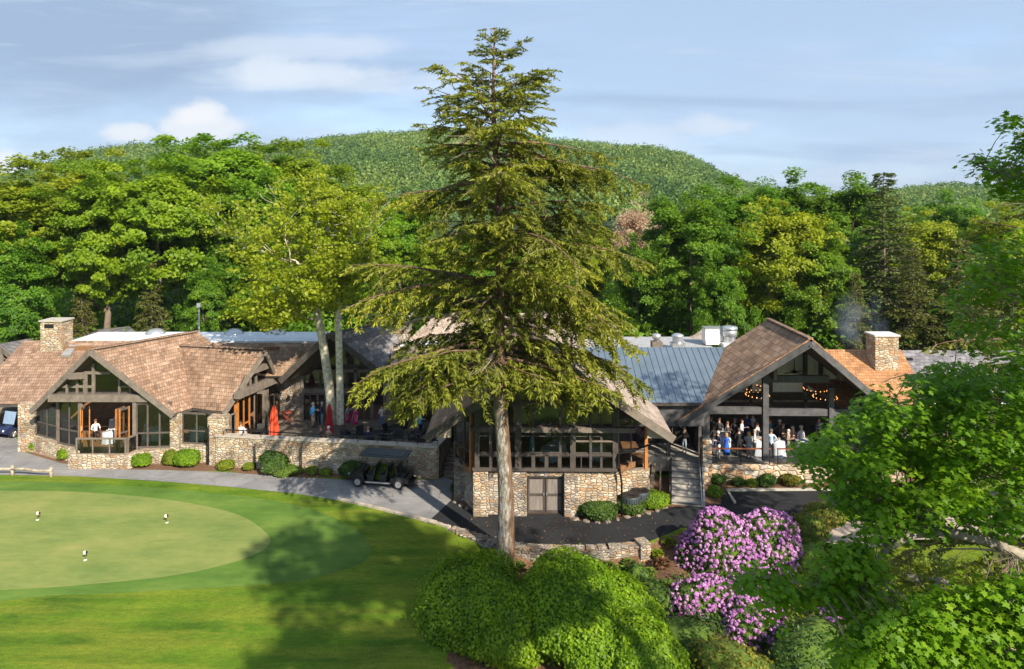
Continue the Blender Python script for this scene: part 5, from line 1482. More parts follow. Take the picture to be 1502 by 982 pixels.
# ================================================== party hall
HL = thing('party_hall', 'open fronted party hall with charcoal timbers under a prowed cedar shake gable', 'building', (17, 44, 0))
ha = Vector((16.86,38.5,9.4)); hL = Vector((10.0,41.0,4.0)); hR = Vector((23.7,41.0,4.0)); hb = Vector((16.86,44.9,9.45))
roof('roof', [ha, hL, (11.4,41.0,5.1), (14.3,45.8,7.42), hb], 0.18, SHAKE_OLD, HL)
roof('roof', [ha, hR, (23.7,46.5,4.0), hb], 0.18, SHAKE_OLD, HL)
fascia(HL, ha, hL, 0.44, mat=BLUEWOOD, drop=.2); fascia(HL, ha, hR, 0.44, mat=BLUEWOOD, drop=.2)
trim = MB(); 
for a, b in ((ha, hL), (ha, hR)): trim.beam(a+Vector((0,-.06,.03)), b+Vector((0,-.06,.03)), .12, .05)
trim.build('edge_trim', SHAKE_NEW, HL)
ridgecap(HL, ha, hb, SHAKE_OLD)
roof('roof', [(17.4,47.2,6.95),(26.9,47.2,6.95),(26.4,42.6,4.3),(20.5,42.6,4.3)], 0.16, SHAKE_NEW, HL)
chimney(HL, 24.2, 25.75, 45.4, 46.6, 4, 8.2, STONE, cap=M('pale_slab',(.55,.55,.53),.8), slot=False)
# stone wall and pier, floor, back wall
stonewall(HL, densify([(12.0,41.95),(24,41.7)], 1.5), 0.45, -0.1, 1.08, STONE_BIG)
mb = MB(); mb.box((11.85,41.7,1.25), (.55,.7,2.8)); mb.build('stone_pier', STONE_BIG, HL)
slab('floor', [(11.9,42.15),(24,41.95),(24,51),(11.9,51)], .5, 1.1, M('hall_floor',(.16,.15,.145),.35,var=.2), HL)
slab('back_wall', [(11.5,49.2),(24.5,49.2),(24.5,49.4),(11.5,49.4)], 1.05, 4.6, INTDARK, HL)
mb = MB(); mb.prism([(12.6,44.75,4.7),(23.0,44.75,4.7),(16.86,44.75,9.15)], (0,.12,0)); mb.build('gable_wall', INTPALE, HL)
slab('flat_roof', [(11.5,44.9),(24.4,44.9),(24.4,49.5),(11.5,49.5)], 4.62, 4.8, M('grey_membrane', (.35,.35,.36), .7), HL)
slab('side_wall', [(12.0,43.5),(12.2,43.5),(12.2,49),(12.0,49)], 1.1, 4.3, INTDARK, HL)
slab('side_wall', [(24.0,42.3),(24.2,42.3),(24.2,49),(24.0,49)], 1.1, 4.3, INTDARK, HL)
fh = Fac((11.9,41.75), (24.0,41.55))
for px, y0, y1, w in ((1032,600,646,.2),(1037,592,646,.22),(1122,545,676,.34),(1218,568,676,.30)): fh.post(HL, px, y0, y1, w, -.1, .2, BLUEWOOD)
fh.rail(HL, 1030, 1119, 602, .42, -.12, .10, BLUEWOOD); fh.rail(HL, 1125, 1330, 605, .42, -.12, .10, BLUEWOOD)
fh.rail(HL, 1125, 1216, 556, .42, -.12, .10, BLUEWOOD)
for px, y0, y1, w in ((1133,536,555,.2),(1230,543,556,.24)): fh.post(HL, px, y0, y1, w, 0, .5, GREYWOOD)
fi = Fac((12.2,44.5), (24.0,44.5))     # inner timber frame
for px, y0, y1 in ((1181,512,600),(1130,545,600),(1204,525,590),(1100,560,600),(1236,545,600)): fi.post(HL, px, y0, y1, .22, mat=DARKWOOD)
fi.rail(HL, 1060, 1260, 588, .12, mat=GREYWOOD)
mb = MB(); 
for u0, u1 in ((.3, 3.9), (4.3, 12)): fh.bar(mb, u0, u1, 2.02, 2.09, -.03, .05)
mb.build('handrail', M('red_brown_rail', (.22,.075,.04), .5), HL)
mb = MB()
for u in (.3, 2.1, 3.85, 4.35, 6.6, 8.8): fh.bar(mb, u-.025, u+.025, 1.09, 2.02, -.02, .02)
mb.build('rail_post', BLACKMET, HL)
gm = MB()
for u0, u1 in ((.35,3.85),(4.4,6.55),(6.65,8.75),(8.85,12)): gm.add([fh.pt(u0,1.12), fh.pt(u1,1.12), fh.pt(u1,2.0), fh.pt(u0,2.0)], [(0,1,2,3)])
gm.build('glass_balustrade', glassmat('clear_balustrade_glass', (.9,.93,.93), 0.8, 0.02), HL)
# ring chandeliers
BULB, ntb, bb, _o = newmat('glowing_bulb'); bb.inputs['Emission Color'].default_value = (1,.42,.10,1); bb.inputs['Emission Strength'].default_value = 1.5
def ring(px, py, d, lab, ceil):
    p = P(px, py, d); R = .72
    t_ = thing('ring_chandelier', lab, 'chandelier', p, group='ring chandeliers in the party hall')
    mb = MB(); pts = [p+Vector((R*math.cos(a), R*math.sin(a), 0)) for a in np.linspace(0, 2*math.pi, 25)]
    mb.tube(pts, .035, 5, cap=False); mb.build('ring', BLACKMET, t_)
    bm_ = MB()
    for k in range(16):
        a = 2*math.pi*k/16; bm_.lathe([(0,.02),(.020,.04),(.024,.07),(.015,.10),(0,.11)], p+Vector((R*math.cos(a), R*math.sin(a), 0)), 6)
    bm_.build('bulb', BULB, t_)
    w = MB()
    for k in range(3):
        a = 2*math.pi*k/3; w.tube([p+Vector((R*math.cos(a), R*math.sin(a), 0)), p+Vector((0,0,ceil))], .008, 3)
    w.build('hanging_wire', BLACKMET, t_)
ring(1103,570,44.2,'ring chandelier of warm bulbs, upper one left of the tall post', 1.6)
ring(1111,581,43.2,'ring chandelier of warm bulbs, lower one left of the tall post', 1.6)
ring(1196,572,44.2,'ring chandelier of warm bulbs, upper one right of the tall post', 1.6)
ring(1210,584,43.2,'ring chandelier of warm bulbs, lower one right of the tall post', 1.6)
p = P(1165, 545, 44.5); t_ = thing('ceiling_fan', 'dark ceiling fan on a long rod under the hall gable', 'fan', p)
mb = MB(); mb.lathe([(.12,-.12),(.14,0),(.06,.1)], p, 8); mb.tube([p, p+Vector((0,0,1.7))], .025, 5); mb.build('motor', BLACKMET, t_)
for k in range(4):
    a = k*math.pi/2+.4; mb = MB(); mb.beam(p+Vector((.12*math.cos(a),.12*math.sin(a),-.05)), p+Vector((.85*math.cos(a),.85*math.sin(a),-.05)), .16, .02); mb.build('blade', BLACKMET, t_)

# long grey roof at the right
LW = thing('long_grey_wing', 'long low wing with pale grey shingles running behind the foreground maple', 'building', (35, 52, 0))
roof('roof', [(24.5,53,5.65),(52,53,5.65),(52,49,3.3),(24.5,49,3.3)], 0.16, SHAKE_GREY, LW)
roof('roof', [(24.5,53,5.65),(52,53,5.65),(52,57,3.3),(24.5,57,3.3)], 0.16, SHAKE_GREY, LW)
gutter(LW, (24.5,49,3.3), (52,49,3.3))
slab('wall', [(25,49.6),(52,49.6),(52,56.4),(25,56.4)], 0, 3.5, INTDARK, LW)
fw = Fac((25.5,49.55), (51,49.55))
for k in range(8): fw.window(LW, 1+3*k, 2.6+3*k, 1.2, 2.6, 2, 1, mat=WHITEPAINT, off=.06)
mb = MB(); p = P(1329,527,51.6); mb.box((p.x,p.y,p.z), (.9,.25,.18)); mb.build('roof_vent', BLACKMET, LW)
# ------------------------------------------------------------------ shrubs and beds
BOX = leafmat('boxwood_leaves', (0.080,0.180,0.008), (0.200,0.345,0.013), (0.38,0.50,0.028), trans=0.46, nscale=1.2)
YEW = leafmat('dark_shrub_leaves', (0.022,0.055,0.010), (0.055,0.110,0.018), (0.120,0.185,0.032), trans=0.3, nscale=1.0)
LIME = leafmat('lime_shrub_leaves', (0.090,0.140,0.008), (0.190,0.250,0.014), (0.33,0.36,0.03), trans=0.4, nscale=1.0)
GOLD = leafmat('golden_shrub_leaves', (0.10,0.10,0.012), (0.22,0.20,0.025), (0.36,0.31,0.05), trans=0.35, nscale=1.0)
RUST = leafmat('rusty_shrub_leaves', (0.10,0.045,0.02), (0.20,0.10,0.045), (0.32,0.19,0.09), trans=0.25, nscale=1.0)
HOSTA = leafmat('hosta_leaves', (0.060,0.115,0.015), (0.145,0.215,0.030), (0.30,0.36,0.09), trans=0.35, nscale=1.0)
CORE = M('shrub_interior', (0.075,0.125,0.014), 1.0, var=0.3)
PETAL = leafmat('rhododendron_petals', (0.37,0.12,0.39), (0.58,0.27,0.58), (0.82,0.55,0.79), trans=0.35, nscale=0.8)
for m_ in (PETAL, RUSTY, RUST):     # keep these hues as they are
    for n_ in m_.node_tree.nodes:
        if n_.type == 'MIX_RGB': n_.inputs[2].default_value = (1.15, 1.0, 1.1, 1)
        if n_.type == 'MAP_RANGE': n_.inputs['To Min'].default_value = 0.495; n_.inputs['To Max'].default_value = 0.505

def lump(u, seed, amp):
    r = np.random.default_rng(seed); k = r.normal(size=(6, 3))*2.4; ph = r.uniform(0, 6.28, 6)
    return 1+amp*np.sin(u@k.T+ph).mean(1)*2.0

def shrub(name, label, cat, lobes, leaf, size, dens, seed, amp=0.12, fuzz=0.05, group=None, flat=0.5, kindpart='foliage', zmin=-0.55, blooms=0, aspect=0.62, core=True):
    """lobes: (centre, (rx, ry, rz)); leaves stand on the lumpy surface of every lobe"""
    rr = np.random.default_rng(seed)
    c0 = lobes[0][0]; zb = min(c[2]-r[2]*0.8 for c, r in lobes)
    root = thing(name, label, cat, (c0[0], c0[1], zb), group=group)
    Q = []; T = []; BQ = []; BT = []
    mb = MB()
    for li, (c, r) in enumerate(lobes):
        r = np.array(r, float); area = 2*math.pi*((r[0]*r[1])**.8+2*(r[0]*r[2])**.8)/1.5
        n = int(area*dens)
        u = unit(rr.normal(size=(n, 3))); u = u[u[:, 2] > zmin]; n = len(u)
        lm = lump(u, seed+li, amp)
        tuft = lump(u*3.3, seed+50+li, 1.0)
        dep = 1-np.abs(rr.normal(0, fuzz, n))+fuzz*0.8*(tuft-1)+np.where(rr.random(n) < 0.07, np.abs(rr.normal(0, fuzz, n)), 0)
        p = np.array(c)+u*r*(lm*dep)[:, None]
        keep = np.ones(n, bool)
        for lj, (c2, r2) in enumerate(lobes):
            if lj != li: keep &= (((p-np.array(c2))/np.array(r2))**2).sum(1) > 0.80
        u = u[keep]; p = p[keep]; n = len(p); tuft = tuft[keep]
        nm = u/r*r.min()+rr.normal(size=(n, 3))*0.5+np.array([0, 0, flat])
        s = size*rr.uniform(0.65, 1.35, n)
        Q.append(leaf_quads(p, nm, s*1.3, s*1.3*aspect, r=rr))
        T.append(np.clip(0.42+0.14*(tuft-1)+rr.normal(0, 0.17, n), 0, 1))
        if blooms:
            nb = int(area*blooms); v = unit(rr.normal(size=(nb, 3))); v = v[v[:, 2] > -0.25]
            pb = np.array(c)+v*r*(lump(v, seed+li, amp)*1.02)[:, None]
            kb = np.ones(len(pb), bool)
            for lj, (c2, r2) in enumerate(lobes):
                if lj != li: kb &= (((pb-np.array(c2))/np.array(r2))**2).sum(1) > 0.95
            pb = pb[kb]; v = v[kb]
            per = 13
            w = unit(rr.normal(size=(len(pb), per, 3))+v[:, None]*0.9)
            bs = rr.uniform(0.055, 0.095, len(pb))
            q = pb[:, None]+w*bs[:, None, None]
            ss = np.repeat(bs, per)*1.15
            BQ.append(leaf_quads(q.reshape(-1, 3), w.reshape(-1, 3)+rr.normal(size=(len(pb)*per, 3))*0.25, ss, ss, r=rr))
            BT.append(np.clip(np.repeat(rr.normal(0.45, 0.2, len(pb)), per)+0.25*w[..., 2].ravel()*0.4+rr.normal(0, 0.1, len(pb)*per), 0, 1))
        if core:
            vs = []; nu, nv_ = 18, 10
            for j in range(nv_+1):
                th = math.pi*j/nv_
                for i in range(nu):
                    ph = 2*math.pi*i/nu
                    vs.append((math.sin(th)*math.cos(ph), math.sin(th)*math.sin(ph), math.cos(th)))
            uu = np.array(vs); lm = lump(uu, seed+li, amp)
            pv = np.array(c)+uu*r*(lm*0.90)[:, None]
            fs = [(j*nu+i, (j+1)*nu+i, (j+1)*nu+(i+1) % nu, j*nu+(i+1) % nu) for j in range(nv_) for i in range(nu)]
            mb.add(pv.tolist(), fs, 0, True)
    if core: mb.build('branch_core', CORE, root, uv=False)
    quad_mesh(kindpart, np.concatenate(Q), leaf, np.concatenate(T), root, off=root.location)
    if blooms: quad_mesh('blossom', np.concatenate(BQ), PETAL, np.concatenate(BT), root, off=root.location)
    return root

# great clipped hedges in front
HG = 'large clipped hedge mounds in the foreground'
shrub('hedge_mound', 'broad rounded bright green clipped mound, left of the big foreground pair', 'hedge', [((-1.25,28.3,0.25),(2.55,2.45,1.80)), ((-0.2,27.3,0.0),(1.7,1.7,1.5))], BOX, 0.105, 520, 301, amp=0.12, group=HG, fuzz=0.075)
shrub('hedge_mound', 'largest clipped mound with a yellow green crest, in the middle of the foreground', 'hedge', [((2.35,28.0,0.25),(2.45,2.45,1.95)), ((4.3,28.4,0.0),(1.8,1.8,1.5)), ((3.2,26.4,0.0),(1.7,1.6,1.6))], BOX, 0.105, 520, 302, amp=0.13, group=HG, fuzz=0.075)
shrub('hedge_mound', 'smaller clipped mound at the right foot of the foreground hedges, nearest the dark ground cover', 'hedge', [((4.9,25.5,0.05),(1.5,1.6,1.5))], BOX, 0.105, 520, 303, amp=0.13, group=HG, fuzz=0.075)
# rhododendrons
RG = 'purple rhododendrons in bloom'
shrub('rhododendron', 'tall twin lobed rhododendron covered in lilac blossom beside the black road', 'shrub', [((9.8,33.0,0.2),(1.75,1.6,1.9)), ((12.3,33.3,0.1),(1.75,1.6,1.65)), ((10.9,32.2,-0.3),(1.4,1.2,1.2))], YEW, 0.15, 150, 311, amp=0.16, group=RG, blooms=37, aspect=0.36, fuzz=0.08)
shrub('rhododendron', 'lower sprawling rhododendron in deep lilac bloom above the ground cover', 'shrub', [((8.4,30.0,-0.9),(1.55,1.2,1.25)), ((10.0,28.9,-1.0),(1.75,1.2,1.15)), ((7.6,30.3,-1.1),(0.9,.8,.9))], YEW, 0.15, 150, 312, amp=0.18, group=RG, blooms=33, aspect=0.36, fuzz=0.08)
shrub('rhododendron', 'small rhododendron with few purple blossoms under the maple boughs', 'shrub', [((13.6,29.4,-1.5),(1.1,1.0,1.0))], YEW, 0.15, 150, 313, amp=0.18, group=RG, blooms=22, aspect=0.36, fuzz=0.08)
def gz(x, y): return float(ground_h(x, y))
# dark and golden shrubs on the bank
BANK = [
 (6.9,27.2,1.5,1.3,.75,YEW,'low dark green spreading shrub right of the smallest clipped mound'),
 (8.2,25.4,1.5,1.4,.8,GOLD,'olive and gold low shrub at the bottom edge of the bank'),
 (11.6,26.3,1.6,1.5,1.3,YEW,'dense dark green shrub below the lower rhododendron'),
 (9.9,25.0,1.2,1.2,.8,YEW,'dark shrub at the bottom edge left of the maple foliage'),
 (6.3,30.3,.8,.8,.8,YEW,'dark leafy shrub left of the lower rhododendron'),
 (5.9,32.2,.6,.5,.5,YEW,'small dark shrub below the end of the retaining wall'),
 (15.2,35.0,1.0,.8,1.0,GOLD,'golden green shrub on the edge of the black road right of the lilac one'),
 (16.6,36.3,1.1,.7,.8,GOLD,'spreading olive shrub on the road edge in front of the party hall'),
 (14.5,32.9,.9,.9,.9,LIME,'pale lime shrub between the lilac rhododendron and the maple boughs'),
 (16.0,31.0,1.3,1.2,1.1,LIME,'bright lime shrub under the maple boughs'),
 (17.6,29.3,1.2,1.1,1.0,LIME,'lime green shrub on the sunny bank under the maple'),
 (19.8,28.5,1.3,1.2,.9,GOLD,'golden grassy shrub on the sunny bank'),
 (14.0,26.8,1.2,1.1,.9,LIME,'leafy lime shrub low on the bank beside the dark one'),
]
for i, (x, y, rx, ry, rz, lf, lab) in enumerate(BANK):
    shrub('bank_shrub', lab, 'shrub', [((x, y, gz(x,y)+rz*.55),(rx,ry,rz))], lf, 0.12, 190, 330+i, amp=.22, fuzz=.13, group='shrubs on the bank', aspect=.5)
# round shrubs along the walls   (px, py of the foot, radius, height, leaf, label)
WALLS = [
 (55,664,.62,.78,BOX,'round clipped ball shrub beside the leftmost stone pier'),
 (76,669,.45,.60,BOX,'small ball shrub between the two round ones at the left pier'),
 (97,678,.58,.78,BOX,'round clipped ball shrub in front of the small stone pier'),
 (208,689,.60,.85,BOX,'yellow green ball shrub under the bay window'),
 (252,686,.52,.85,LIME,'pale green half of the pair of round shrubs under the right pier'),
 (274,688,.85,1.05,BOX,'bigger darker half of the pair of round shrubs under the right pier'),
 (338,687,.55,.60,LIME,'low lime clump at the left end of the terrace wall'),
 (372,686,.40,.45,LIME,'smallest lime clump along the terrace wall'),
 (410,689,.80,1.45,YEW,'tallest leafy shrub in the middle of the terrace wall bed'),
 (428,694,.80,.45,HOSTA,'spreading pale perennial at the foot of the tall terrace shrub'),
 (464,691,.40,.45,LIME,'small lime clump right of the downspout on the terrace wall'),
 (481,696,.40,.42,LIME,'last small lime clump before the black cart'),
 (522,699,.85,1.05,YEW,'wide variegated shrub behind the front of the black cart'),
 (566,699,.9,.95,BOX,'bright shrub seen through the black cart'),
 (680,728,.78,.75,YEW,'dark bush between the two stone piers by the great trunk'),
 (875,760,1.25,.85,YEW,'dark evergreen bush right of the double door'),
 (925,754,.95,.70,YEW,'dark evergreen bush in front of the air conditioners'),
 (961,749,.80,.85,BOX,'brighter bush left of the concrete stairs'),
 (1052,713,.55,.55,YEW,'dark bush at the foot of the party hall pier'),
 (1048,733,.45,.60,BOX,'green bush on the kerb right of the stairs'),
 (1083,716,.42,.42,YEW,'second small bush in the party hall bed, dark'),
 (1104,717,.40,.40,LIME,'third small bush in the party hall bed, lime'),
 (1126,716,.60,.55,YEW,'fourth bush in the party hall bed, widest and dark'),
 (1158,716,.58,.60,GOLD,'golden bush in the party hall bed'),
 (1226,712,.60,.55,GOLD,'golden bush in the party hall bed half behind the maple'),
]
for i, (px, py, r, h, lf, lab) in enumerate(WALLS):
    p = G(px, py-4)
    if 325 < px < 600: p.y = min(p.y, 44.45-(p.x+19.2)*0.144-0.30-0.62*r)
    shrub('garden_shrub', lab, 'shrub', [((p.x, p.y, h*.5),(r, r*.85, h*.55))], lf, 0.085 if lf in (BOX, LIME) else .11, 420, 400+i, amp=.10 if lf is BOX else .2, fuzz=.07, group='garden shrubs along the walls', aspect=.55)
# hosta rosettes in the mulch bed under the retaining wall
def hosta(px, py, r, lab, leaf=HOSTA, seed=0):
    rr = np.random.default_rng(seed); x, y = 0, 0
    d = 33.0
    for _ in range(20):
        x = (px-CX)/F*d; z = gz(x, d); d = (H-z)/(py-HY)*F
    y = d; z = gz(x, y)
    root = thing('hosta_plant', lab, 'plant', (x, y, z), group='perennials in the mulch bed')
    n = 60; a = rr.uniform(0, 6.28, n); q = rr.random(n)**.6
    dr = np.stack([np.cos(a), np.sin(a), 0.9-1.1*q], 1)
    c = np.stack([np.cos(a)*q*r, np.sin(a)*q*r, .08+r*.75*(1-q**2)], 1)
    nm = np.stack([-np.cos(a)*.3, -np.sin(a)*.3, np.ones(n)], 1)+rr.normal(size=(n,3))*.25
    quad_mesh('foliage', leaf_quads(c, nm, .30*rr.uniform(.7,1.2,n), .16, along=dr, r=rr), leaf, np.clip(rr.normal(.5,.2,n),0,1), root)
    mb = MB()
    for k in range(6): mb.tube([(0,0,0),(math.cos(k)*r*.4, math.sin(k)*r*.4, r*.6)], .012, 3)
    mb.build('stem', YEW, root, local=True, uv=False)
for i, (px, py, r, lab, lf) in enumerate([
 (868,836,.40,'pale hosta nearest the clipped mound under the retaining wall',HOSTA),(893,838,.42,'broad hosta in the middle of the row under the retaining wall',HOSTA),
 (921,832,.38,'hosta right of the broad one under the retaining wall',HOSTA),(944,822,.34,'small pale hosta at the end of the retaining wall',HOSTA),
 (958,804,.30,'small green perennial on the corner of the black road',LIME),(982,800,.34,'green perennial at the road edge left of the lilac shrub',LIME),
 (905,862,.45,'bluish leafy perennial behind the largest clipped mound',YEW),(932,858,.50,'dark leafy perennial right of the bluish one',YEW),
 (760,815,.35,'dark green fern at the right foot of the great trunk',YEW),(715,808,.3,'small green plant at the left foot of the great trunk',LIME),
 (972,830,.38,'rust brown tuft in the mulch left of the lilac shrub',RUST),(985,868,.40,'lime spray of stems left of the lower rhododendron',LIME),(800,818,.36,'hosta under the retaining wall nearest the great trunk',HOSTA),(835,822,.34,'leafy perennial between two hostas under the retaining wall',LIME),(880,822,.32,'small dark fern against the retaining wall',YEW),(908,818,.30,'pale small hosta against the retaining wall',HOSTA)]):
    hosta(px, py, r, lab, lf, 500+i)
# sunny ground cover on the right bank and grass tufts
def cover(name, label, n, xr, yr, leaf, size, hh, seed):
    rr = np.random.default_rng(seed)
    x = rr.uniform(*xr, n); y = rr.uniform(*yr, n); z = ground_h(x, y)
    k = 26
    c = np.stack([x, y, z], 1)[:, None]+rr.normal(size=(n, k, 3))*np.array([.26,.26,.10])+np.array([0,0,hh])*rr.random((n,k,1))
    c[..., 2] = np.maximum(c[..., 2], (z+.02)[:, None])
    s = size*rr.uniform(.6,1.4,n*k)
    q = leaf_quads(c.reshape(-1,3), rr.normal(size=(n*k,3))*.6+np.array([.2,-.2,.7]), s*1.5, s*.6, r=rr)
    tag(quad_mesh(name, q, leaf, np.clip(np.repeat(rr.normal(.5,.22,n),k)+rr.normal(0,.15,n*k),0,1)), label, 'ground cover', kind='stuff')
cover('ground_cover', 'sunlit yellow green ground cover on the bank under the maple', 2600, (11,27), (17,33.4), LIME, .12, .5, 61)
cover('ivy_cover', 'dark green ground cover between the hedges and rhododendrons', 420, (5.6,13), (23,31.5), YEW, .12, .30, 62)
# rocks
ROCK = M('field_rock', (0.23,0.19,0.15), .95, var=.35, scale=2.0, bump=.8, bscale=5)
def rock(x, y, s, lab, z=None, group='edging rocks'):
    rr = np.random.default_rng(int(abs(x*131+y*17)*10)); vs = []; fs = []
    nu, nv_ = 8, 5
    for j in range(nv_+1):
        for i in range(nu):
            th = math.pi*j/nv_; ph = 2*math.pi*i/nu
            r = s*(1+rr.normal(0,.10))
            vs.append((r*math.sin(th)*math.cos(ph)*1.25, r*math.sin(th)*math.sin(ph)*.9, r*math.cos(th)*.62))
    fs = [(j*nu+i,(j+1)*nu+i,(j+1)*nu+(i+1)%nu,j*nu+(i+1)%nu) for j in range(nv_) for i in range(nu)]
    mb = MB(); mb.add(vs, fs, 0, False); o = mb.build('rock', ROCK, None, uv=False)
    o.location = (x, y, (gz(x,y) if z is None else z)+s*.2); o.rotation_euler = (0,0,rr.uniform(0,6.28))
    tag(o, lab, 'rock', group)
for px, py in ((668,738),(676,743),(686,747),(697,751),(709,753)): 
    p = G(px, py); rock(p.x, p.y, random.uniform(.13,.2), 'rough rock edging the bush bed between the two stone piers by the great trunk')
for px, py in ((845,763),(860,766),(876,767),(891,766),(906,763),(920,760),(935,757),(950,754),(964,750),(974,746)):
    p = G(px, py); rock(p.x, p.y, random.uniform(.12,.2), 'pale rock edging the evergreen bushes along the black road', group='rocks edging the evergreen bushes')
for x, y, s, lab in ((20.0,31.8,.6,'large pale boulder on the bank below the paver path'),(21.3,31.4,.4,'smaller boulder right of the large one on the bank'),(19.0,32.4,.4,'boulder between the large one and the paver path')): rock(x, y, s, lab, group='boulders on the bank')

# ------------------------------------------------------------------ foreground maple
def maple():
    rr = np.random.default_rng(909)
    base = Vector((11.9, 13.5, gz(11.9, 13.5)))
    root = thing('maple_tree', 'big foreground maple reaching in from the right with lobed green leaves', 'tree', base)
    L = lambda px, py, d: P(px, py, d)-base
    mb = MB(); knots = []
    def limb(pts, r0, r1):
        mb.tube(pts, [r0+(r1-r0)*i/(len(pts)-1) for i in range(len(pts))], 8, cap=False)
        for a, b in zip(pts[:-1], pts[1:]):
            for k in range(5): knots.append(a.lerp(b, k/5))
        knots.append(pts[-1])
    tz = [Vector((0,0,-.4)), Vector((.05,0,3)), Vector((-.1,.1,6.5)), Vector((-.05,.0,9.5)), Vector((.1,.1,12.5)), Vector((0,0,15.5)), Vector((.1,0,18.5))]
    limb(tz, .34, .07)
    limb([tz[3], L(1502,815,12.6), L(1440,792,12.2), L(1385,779,12.0), L(1340,784,11.8), L(1300,806,11.6), L(1262,850,11.3), L(1200,860,11.1), L(1110,845,11.0)], .12, .018)
    limb([L(1440,792,12.2), L(1415,765,12.4), L(1402,735,12.9), L(1370,690,13.8), L(1300,660,14.0), L(1220,660,13.4)], .05, .010)
    limb([tz[4], L(1500,680,14.6), L(1430,630,14.9), L(1360,600,14.9), L(1310,590,14.8)], .06, .010)
    limb([tz[4], L(1500,600,14.5), L(1440,560,14.8), L(1400,540,15)], .08, .012)
    limb([tz[5], L(1500,440,14.2), L(1440,420,14.4), L(1400,440,14.4)], .06, .010)
    limb([tz[6], L(1490,260,13.6), L(1450,250,13.4), L(1425,238,13.4)], .05, .008)
    limb([tz[2], L(1502,945,11.4), L(1470,955,11.2), L(1400,900,11.2), L(1340,900,11.4)], .10, .015)
    limb([L(1470,955,11.2), L(1440,930,11), L(1380,960,11), L(1280,960,11.2)], .05, .012)
    limb([tz[4], L(1540,640,13.4), L(1490,690,13.2), L(1440,700,13.0), L(1380,720,12.8), L(1300,735,12.4)], .03, .008)
    regs = [  # polygon, depth range, clusters, tint shift
     ([(1168,692),(1172,650),(1235,612),(1292,572),(1345,548),(1400,528),(1450,535),(1520,505),(1560,520),(1560,700),(1440,730),(1330,738),(1250,752),(1215,722)], (11.6,15.2), 740, -.05),
     ([(1250,745),(1330,735),(1440,728),(1540,720),(1540,775),(1420,768),(1345,772),(1262,792)], (11.0,12.6), 70, -.10),
     ([(1072,826),(1112,812),(1190,838),(1240,862),(1250,900),(1175,888),(1128,900),(1080,862)], (10.7,11.5), 34, .02),
     ([(1205,805),(1265,790),(1290,840),(1262,905),(1215,870)], (10.9,11.8), 60, -.05),
     ([(1300,880),(1400,862),(1502,848),(1560,840),(1560,1000),(1250,1000),(1215,950)], (10.2,12.4), 400, .08),
     ([(1400,480),(1385,440),(1405,380),(1450,345),(1540,320),(1540,520),(1440,515)], (13.4,15.4), 100, .16),  # raised tint paints these upper leaves as sunlit
     ([(1424,238),(1432,218),(1500,205),(1560,190),(1560,300),(1480,288),(1440,272)], (12.9,14.0), 48, -.05),
     ([(1455,180),(1502,150),(1540,140),(1540,205),(1490,205)], (13.2,14.0), 8, -.15),
    ]
    cs = []; ts = []
    for poly, (d0, d1), n, sh in regs:
        xs_ = [p[0] for p in poly]; ys_ = [p[1] for p in poly]; k = 0
        while k < n:
            px = rr.uniform(min(xs_), max(xs_)); py = rr.uniform(min(ys_), max(ys_))
            if not inpoly(np.array([px]), np.array([py]), poly)[0]: continue
            # uneven outline and holes
            if math.sin(px*.043+1.3)*math.sin(py*.051+.4) < -0.62: continue
            cs.append(tuple(L(px, py, rr.uniform(d0, d1)))); ts.append(np.clip(rr.normal(.40+sh, .17), 0, 1)); k += 1
    k = 0
    while k < 170:      # the rest of the crown round the trunk
        u = unit(rr.normal(size=3))*rr.random()**.4; w = np.array([13.8, 14.6, 13.0])+u*np.array([2.7, 3.0, 4.6])
        if CX+F*w[0]/w[1] < 1530 or (10.6 < w[2] < 16.4 and w[0] < 15.2): continue
        cs.append(tuple(Vector(w)-base)); ts.append(np.clip(rr.normal(.42, .18), 0, 1)); k += 1
    C = np.array(cs); ts = np.array(ts); K = np.array([tuple(k) for k in knots])
    for c in C:
        dd = ((K-c)**2).sum(1); j = int(dd.argmin())
        if dd[j] > 1.0: continue
        a = Vector(K[j]); b = Vector(c); mid = a.lerp(b, .5)+Vector((0,0,.08))
        mb.tube([a, mid, b], [.014,.009,.005], 3, cap=False)
    mb.build('trunk', M('maple_bark', (.25,.215,.17), .95, var=.35, scale=6, bump=.6, bscale=16), root, local=True, uv=False)
    # lobed leaves: 5 points
    shp = np.array([(-.50,0),(-.30,.10),(-.34,.40),(-.08,.22),(.06,.50),(.17,.20),(.50,0),(.17,-.20),(.06,-.50),(-.08,-.22),(-.34,-.40),(-.30,-.10)])
    n = len(C); k = 27
    a0 = rr.uniform(0, 6.28, (n, k)); rad = rr.uniform(.05, .34, (n, k))
    c = C[:, None]+np.stack([np.cos(a0)*rad, np.sin(a0)*rad, rr.normal(0, .075, (n, k))-rad*.35], 2)
    al = np.stack([np.cos(a0), np.sin(a0), -.55+rr.normal(0,.25,(n,k))], 2).reshape(-1,3)
    nm = np.stack([np.cos(a0)*.45, np.sin(a0)*.45, np.ones((n,k))], 2).reshape(-1,3)+rr.normal(size=(n*k,3))*.32
    nm = unit(nm); al = unit(al-nm*(al*nm).sum(1, keepdims=True)); bt = np.cross(nm, al)
    s = rr.uniform(.085, .155, n*k)
    c = c.reshape(-1, 3)
    q = c[:, None]+al[:, None]*shp[None, :, 0:1]*s[:, None, None]*1.1+bt[:, None]*shp[None, :, 1:2]*s[:, None, None]
    fold = np.abs(shp[:, 1])*.22
    q = q-nm[:, None]*(fold[None, :, None]*s[:, None, None])
    t = np.clip(np.repeat(ts, k)+rr.normal(0, .13, n*k), 0, 1)
    quad_mesh('crown', q, MAPLE_F, t, root, nv=12)
maple()
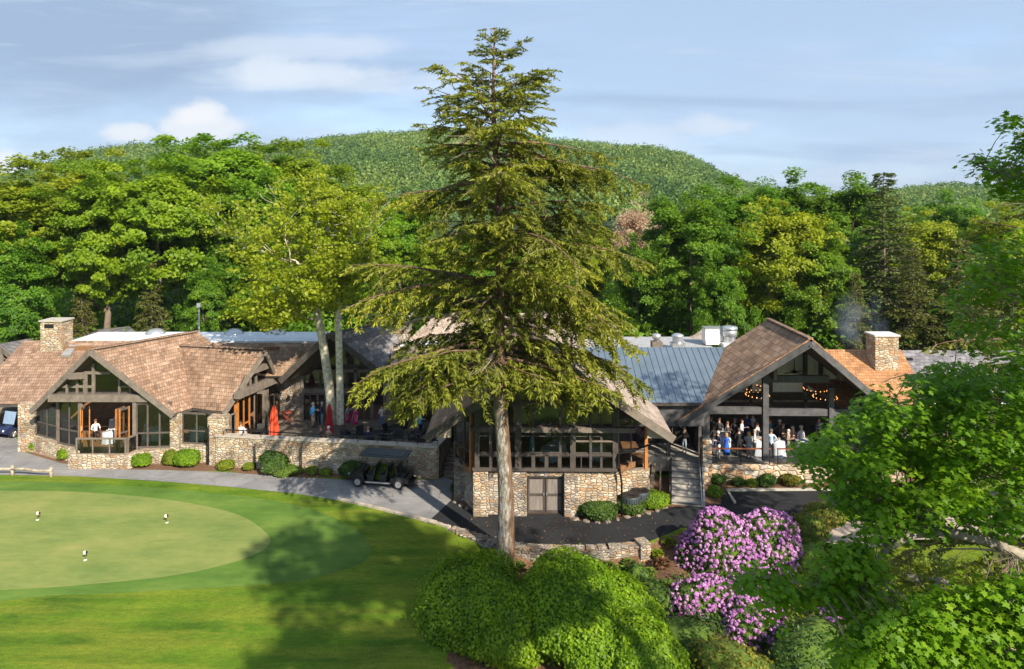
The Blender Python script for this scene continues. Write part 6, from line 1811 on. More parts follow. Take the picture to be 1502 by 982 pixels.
# hemlock at the right edge, thin and half dead
h2 = conifer(91, 'hemlock_tree', 'thin brownish hemlock with long bare grey limbs at the right edge', HEMDARK, BARK_HEM, 22.5,
    lambda z, a: np.interp(z, [4, 8, 14, 18, 22.5], [6.0, 6.2, 5.0, 3.2, .4]), 4.0, 84, .36, step=.36, droop=.30, dead=.55, sprig_w=.11, spray=.36, rise=.42, sparse=.30)
h2.location = (20.6, 26.0, gz(20.6, 26)); h2.rotation_euler = (0,0,.7)

# ------------------------------------------------------------------ vehicles and furniture
TYRE = M('tyre_rubber', (.018,.018,.018), .85, var=.1); RIM = M('alloy_rim', (.62,.62,.64), .3, .8, var=.05)
BLACKPAINT = M('black_gloss_paint', (.012,.013,.016), .18, 0, var=.05, spec=.6); BLACKSEAT = M('black_vinyl', (.02,.02,.022), .45, var=.1)
CANOPY = M('charcoal_canopy', (.045,.055,.065), .45, var=.12)
def cart(label, loc, rotz, rows=3, paint=BLACKPAINT, canopy=CANOPY, seat=BLACKSEAT, group=None):
    t = thing('golf_cart', label, 'golf cart', loc, rotz, group)
    wb = 2.55 if rows == 3 else 1.75; x0 = -wb/2; x1 = wb/2
    mb = MB()
    prof = [(x0-.55,.42),(x0-.62,.62),(x0-.45,.80),(x0+.05,.92),(x0+.30,.86),(x0+.42,.36),(x1-.55,.36),(x1-.50,.62),(x1+.50,.66),(x1+.62,.55),(x1+.58,.36),(x1-.3,.30),(x0+.3,.28),(x0-.3,.34)]
    mb.prism([(x,-.60,z) for x, z in prof], (0,1.2,0)); mb.build('body', paint, t, local=True)
    mb = MB()
    for sy in (-.64,.64): mb.beam((x0+.5,sy,.34),(x1-.5,sy,.34),.10,.07)
    mb.build('running_board', GALV, t, local=True)
    for k, (wx, wy) in enumerate(((x0,-.56),(x0,.56),(x1,-.56),(x1,.56))):
        m1 = MB(); m1.tube([(wx,wy-.12,.30),(wx,wy-.09,.30),(wx,wy+.09,.30),(wx,wy+.12,.30)], [.25,.30,.30,.25], 18); w = m1.build('wheel', TYRE, t, local=True)
        m2 = MB(); sgn = -1 if wy < 0 else 1
        for a in range(6):
            an = a*math.pi/3; m2.beam((wx,wy+sgn*.125,.30),(wx+.18*math.cos(an),wy+sgn*.125,.30+.18*math.sin(an)),.02,.055,up=(0,1,0))
        m2.tube([(wx,wy+sgn*.10,.30),(wx,wy+sgn*.14,.30)],.06,10); m2.tube([(wx,wy+sgn*.118,.30),(wx,wy+sgn*.128,.30)],.19,14)
        m2.build('rim', RIM, w, local=True)
        m3 = MB(); pts = [(wx+.36*math.cos(a), wy, .31+.36*math.sin(a)) for a in np.linspace(.15, math.pi-.15, 9)]
        m3.tube(pts, .055, 5); m3.build('fender', paint, t, local=True)
    sx = [x0+.75+.78*i for i in range(rows-1)]+[x1+.10]
    if rows == 2: sx = [x0+.75, x1-.02]
    for i, x in enumerate(sx):
        back = .30 if i < rows-1 else -.30
        m1 = MB(); m1.box((x,0,.66),(.46,1.05,.16)); m1.box((x,0,.48),(.40,1.0,.24)); m1.build('seat', seat, t, local=True)
        m1 = MB(); m1.beam((x+back*.75,0,.76),(x+back,0,1.22),1.05,.10,up=(1,0,0)); m1.build('backrest', seat, t, local=True)
        m1 = MB()
        for sy in (-.54,.54): m1.tube([(x+back*.4,sy,.68),(x+back*.5,sy,.90),(x-back*.3,sy,.90)],.018,5)
        m1.build('armrest', BLACKMET, t, local=True)
    m1 = MB(); m1.prism([(x0+.10,-.66,1.86),(x1+.42,-.66,1.84),(x1+.42,.66,1.84),(x0+.10,.66,1.86)][::-1],(0,0,.07)); m1.prism([(x0+.25,-.5,1.93),(x1+.25,-.5,1.915),(x1+.25,.5,1.915),(x0+.25,.5,1.93)][::-1],(0,0,.035)); m1.build('canopy_roof', canopy, t, local=True)
    for sy in (-.58,.58):
        for xa, za, xb in ((x0+.05,.90,x0+.28),(x1+.05,.68,x1+.30)):
            m1 = MB(); m1.tube([(xa,sy,za),(xb,sy,1.86)],.022,6); m1.build('roof_post', BLACKMET, t, local=True)
    g = MB(); g.add([(x0+.07,-.56,.93),(x0+.07,.56,.93),(x0+.265,.56,1.80),(x0+.265,-.56,1.80)],[(0,1,2,3)]); g.build('windshield', GLASS, t, local=True)
    m1 = MB(); c = Vector((x0+.48,-.27,1.02)); ax = Vector((-.6,0,.8)).normalized(); e1 = Vector((0,1,0)); e2 = ax.cross(e1)
    m1.tube([c+(e1*math.cos(a)+e2*math.sin(a))*.17 for a in np.linspace(0,6.2832,17)], .016, 5, cap=False); m1.tube([c,(x0+.22,-.27,.75)],.02,5); m1.build('steering_wheel', BLACKMET, t, local=True)
    for sy in (-.42,.42):
        m1 = MB(); m1.lathe([(.0,0),(.07,.01),(.075,.04)],(0,0,0),10); o = m1.build('headlight', WHITEPAINT, t, local=True); o.location = (x0-.60,sy,.66); o.rotation_euler = (0,-1.35,0)
    m1 = MB()
    for sy in (-.3,.3): m1.tube([(x1+.45,sy,.66),(x1+.72,sy,.42),(x1+.72,sy,.36)],.02,5)
    m1.box((x1+.68,0,.36),(.34,.95,.05)); m1.build('rear_footrest', BLACKMET, t, local=True)
    return t
cp = G(557, 716)
cart('long black golf cart with three seat rows and a charcoal roof by the terrace wall', (cp.x, cp.y+.55, .012), -.16, 3)
cart('white golf cart, half cut off by the left edge, under the left eaves', (-38.6, 51.4, .012), .25, 2, M('white_cart_paint', (.75,.75,.75), .3, var=.04), M('white_canopy',(.7,.7,.7),.5), M('tan_vinyl',(.4,.3,.2),.6), group='golf carts parked at the far left')
cart('dark blue golf cart with bags parked beside the leftmost stone pier', (-36.6, 50.6, .012), 1.3, 2, M('navy_cart_paint', (.02,.03,.09), .25, var=.05), CANOPY, BLACKSEAT, group='golf carts parked at the far left')

# split log fence
LOG = M('weathered_log', (.40,.33,.25), .9, var=.4, scale=3, bump=.6, bscale=12)
FT = thing('log_fence', 'low split log fence between the lawn and the driveway at the left edge', 'fence', G(40, 698))
fp_ = [G(-95,694), G(-40,695), G(18,697), G(75,700)]
for p in fp_:
    mb = MB(); mb.tube([p+Vector((0,0,-.1)), p+Vector((.01,0,.62))], [.11,.10], 8); mb.build('post', LOG, FT)
for a, b in zip(fp_[:-1], fp_[1:]):
    for dz in (.40,):
        mb = MB(); mb.tube([a+Vector((0,-.06,dz)), a.lerp(b,.35)+Vector((0,-.08,dz+.05)), a.lerp(b,.7)+Vector((0,-.05,dz-.04)), b+Vector((.1,-.06,dz+.02))], [.075,.09,.08,.07], 7); mb.build('rail', LOG, FT)
# short practice pins on the putting green
def pin(px, py, lab, lean):
    p = G(px, py, .008); t = thing('practice_pin', lab, 'flag', p, group='practice pins on the putting green')
    mb = MB(); mb.tube([p, p+Vector((lean,0,.46))], .013, 6); mb.build('stick', M('red_brown_stick',(.30,.10,.05),.6), t)
    mb = MB(); mb.lathe([(.075,.0),(.075,.015)], p, 12); mb.build('cup_rim', WHITEPAINT, t)
    q = p+Vector((lean*.8,0,.36)); mb = MB()
    mb.prism([q+Vector((0,0,-.10)), q+Vector((-.10,-.03,-.05)), q+Vector((-.09,-.03,.07)), q+Vector((0,0,.10))], (0,.015,0)); f = mb.build('flag', WHITEPAINT, t)
    mb = MB(); mb.prism([q+Vector((0.0,0,-.09)), q+Vector((.07,.04,-.06)), q+Vector((.065,.04,.05)), q+Vector((0.0,0,.08))], (0,.015,0)); mb.build('flag', M('black_cloth',(.02,.02,.02),.8), t)
pin(55, 763, 'practice pin with white and black flag, the one farthest left on the putting green', .07)
pin(245, 767, 'practice pin with white and black flag, the one nearest the clubhouse bay window', -.02)
pin(125, 822, 'practice pin with white and black flag, the one nearest the bottom of the photo', .02)
# folded parasols
def parasol(px, py, d, h, r, col, lab):
    p = P(px, py, d); p.z = 1.0
    t = thing('folded_parasol', lab, 'parasol', p, group='folded red parasols on the terrace')
    mb = MB(); mb.tube([p, p+Vector((0,0,h+.12))], .028, 6); mb.build('pole', GREYWOOD, t)
    mb = MB(); n = 16; vs = []; fs = []
    lv = [(.25*r,.34),(1.0*r,.38),(.95*r,.9),(.80*r,1.35),(.72*r,1.4),(.75*r,1.5),(.62*r,2.0),(.30*r,h),(.02,h+.05)]
    lv = [(a, b*h/2.4 if b < h else b) for a, b in lv]
    for rr_, z in lv:
        for k in range(n):
            a = 2*math.pi*k/n; q = rr_*(1+.28*(1 if k % 2 else -1))
            vs.append((p.x+q*math.cos(a), p.y+q*math.sin(a), p.z+z))
    for j in range(len(lv)-1):
        for k in range(n): fs.append((j*n+k, j*n+(k+1)%n, (j+1)*n+(k+1)%n, (j+1)*n+k))
    mb.add(vs, fs, 0, False); mb.build('canopy', M('red_canvas_%d' % int(col[1]*1000), col, .8, var=.12), t)
    mb = MB(); mb.lathe([(.28,0),(.28,.06),(.05,.10)], p, 12); mb.build('base', BLACKMET, t)
parasol(402, 636, 46.2, 2.35, .26, (.62,.075,.025), 'bright orange red folded parasol by the folding glass doors')
parasol(483, 632, 46.4, 2.35, .22, (.42,.02,.02), 'dark red folded parasol in front of the twin trunk')
parasol(644, 620, 48.5, 2.3, .20, (.55,.03,.02), 'red folded parasol in the shade behind the pavilion beam')
# chairs and tables
def chair(loc, rotz, lab, col=BLACKMET, group=None, first=[None]):
    if first[0] is not None and col is BLACKMET:
        return copy_tree(first[0], loc, rotz, None, lab, group)
    t = thing('patio_chair', lab, 'chair', loc, rotz, group)
    mb = MB(); mb.box((0,0,.44),(.50,.50,.05)); mb.build('seat', col, t, local=True)
    mb = MB(); mb.beam((0,.24,.46),(0,.34,.92),.50,.04,up=(0,1,0)); mb.build('backrest', col, t, local=True)
    for sx in (-1,1):
        for sy in (-1,1):
            mb = MB(); mb.tube([(sx*.23,sy*.22,.44),(sx*.25,sy*.25,0)],.02,5); mb.build('leg', col, t, local=True)
        mb = MB(); mb.tube([(sx*.25,-.22,.44),(sx*.26,-.22,.66),(sx*.26,.28,.68)],.02,5); mb.build('armrest', col, t, local=True)
    if col is BLACKMET: first[0] = t
    return t
CG = 'black chairs on the terrace'
for px, d, rz, lab in ((383,46.6,.4,'black patio chair below the orange red parasol'),(371,46.9,2.2,'black patio chair left of the one below the orange red parasol'),
  (505,45.4,.3,'black patio chair right of the seated man in tan'),(517,45.7,2.4,'second black patio chair right of the seated man in tan'),(585,45.6,.2,'black patio chair under the hanging hemlock spray'),
  (605,45.2,1.9,'black patio chair nearest the steps end of the parapet'),(622,46.2,-.6,'black patio chair beside the man in light blue'),(640,45.0,.5,'black patio chair at the corner of the parapet'),(570,46.8,1.1,'black patio chair behind the woman in the pale blouse'),(590,47.4,-.9,'black patio chair in the middle of the deck near the stone pier'),(548,46.4,2.5,'black patio chair right of the seated person in navy'),(530,46.2,.6,'black patio chair in front of the magenta dress'),(566,45.0,2.9,'black patio chair against the parapet between the two tables')):
    chair(((px-CX)/F*d, d, 1.0), rz, lab, BLACKMET, CG)
def deck_table(px, d, lab):
    p = Vector(((px-CX)/F*d, d, 1.0)); t = thing('patio_table', lab, 'table', p, group='dark tables on the terrace')
    mb = MB(); mb.lathe([(.50,.70),(.52,.72),(.52,.74),(0,.745)], p, 16); mb.build('tabletop', BLACKMET, t)
    mb = MB(); mb.lathe([(.28,0),(.28,.03),(.05,.06),(.04,.70)], p, 10); mb.build('pedestal', BLACKMET, t)
deck_table(512, 45.0, 'dark round patio table right of the seated man in tan'); deck_table(613, 45.6, 'dark round patio table beside the steps corner'); deck_table(556, 45.6, 'dark round patio table right of the seated person in navy'); deck_table(580, 46.8, 'dark round patio table in the middle of the deck'); deck_table(378, 46.2, 'dark round patio table by the folding doors')
# red folding stool table against the lounge wall
p = P(421, 617, 49.9); p.z = 1.0
t = thing('folding_tray_stand', 'red brown folding stand with crossed legs against the lounge stone wall', 'stand', p)
REDWOOD = M('red_stained_wood', (.24,.05,.03), .6)
mb = MB(); mb.box((p.x,p.y,p.z+.80),(.85,.42,.06)); mb.build('tray', REDWOOD, t)
for s_ in (-1,1):
    mb = MB(); mb.beam(p+Vector((s_*.34,-.12,0)), p+Vector((-s_*.34,-.12,.78)), .06,.04); mb.beam(p+Vector((s_*.34,.12,0)), p+Vector((-s_*.34,.12,.78)), .06,.04); mb.build('leg', REDWOOD, t)
# cloth covered tables indoors
def cloth_table(x, y, z, r, h, lab, group):
    t = thing('cloth_table', lab, 'table', (x,y,z), group=group)
    mb = MB(); n = 24; vs = []; fs = []
    for j, (q, zz) in enumerate(((0,h),(r*.96,h),(r,h-.03),(r*1.02,h*.5),(r*1.08,.02))):
        for k in range(n):
            a = 2*math.pi*k/n; w = 1+(.07*math.sin(k*math.pi/1.5)*max(0,j-2))
            vs.append((x+q*w*math.cos(a), y+q*w*math.sin(a), z+zz))
    for j in range(4):
        for k in range(n): fs.append((j*n+k,j*n+(k+1)%n,(j+1)*n+(k+1)%n,(j+1)*n+k))
    mb.add(vs, fs, 0, True); mb.build('tablecloth', LINEN, t)
    mb = MB(); mb.lathe([(.06,.0),(.06,h-.02)], (x,y,z), 8); mb.build('pedestal', GREYWOOD, t)
    for k in range(3):
        mb = MB(); mb.lathe([(.03,0),(.008,.02),(.008,.08),(.035,.10),(.03,.17)], (x+.35*r*math.cos(k*2.1+x), y+.35*r*math.sin(k*2.1+x), z+h), 6)
        tag(mb.build('wine_glass', WHITEPAINT, None), 'wine glass on the '+' '.join(lab.replace('white ','').split()[:11]), 'glass', 'glasses on the cloth tables')
HT = 'white cloth tables in the party hall'; DT = 'white cloth tables in the dining wing'
for px, d, r, h, lab in ((1111,43.4,.50,1.0,'tall cloth table left of the central hall post'),(1140,43.1,.46,.95,'wide cloth table right of the central hall post, behind the light blue shirt'),(1178,43.2,.5,1.0,'cloth table in the hall half hidden by the maple'),(1060,44.6,.5,1.0,'cloth table behind the couple at the left end of the hall')):
    cloth_table((px-CX)/F*d, d, 1.1, r, h, lab, HT)
for px, d, r, lab in ((160,45.9,.42,'white cloth table in the open bay of the dining wing'),(172,48.6,.5,'white cloth table deeper in the dining wing bay'),(225,46.5,.6,'white cloth table behind the right bay window'),(290,46.4,.55,'white cloth table behind the window right of the bay'),(350,46.6,.5,'white cloth table at the folding doors')):
    cloth_table((px-CX)/F*d, d, .95, r, .74, lab, DT)
for px, d, lab in ((806,38.9,'white cloth table behind the pavilion glass, left of the wide post'),(818,39.6,'white cloth table behind the pavilion glass, farther back'),(875,39.2,'white cloth table behind the pavilion glass, right of the wide post')): cloth_table((px-CX)/F*d, d, 2.4, .5, .74, lab, 'white cloth tables in the pavilion')
# air conditioners
def condenser(px, py, d, lab):
    p = P(px, py, d); p.z = 0.02
    t = thing('air_conditioner', lab, 'air conditioner', p, group='round air conditioners beside the pavilion')
    AC = M('grey_green_enamel', (.045,.058,.064), .5, .1, var=.08)
    mb = MB(); mb.lathe([(.50,0),(.52,.05),(.52,.86),(.49,.92)], p, 24)
    for k in range(24):
        a = 2*math.pi*k/24; mb.beam(p+Vector((.535*math.cos(a),.535*math.sin(a),.1)), p+Vector((.535*math.cos(a),.535*math.sin(a),.84)), .02,.02)
    mb.build('casing', AC, t)
    mb = MB(); mb.lathe([(.47,.925),(.30,.93)], p, 24)
    for k in range(10):
        a = 2*math.pi*k/10; mb.tube([p+Vector((.12*math.cos(a),.12*math.sin(a),.95)), p+Vector((.48*math.cos(a),.48*math.sin(a),.935))], .010, 3)
    mb.lathe([(.13,.94),(.10,.97),(0,.975)], p, 12); mb.build('fan_grille', BLACKMET, t)
condenser(925, 738, 37.7, 'round grey air conditioner, front one by the bushes'); condenser(939, 730, 38.3, 'round grey air conditioner, rear one against the stone wall')
# lamp mast behind the dining wing
p = P(292, 500, 57); t = thing('lamp_mast', 'thin pale mast standing among the trees behind the white flat roof', 'mast', (p.x, p.y, 0))
mb = MB(); mb.tube([(p.x,p.y,0),(p.x,p.y,P(292,446,57).z)],.05,6); mb.build('pole', GALV, t)
mb = MB(); mb.box((p.x,p.y,P(292,448,57).z),(.3,.25,.35)); mb.build('lamp_head', GALV, t)

# ------------------------------------------------------------------ chimney smoke
m, nt, b, out = newmat('wood_smoke'); nt.nodes.remove(b)
pv = nd(nt, 'ShaderNodeVolumePrincipled'); pv.inputs['Color'].default_value = (.62,.75,.92,1)
tc = nd(nt, 'ShaderNodeTexCoord'); nz = nd(nt, 'ShaderNodeTexNoise', i_Scale=2.6, i_Detail=4.0); nt.links.new(tc.outputs['Generated'], nz.inputs['Vector'])
r = ramp(nt, [(.42,(0,0,0)),(.75,(1,1,1))]); nt.links.new(nz.outputs['Fac'], r.inputs[0])
gr = nd(nt, 'ShaderNodeTexGradient', gradient_type='SPHERICAL'); mp = nd(nt, 'ShaderNodeMapping'); mp.inputs['Location'].default_value = (-1,-1,-1); mp.inputs['Scale'].default_value = (2,2,2)
nt.links.new(tc.outputs['Generated'], mp.inputs[0]); nt.links.new(mp.outputs[0], gr.inputs[0])
ml = nd(nt, 'ShaderNodeMath', operation='MULTIPLY'); nt.links.new(r.outputs[0], ml.inputs[0]); nt.links.new(gr.outputs['Fac'], ml.inputs[1])
m2_ = nd(nt, 'ShaderNodeMath', operation='MULTIPLY'); m2_.inputs[1].default_value = 0.55; nt.links.new(ml.outputs[0], m2_.inputs[0]); nt.links.new(m2_.outputs[0], pv.inputs['Density'])
nt.links.new(pv.outputs[0], out.inputs['Volume'])
mb = MB(); c = P(1262, 470, 46.5); 
prof_ = [(0,-1.0)]+[(math.sin(a),-math.cos(a)) for a in np.linspace(.3,2.84,9)]+[(0,1.0)]
mb.lathe([(max(q,0.001)*1.9, z*2.3) for q, z in prof_], (0,0,0), 16, smooth=True)
so_ = mb.build('chimney_smoke', m, None, uv=False); so_.location = c
tag(so_, 'thin blue wood smoke drifting from the party hall chimney', 'smoke', kind='stuff')

# leaf litter blown on to the roads
def litter(n):
    rr = np.random.default_rng(818)
    x = np.concatenate([rr.uniform(-24, -3, n), rr.uniform(-3, 9, n)]); y = np.concatenate([rr.uniform(39.5, 43.5, n), rr.uniform(34.2, 37.0, n)])
    ok = (y > edge_y(x)+.15)
    x = x[ok]; y = y[ok]; m_ = len(x)
    q = leaf_quads(np.stack([x, y, np.full(m_, .05)], 1), rr.normal(size=(m_,3))*.35+np.array([0,0,1.]), rr.uniform(.05,.11,m_), .06, r=rr)
    tag(quad_mesh('leaf_litter', q, RUST, rr.random(m_)), 'dry leaf litter scattered on the driveway and the black road', 'leaf litter', kind='stuff')
litter(260)
# ------------------------------------------------------------------ people
SKIN = M('skin', (.55,.33,.24), .55, var=.06); SKIN2 = M('tanned_skin', (.42,.24,.16), .55, var=.06)
def cloth(col): return M('cloth_%03d_%03d_%03d' % tuple(int(c*999) for c in col), col, .85, var=.12)
def body_mesh(pose, woman, hgt):
    """skeleton grown with the skin modifier: returns mesh plus bones for clothing zones"""
    s = hgt/1.75; sw = .175 if woman else .20; hw = .09
    V = {}; Ed = []; R = {}
    def v(n, p, r, par=None):
        V[n] = Vector(p)*s; R[n] = (r*s, r*s*0.85 if n in ('chest','belly','pelvis','ribs') else r*s)
        if par: Ed.append((par, n))
    sit = pose == 'sit'
    hz = .50 if sit else .93
    v('pelvis',(0,0,hz),.145 if woman else .140); v('belly',(0,0,hz+.16),.115 if woman else .135,'pelvis'); v('ribs',(0,-.01,hz+.33),.135 if woman else .155,'belly'); v('chest',(0,0,hz+.47),.11 if woman else .125,'ribs')
    v('neck',(0,-.01,hz+.58),.055,'chest'); v('jaw',(0,-.03,hz+.65),.070,'neck'); v('head',(0,-.02,hz+.74),.090,'jaw'); v('crown_',(0,-.01,hz+.81),.062,'head')
    for sg, nm in ((-1,'l'),(1,'r')):
        x = sg*sw
        v('sh'+nm,(x*.9,0,hz+.48),.062,'chest')
        hold = pose == 'hold' or (pose in ('one','point') and sg > 0); hips = pose == 'hips'
        if pose == 'point' and sg > 0:
            el = (x*1.25,-.20,hz+.40); wr = (x*1.2,-.42,hz+.52)
        elif hold: el = (x*1.25,.03,hz+.20); wr = (x*.75,-.24,hz+.30)
        elif hips: el = (x*1.75,.06,hz+.22); wr = (x*1.05,-.06,hz+.06)
        elif sit: el = (x*1.3,-.05,hz+.22); wr = (x*1.0,-.28,hz+.22)
        else: el = (x*1.28,.02,hz+.20); wr = (x*1.38,-.05,hz-.05)
        v('el'+nm,el,.045,'sh'+nm); v('wr'+nm,wr,.032,'el'+nm)
        d = (Vector(wr)-Vector(el)).normalized(); d2 = (d+Vector((0,-.2,-.35 if not hold else .05))).normalized(); w = Vector(wr)
        v('hd'+nm, w+d2*.07,.034,'wr'+nm)
        side = d2.cross(Vector((sg,0,0)))
        side = side.normalized() if side.length > .1 else Vector((0,1,0))
        for k, fl in enumerate((.075,.090,.085,.065)):
            o = side*(.024*(k-1.5)); v('f%d%s' % (k,nm), w+d2*.105+o,.0095,'hd'+nm); v('g%d%s' % (k,nm), w+d2*(.105+fl*.8)+o+Vector((0,-.01,-.015)),.008,'f%d%s' % (k,nm))
        v('th'+nm, w+d2*.05+side*.045-Vector((sg*.015,0,0)),.011,'hd'+nm); v('ti'+nm, w+d2*.085+side*.06-Vector((sg*.02,0,0)),.009,'th'+nm)
        if sit:
            v('hip'+nm,(sg*hw,-.04,hz-.02),.095,'pelvis'); v('kn'+nm,(sg*.12,-.46,hz),.062,'hip'+nm); v('an'+nm,(sg*.12,-.44,.09),.042,'kn'+nm)
            v('toe'+nm,(sg*.13,-.62,.045),.038,'an'+nm)
        else:
            st = {'hold':.03,'walk':.16}.get(pose,.0)*sg
            v('hip'+nm,(sg*hw,0,hz-.09),.095,'pelvis'); v('kn'+nm,(sg*.105,-.02-st*.6,.49),.060,'hip'+nm); v('an'+nm,(sg*.11,.02+ -st,.09),.042,'kn'+nm)
            v('toe'+nm,(sg*.13,-.15-st,.042),.038,'an'+nm)
    names = list(V); me = bpy.data.meshes.new('tmp')
    me.from_pydata([tuple(V[n]) for n in names], [(names.index(a), names.index(b)) for a, b in Ed], [])
    o = bpy.data.objects.new('tmp', me); COL.objects.link(o)
    md = o.modifiers.new('Skin', 'SKIN'); md.use_smooth_shade = True; md.branch_smoothing = 0.4
    for i, n in enumerate(names):
        sv_ = me.skin_vertices[0].data[i]; sv_.radius = R[n]; sv_.use_root = (n == 'pelvis')
    su = o.modifiers.new('Sub', 'SUBSURF'); su.levels = 1; su.render_levels = 1
    dg = bpy.context.evaluated_depsgraph_get(); ev = o.evaluated_get(dg)
    out = bpy.data.meshes.new_from_object(ev)
    bpy.data.objects.remove(o); bpy.data.meshes.remove(me)
    # a nose and ears drawn out of the head itself
    for vv in out.vertices:
        p = vv.co/s
        if p.z > hz+.60:
            if abs(p.x) < .028 and p.y < -.05 and abs(p.z-(hz+.70)) < .035: vv.co.y -= .022*s
            if abs(p.x) > .070 and abs(p.z-(hz+.72)) < .035: vv.co.x *= 1.12
    return out, V, Ed
_BM = {}
def person(px, d, z, facing, lab, top, legs, hair=(.20,.12,.07), pose='stand', woman=False, skirt=None, hgt=None, group=None, shoes=(.04,.03,.03), hairlen=0, cap=None, skin=None, sleeves=True, dy=0):
    hgt = hgt or (1.64 if woman else 1.78)
    x = (px-CX)/F*d
    root = thing('person', lab, 'person', (x, d, z), facing, group)
    me, V, Ed = body_mesh(pose, woman, hgt)
    me.name = 'body'
    zones = {}
    for a, b in Ed:
        if b in ('jaw','head','crown_','neck') or b[:2] in ('hd','th','ti') or b[0] in 'fg' or (not sleeves and b[:2] == 'wr'): zz = 1
        elif b[:3] == 'hip' or b[:2] == 'kn' or b[:2] == 'an': zz = 2 if skirt is None or b[:3] == 'hip' else 1
        elif b[:3] == 'toe': zz = 3
        else: zz = 0
        zones[(a, b)] = zz
    segs = [(np.array(V[a]), np.array(V[b]), zz) for (a, b), zz in zones.items()]
    P_ = np.array([tuple(p.center) for p in me.polygons])
    D = []
    for a, b, zz in segs:
        ab = b-a; t = np.clip(((P_-a)@ab)/(ab@ab), 0, 1); D.append(np.linalg.norm(P_-(a+t[:, None]*ab), axis=1))
    idx = np.array([s_[2] for s_ in segs])[np.argmin(np.array(D), axis=0)]
    for m_ in (cloth(top), skin or SKIN, cloth(legs), cloth(shoes)): me.materials.append(m_)
    me.polygons.foreach_set('material_index', idx.astype(np.int32)); me.polygons.foreach_set('use_smooth', [True]*len(me.polygons))
    link('body', me, root)
    hd = V['head']; s = hgt/1.75; mb = MB()
    if hair is not None:
        n = 12; vs = []; fs = []
        for j, (q, zz) in enumerate(((.100,-.055),(.108,-.01),(.106,.04),(.085,.085),(.045,.112),(.001,.12))):
            for k in range(n):
                a = 2*math.pi*k/n; front = -math.sin(a)
                zz2 = zz+(.055 if front > .4 and j == 0 else 0); y_ = q*math.sin(a)+.012
                vs.append((hd.x+q*s*math.cos(a), hd.y+(y_ if front < .4 else y_*.93)*s, hd.z+zz2*s))
        for j in range(5):
            for k in range(n): fs.append((j*n+k,j*n+(k+1)%n,(j+1)*n+(k+1)%n,(j+1)*n+k))
        mb.add(vs, fs, 0, True)
        if hairlen:
            mb.lathe([(.075,.03),(.105,-.03),(.11,-.05-hairlen*.5),(.08,-.05-hairlen),(.0,-.06-hairlen)], (hd.x, hd.y+.045*s, hd.z), 10, sy=.6)
        mb.build('hair', cloth(hair), root, local=True, uv=False)
    if cap:
        mb = MB(); mb.lathe([(.112,.02),(.115,.06),(.08,.125),(0,.135)], (hd.x,hd.y,hd.z), 12); mb.box((hd.x,hd.y-.14,hd.z+.035),(.15,.12,.015)); mb.build('cap', cloth(cap), root, local=True, uv=False)
    if skirt is not None:
        zt = V['belly'].z+.02; L_ = skirt[1]
        mb = MB(); mb.lathe([(.13*s,0),(.175*s,-.18),(.21*s,-L_*.6),(.245*s,-L_),(.20*s,-L_+.01)], (0,0,zt), 14, sy=.82); mb.build('skirt', cloth(skirt[0]), root, local=True, uv=False)
    return root
N = math.pi; TG = 'guests on the terrace'; PH = 'guests in the party hall'
KHAKI = (.42,.34,.24); DENIM = (.10,.15,.25); BLK = (.02,.02,.022); NAVY = (.025,.035,.09); GREYH = (.55,.53,.50); BLOND = (.62,.45,.22); BROWN = (.13,.07,.04)
def tp(py, z=1.0): return (H-z)/(py-HY)*F
# facing 0 looks towards the camera
person(459, 48.9, 1.0, 1.3, 'man in bright blue jacket and khaki trousers left of the twin trunk', (.03,.20,.42), KHAKI, GREYH, 'one', group=TG)
person(466.5, 49.5, 1.0, .2, 'person in black standing between the blue jacket and the navy blazer', BLK, BLK, BROWN, 'stand', group=TG)
person(472.5, 49.0, 1.0, -1.0, 'man in navy blazer and teal trousers close to the twin trunk', NAVY, (.14,.28,.30), GREYH, 'hold', group=TG)
person(502, 49.8, 1.0, .4, 'person in dark patterned clothes half behind the right trunk', (.16,.13,.14), BLK, BROWN, 'hold', group=TG)
person(510, 48.8, 1.0, 1.0, 'woman in grey top and pink skirt raising one arm', (.32,.32,.36), (.5,.3,.3), (.35,.22,.15), 'point', True, ((.62,.05,.20),.62), group=TG, shoes=(.5,.3,.2))
person(521, 48.4, 1.0, -.6, 'woman in magenta dress beside the pink skirt', (.62,.03,.22), (.5,.3,.3), BLOND, 'stand', True, ((.62,.03,.22),.62), group=TG, hairlen=.15, shoes=(.7,.6,.5), sleeves=False)
person(560, 48.7, 1.0, .2, 'woman in pale blouse and blue jeans behind the hemlock spray', (.60,.52,.46), DENIM, BROWN, 'hold', True, group=TG, hairlen=.15)
person(482, 45.0, 1.0, 2.6, 'grey haired man in tan jacket seated against the parapet', (.46,.31,.20), KHAKI, (.70,.70,.68), 'sit', group=TG)
person(470, 45.4, 1.0, 1.2, 'brown haired woman seated left of the man in tan', (.20,.10,.08), BLK, (.22,.10,.05), 'sit', True, group=TG, hairlen=.2)
person(540, 44.9, 1.0, 2.9, 'person in dark navy seated with back to the parapet', NAVY, BLK, (.30,.16,.09), 'sit', group=TG)
person(616, 46.8, 1.0, .9, 'man in light blue shirt and red cap near the pavilion beam', (.10,.42,.72), NAVY, None, 'one', group=TG, cap=(.45,.03,.03))
person(353, 45.9, .95, .6, 'person in white shirt seated at the orange framed doors', (.75,.75,.73), BLK, BROWN, 'sit', group=TG)
person(288, 46.2, .95, 1.2, 'diner in pale turquoise behind the window right of the bay', (.25,.50,.55), KHAKI, BLOND, 'sit', True, group=TG, hairlen=.1)
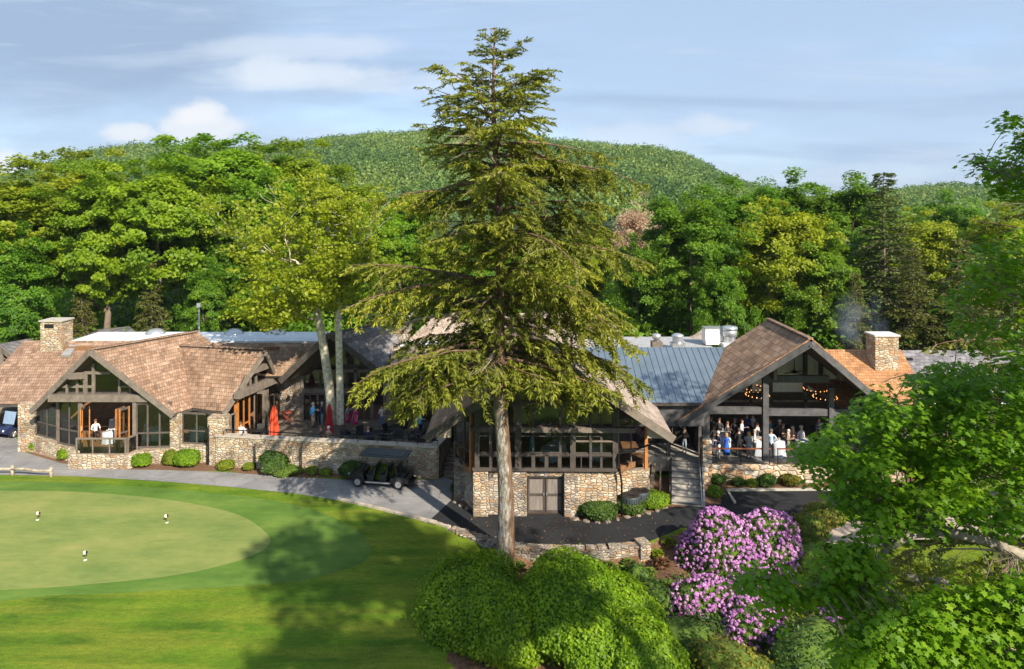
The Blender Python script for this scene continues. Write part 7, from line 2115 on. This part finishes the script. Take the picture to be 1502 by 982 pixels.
# party hall: (px, depth, facing, label, top, legs, hair, pose, woman, skirt, extras)
hall = [
 (1053.5,42.5,-1.2,'man in navy jacket and white trousers at the left end of the hall rail',NAVY,(.75,.74,.70),GREYH,'one',False,None),
 (1065.5,42.5,2.7,'woman in royal blue dress seen from behind at the hall rail',(.02,.12,.55),(.5,.3,.2),(.40,.22,.10),'hold',True,((.02,.12,.55),.72)),
 (1047,43.6,.3,'person in black behind the navy jacket at the left end',BLK,DENIM,BROWN,'hold',False,None),
 (1043,45.2,.2,'tall man in black against the left post in the hall',BLK,BLK,(.25,.16,.10),'stand',False,None),
 (1055,45.0,-.5,'man with light brown hair in charcoal behind the navy jacket',(.05,.05,.06),BLK,(.35,.22,.13),'hold',False,None),
 (1067,44.8,.5,'woman in dark blouse behind the royal blue dress',(.07,.06,.07),BLK,(.20,.10,.06),'hold',True,None),
 (1078,45.0,-.3,'man in dark suit in the middle row of the hall',(.04,.035,.035),BLK,(.30,.22,.17),'stand',False,None),
 (1084,42.9,2.9,'broad man in black seen from behind, right of the blue dress',BLK,BLK,(.10,.06,.04),'hold',False,None),
 (1088,44.6,1.0,'man in pale grey shirt turning right in the middle row',(.55,.58,.62),(.07,.07,.08),(.35,.10,.07),'one',False,None),
 (1095,45.6,-.2,'man in deep blue suit with white collar, the tallest head in the hall',(.02,.04,.20),NAVY,(.40,.14,.09),'hold',False,None),
 (1098.5,42.8,-.5,'blond woman in grey shawl at the hall rail',(.42,.42,.40),BLK,(.60,.38,.12),'hold',True,((.35,.36,.35),.45)),
 (1104,46.0,.4,'man in pale shirt at the back near the central post',(.50,.48,.47),BLK,BROWN,'hold',False,None),
 (1107,42.9,1.2,'woman in black and white top beside the central post',(.50,.50,.50),BLK,(.45,.36,.28),'hold',True,None),
 (1111,44.5,.6,'brown haired woman in white blouse behind the central post',(.70,.70,.70),BLK,(.30,.16,.10),'hold',True,None),
 (1131,42.7,3.0,'man in light blue shirt seen from behind right of the central post',(.42,.55,.78),BLK,(.12,.09,.07),'hips',False,None),
 (1129.5,44.8,.2,'red haired man in teal shirt facing out, right of the central post',(.05,.22,.24),BLK,(.42,.15,.06),'hold',False,None),
 (1143.5,44.6,.1,'grey haired man in dark jacket right of the teal shirt',(.07,.06,.06),BLK,(.65,.62,.60),'hold',False,None),
 (1149,43.9,-.8,'man in brown patterned jacket right of the grey haired one',(.13,.09,.07),BLK,(.25,.18,.14),'one',False,None),
 (1156.5,43.0,.9,'grey blond woman in tan jacket near the maple leaves',(.36,.26,.20),(.20,.18,.16),(.60,.55,.48),'hold',True,None),
 (1163,43.6,-.6,'person in dusty mauve top near the maple leaves',(.30,.20,.22),BLK,(.50,.42,.36),'hold',True,None),
 (1175,43.4,.4,'person in pale shirt half hidden by the maple leaves',(.55,.50,.55),BLK,(.55,.50,.47),'stand',False,None),
 (1201,45.4,.3,'person in purple far back beyond the right post',(.16,.06,.22),BLK,BROWN,'stand',True,None),
]
for px, d, fc, lab, top, legs, hair, pose, wom, sk in hall:
    person(px, d, 1.1, fc, lab, top, legs, hair, pose, wom, sk, group=PH, hairlen=.16 if wom else 0, hgt=(1.66 if wom else 1.80)+.06*math.sin(px))
person(1004, 43.6, 1.1, -.6, 'long haired blond woman in dark top and pale jeans at the stair head', (.06,.05,.05), (.30,.36,.42), (.62,.48,.26), 'hold', True, hairlen=.32)
person(1014, 44.6, 1.1, .4, 'man in black standing in the shade behind the blond woman at the stairs', BLK, BLK, BROWN, 'stand')
person(781, 39.2, 2.4, 1.2, 'woman in bright teal dress behind the pavilion glass', (.02,.42,.52), (.02,.42,.52), BROWN, 'stand', True, ((.02,.42,.52),.8))
person(805, 40.2, 2.4, .3, 'waiter in white shirt behind the pavilion glass by the wide post', (.75,.75,.75), BLK, BROWN, 'hold')
person(140, 46.6, .95, .8, 'diner in white seated in the bay of the dining wing', (.72,.72,.72), BLK, BROWN, 'sit')
person(214, 46.0, .95, 1.4, 'diner in pale green seated behind the right bay window', (.40,.55,.48), KHAKI, GREYH, 'sit', True, hairlen=.1)
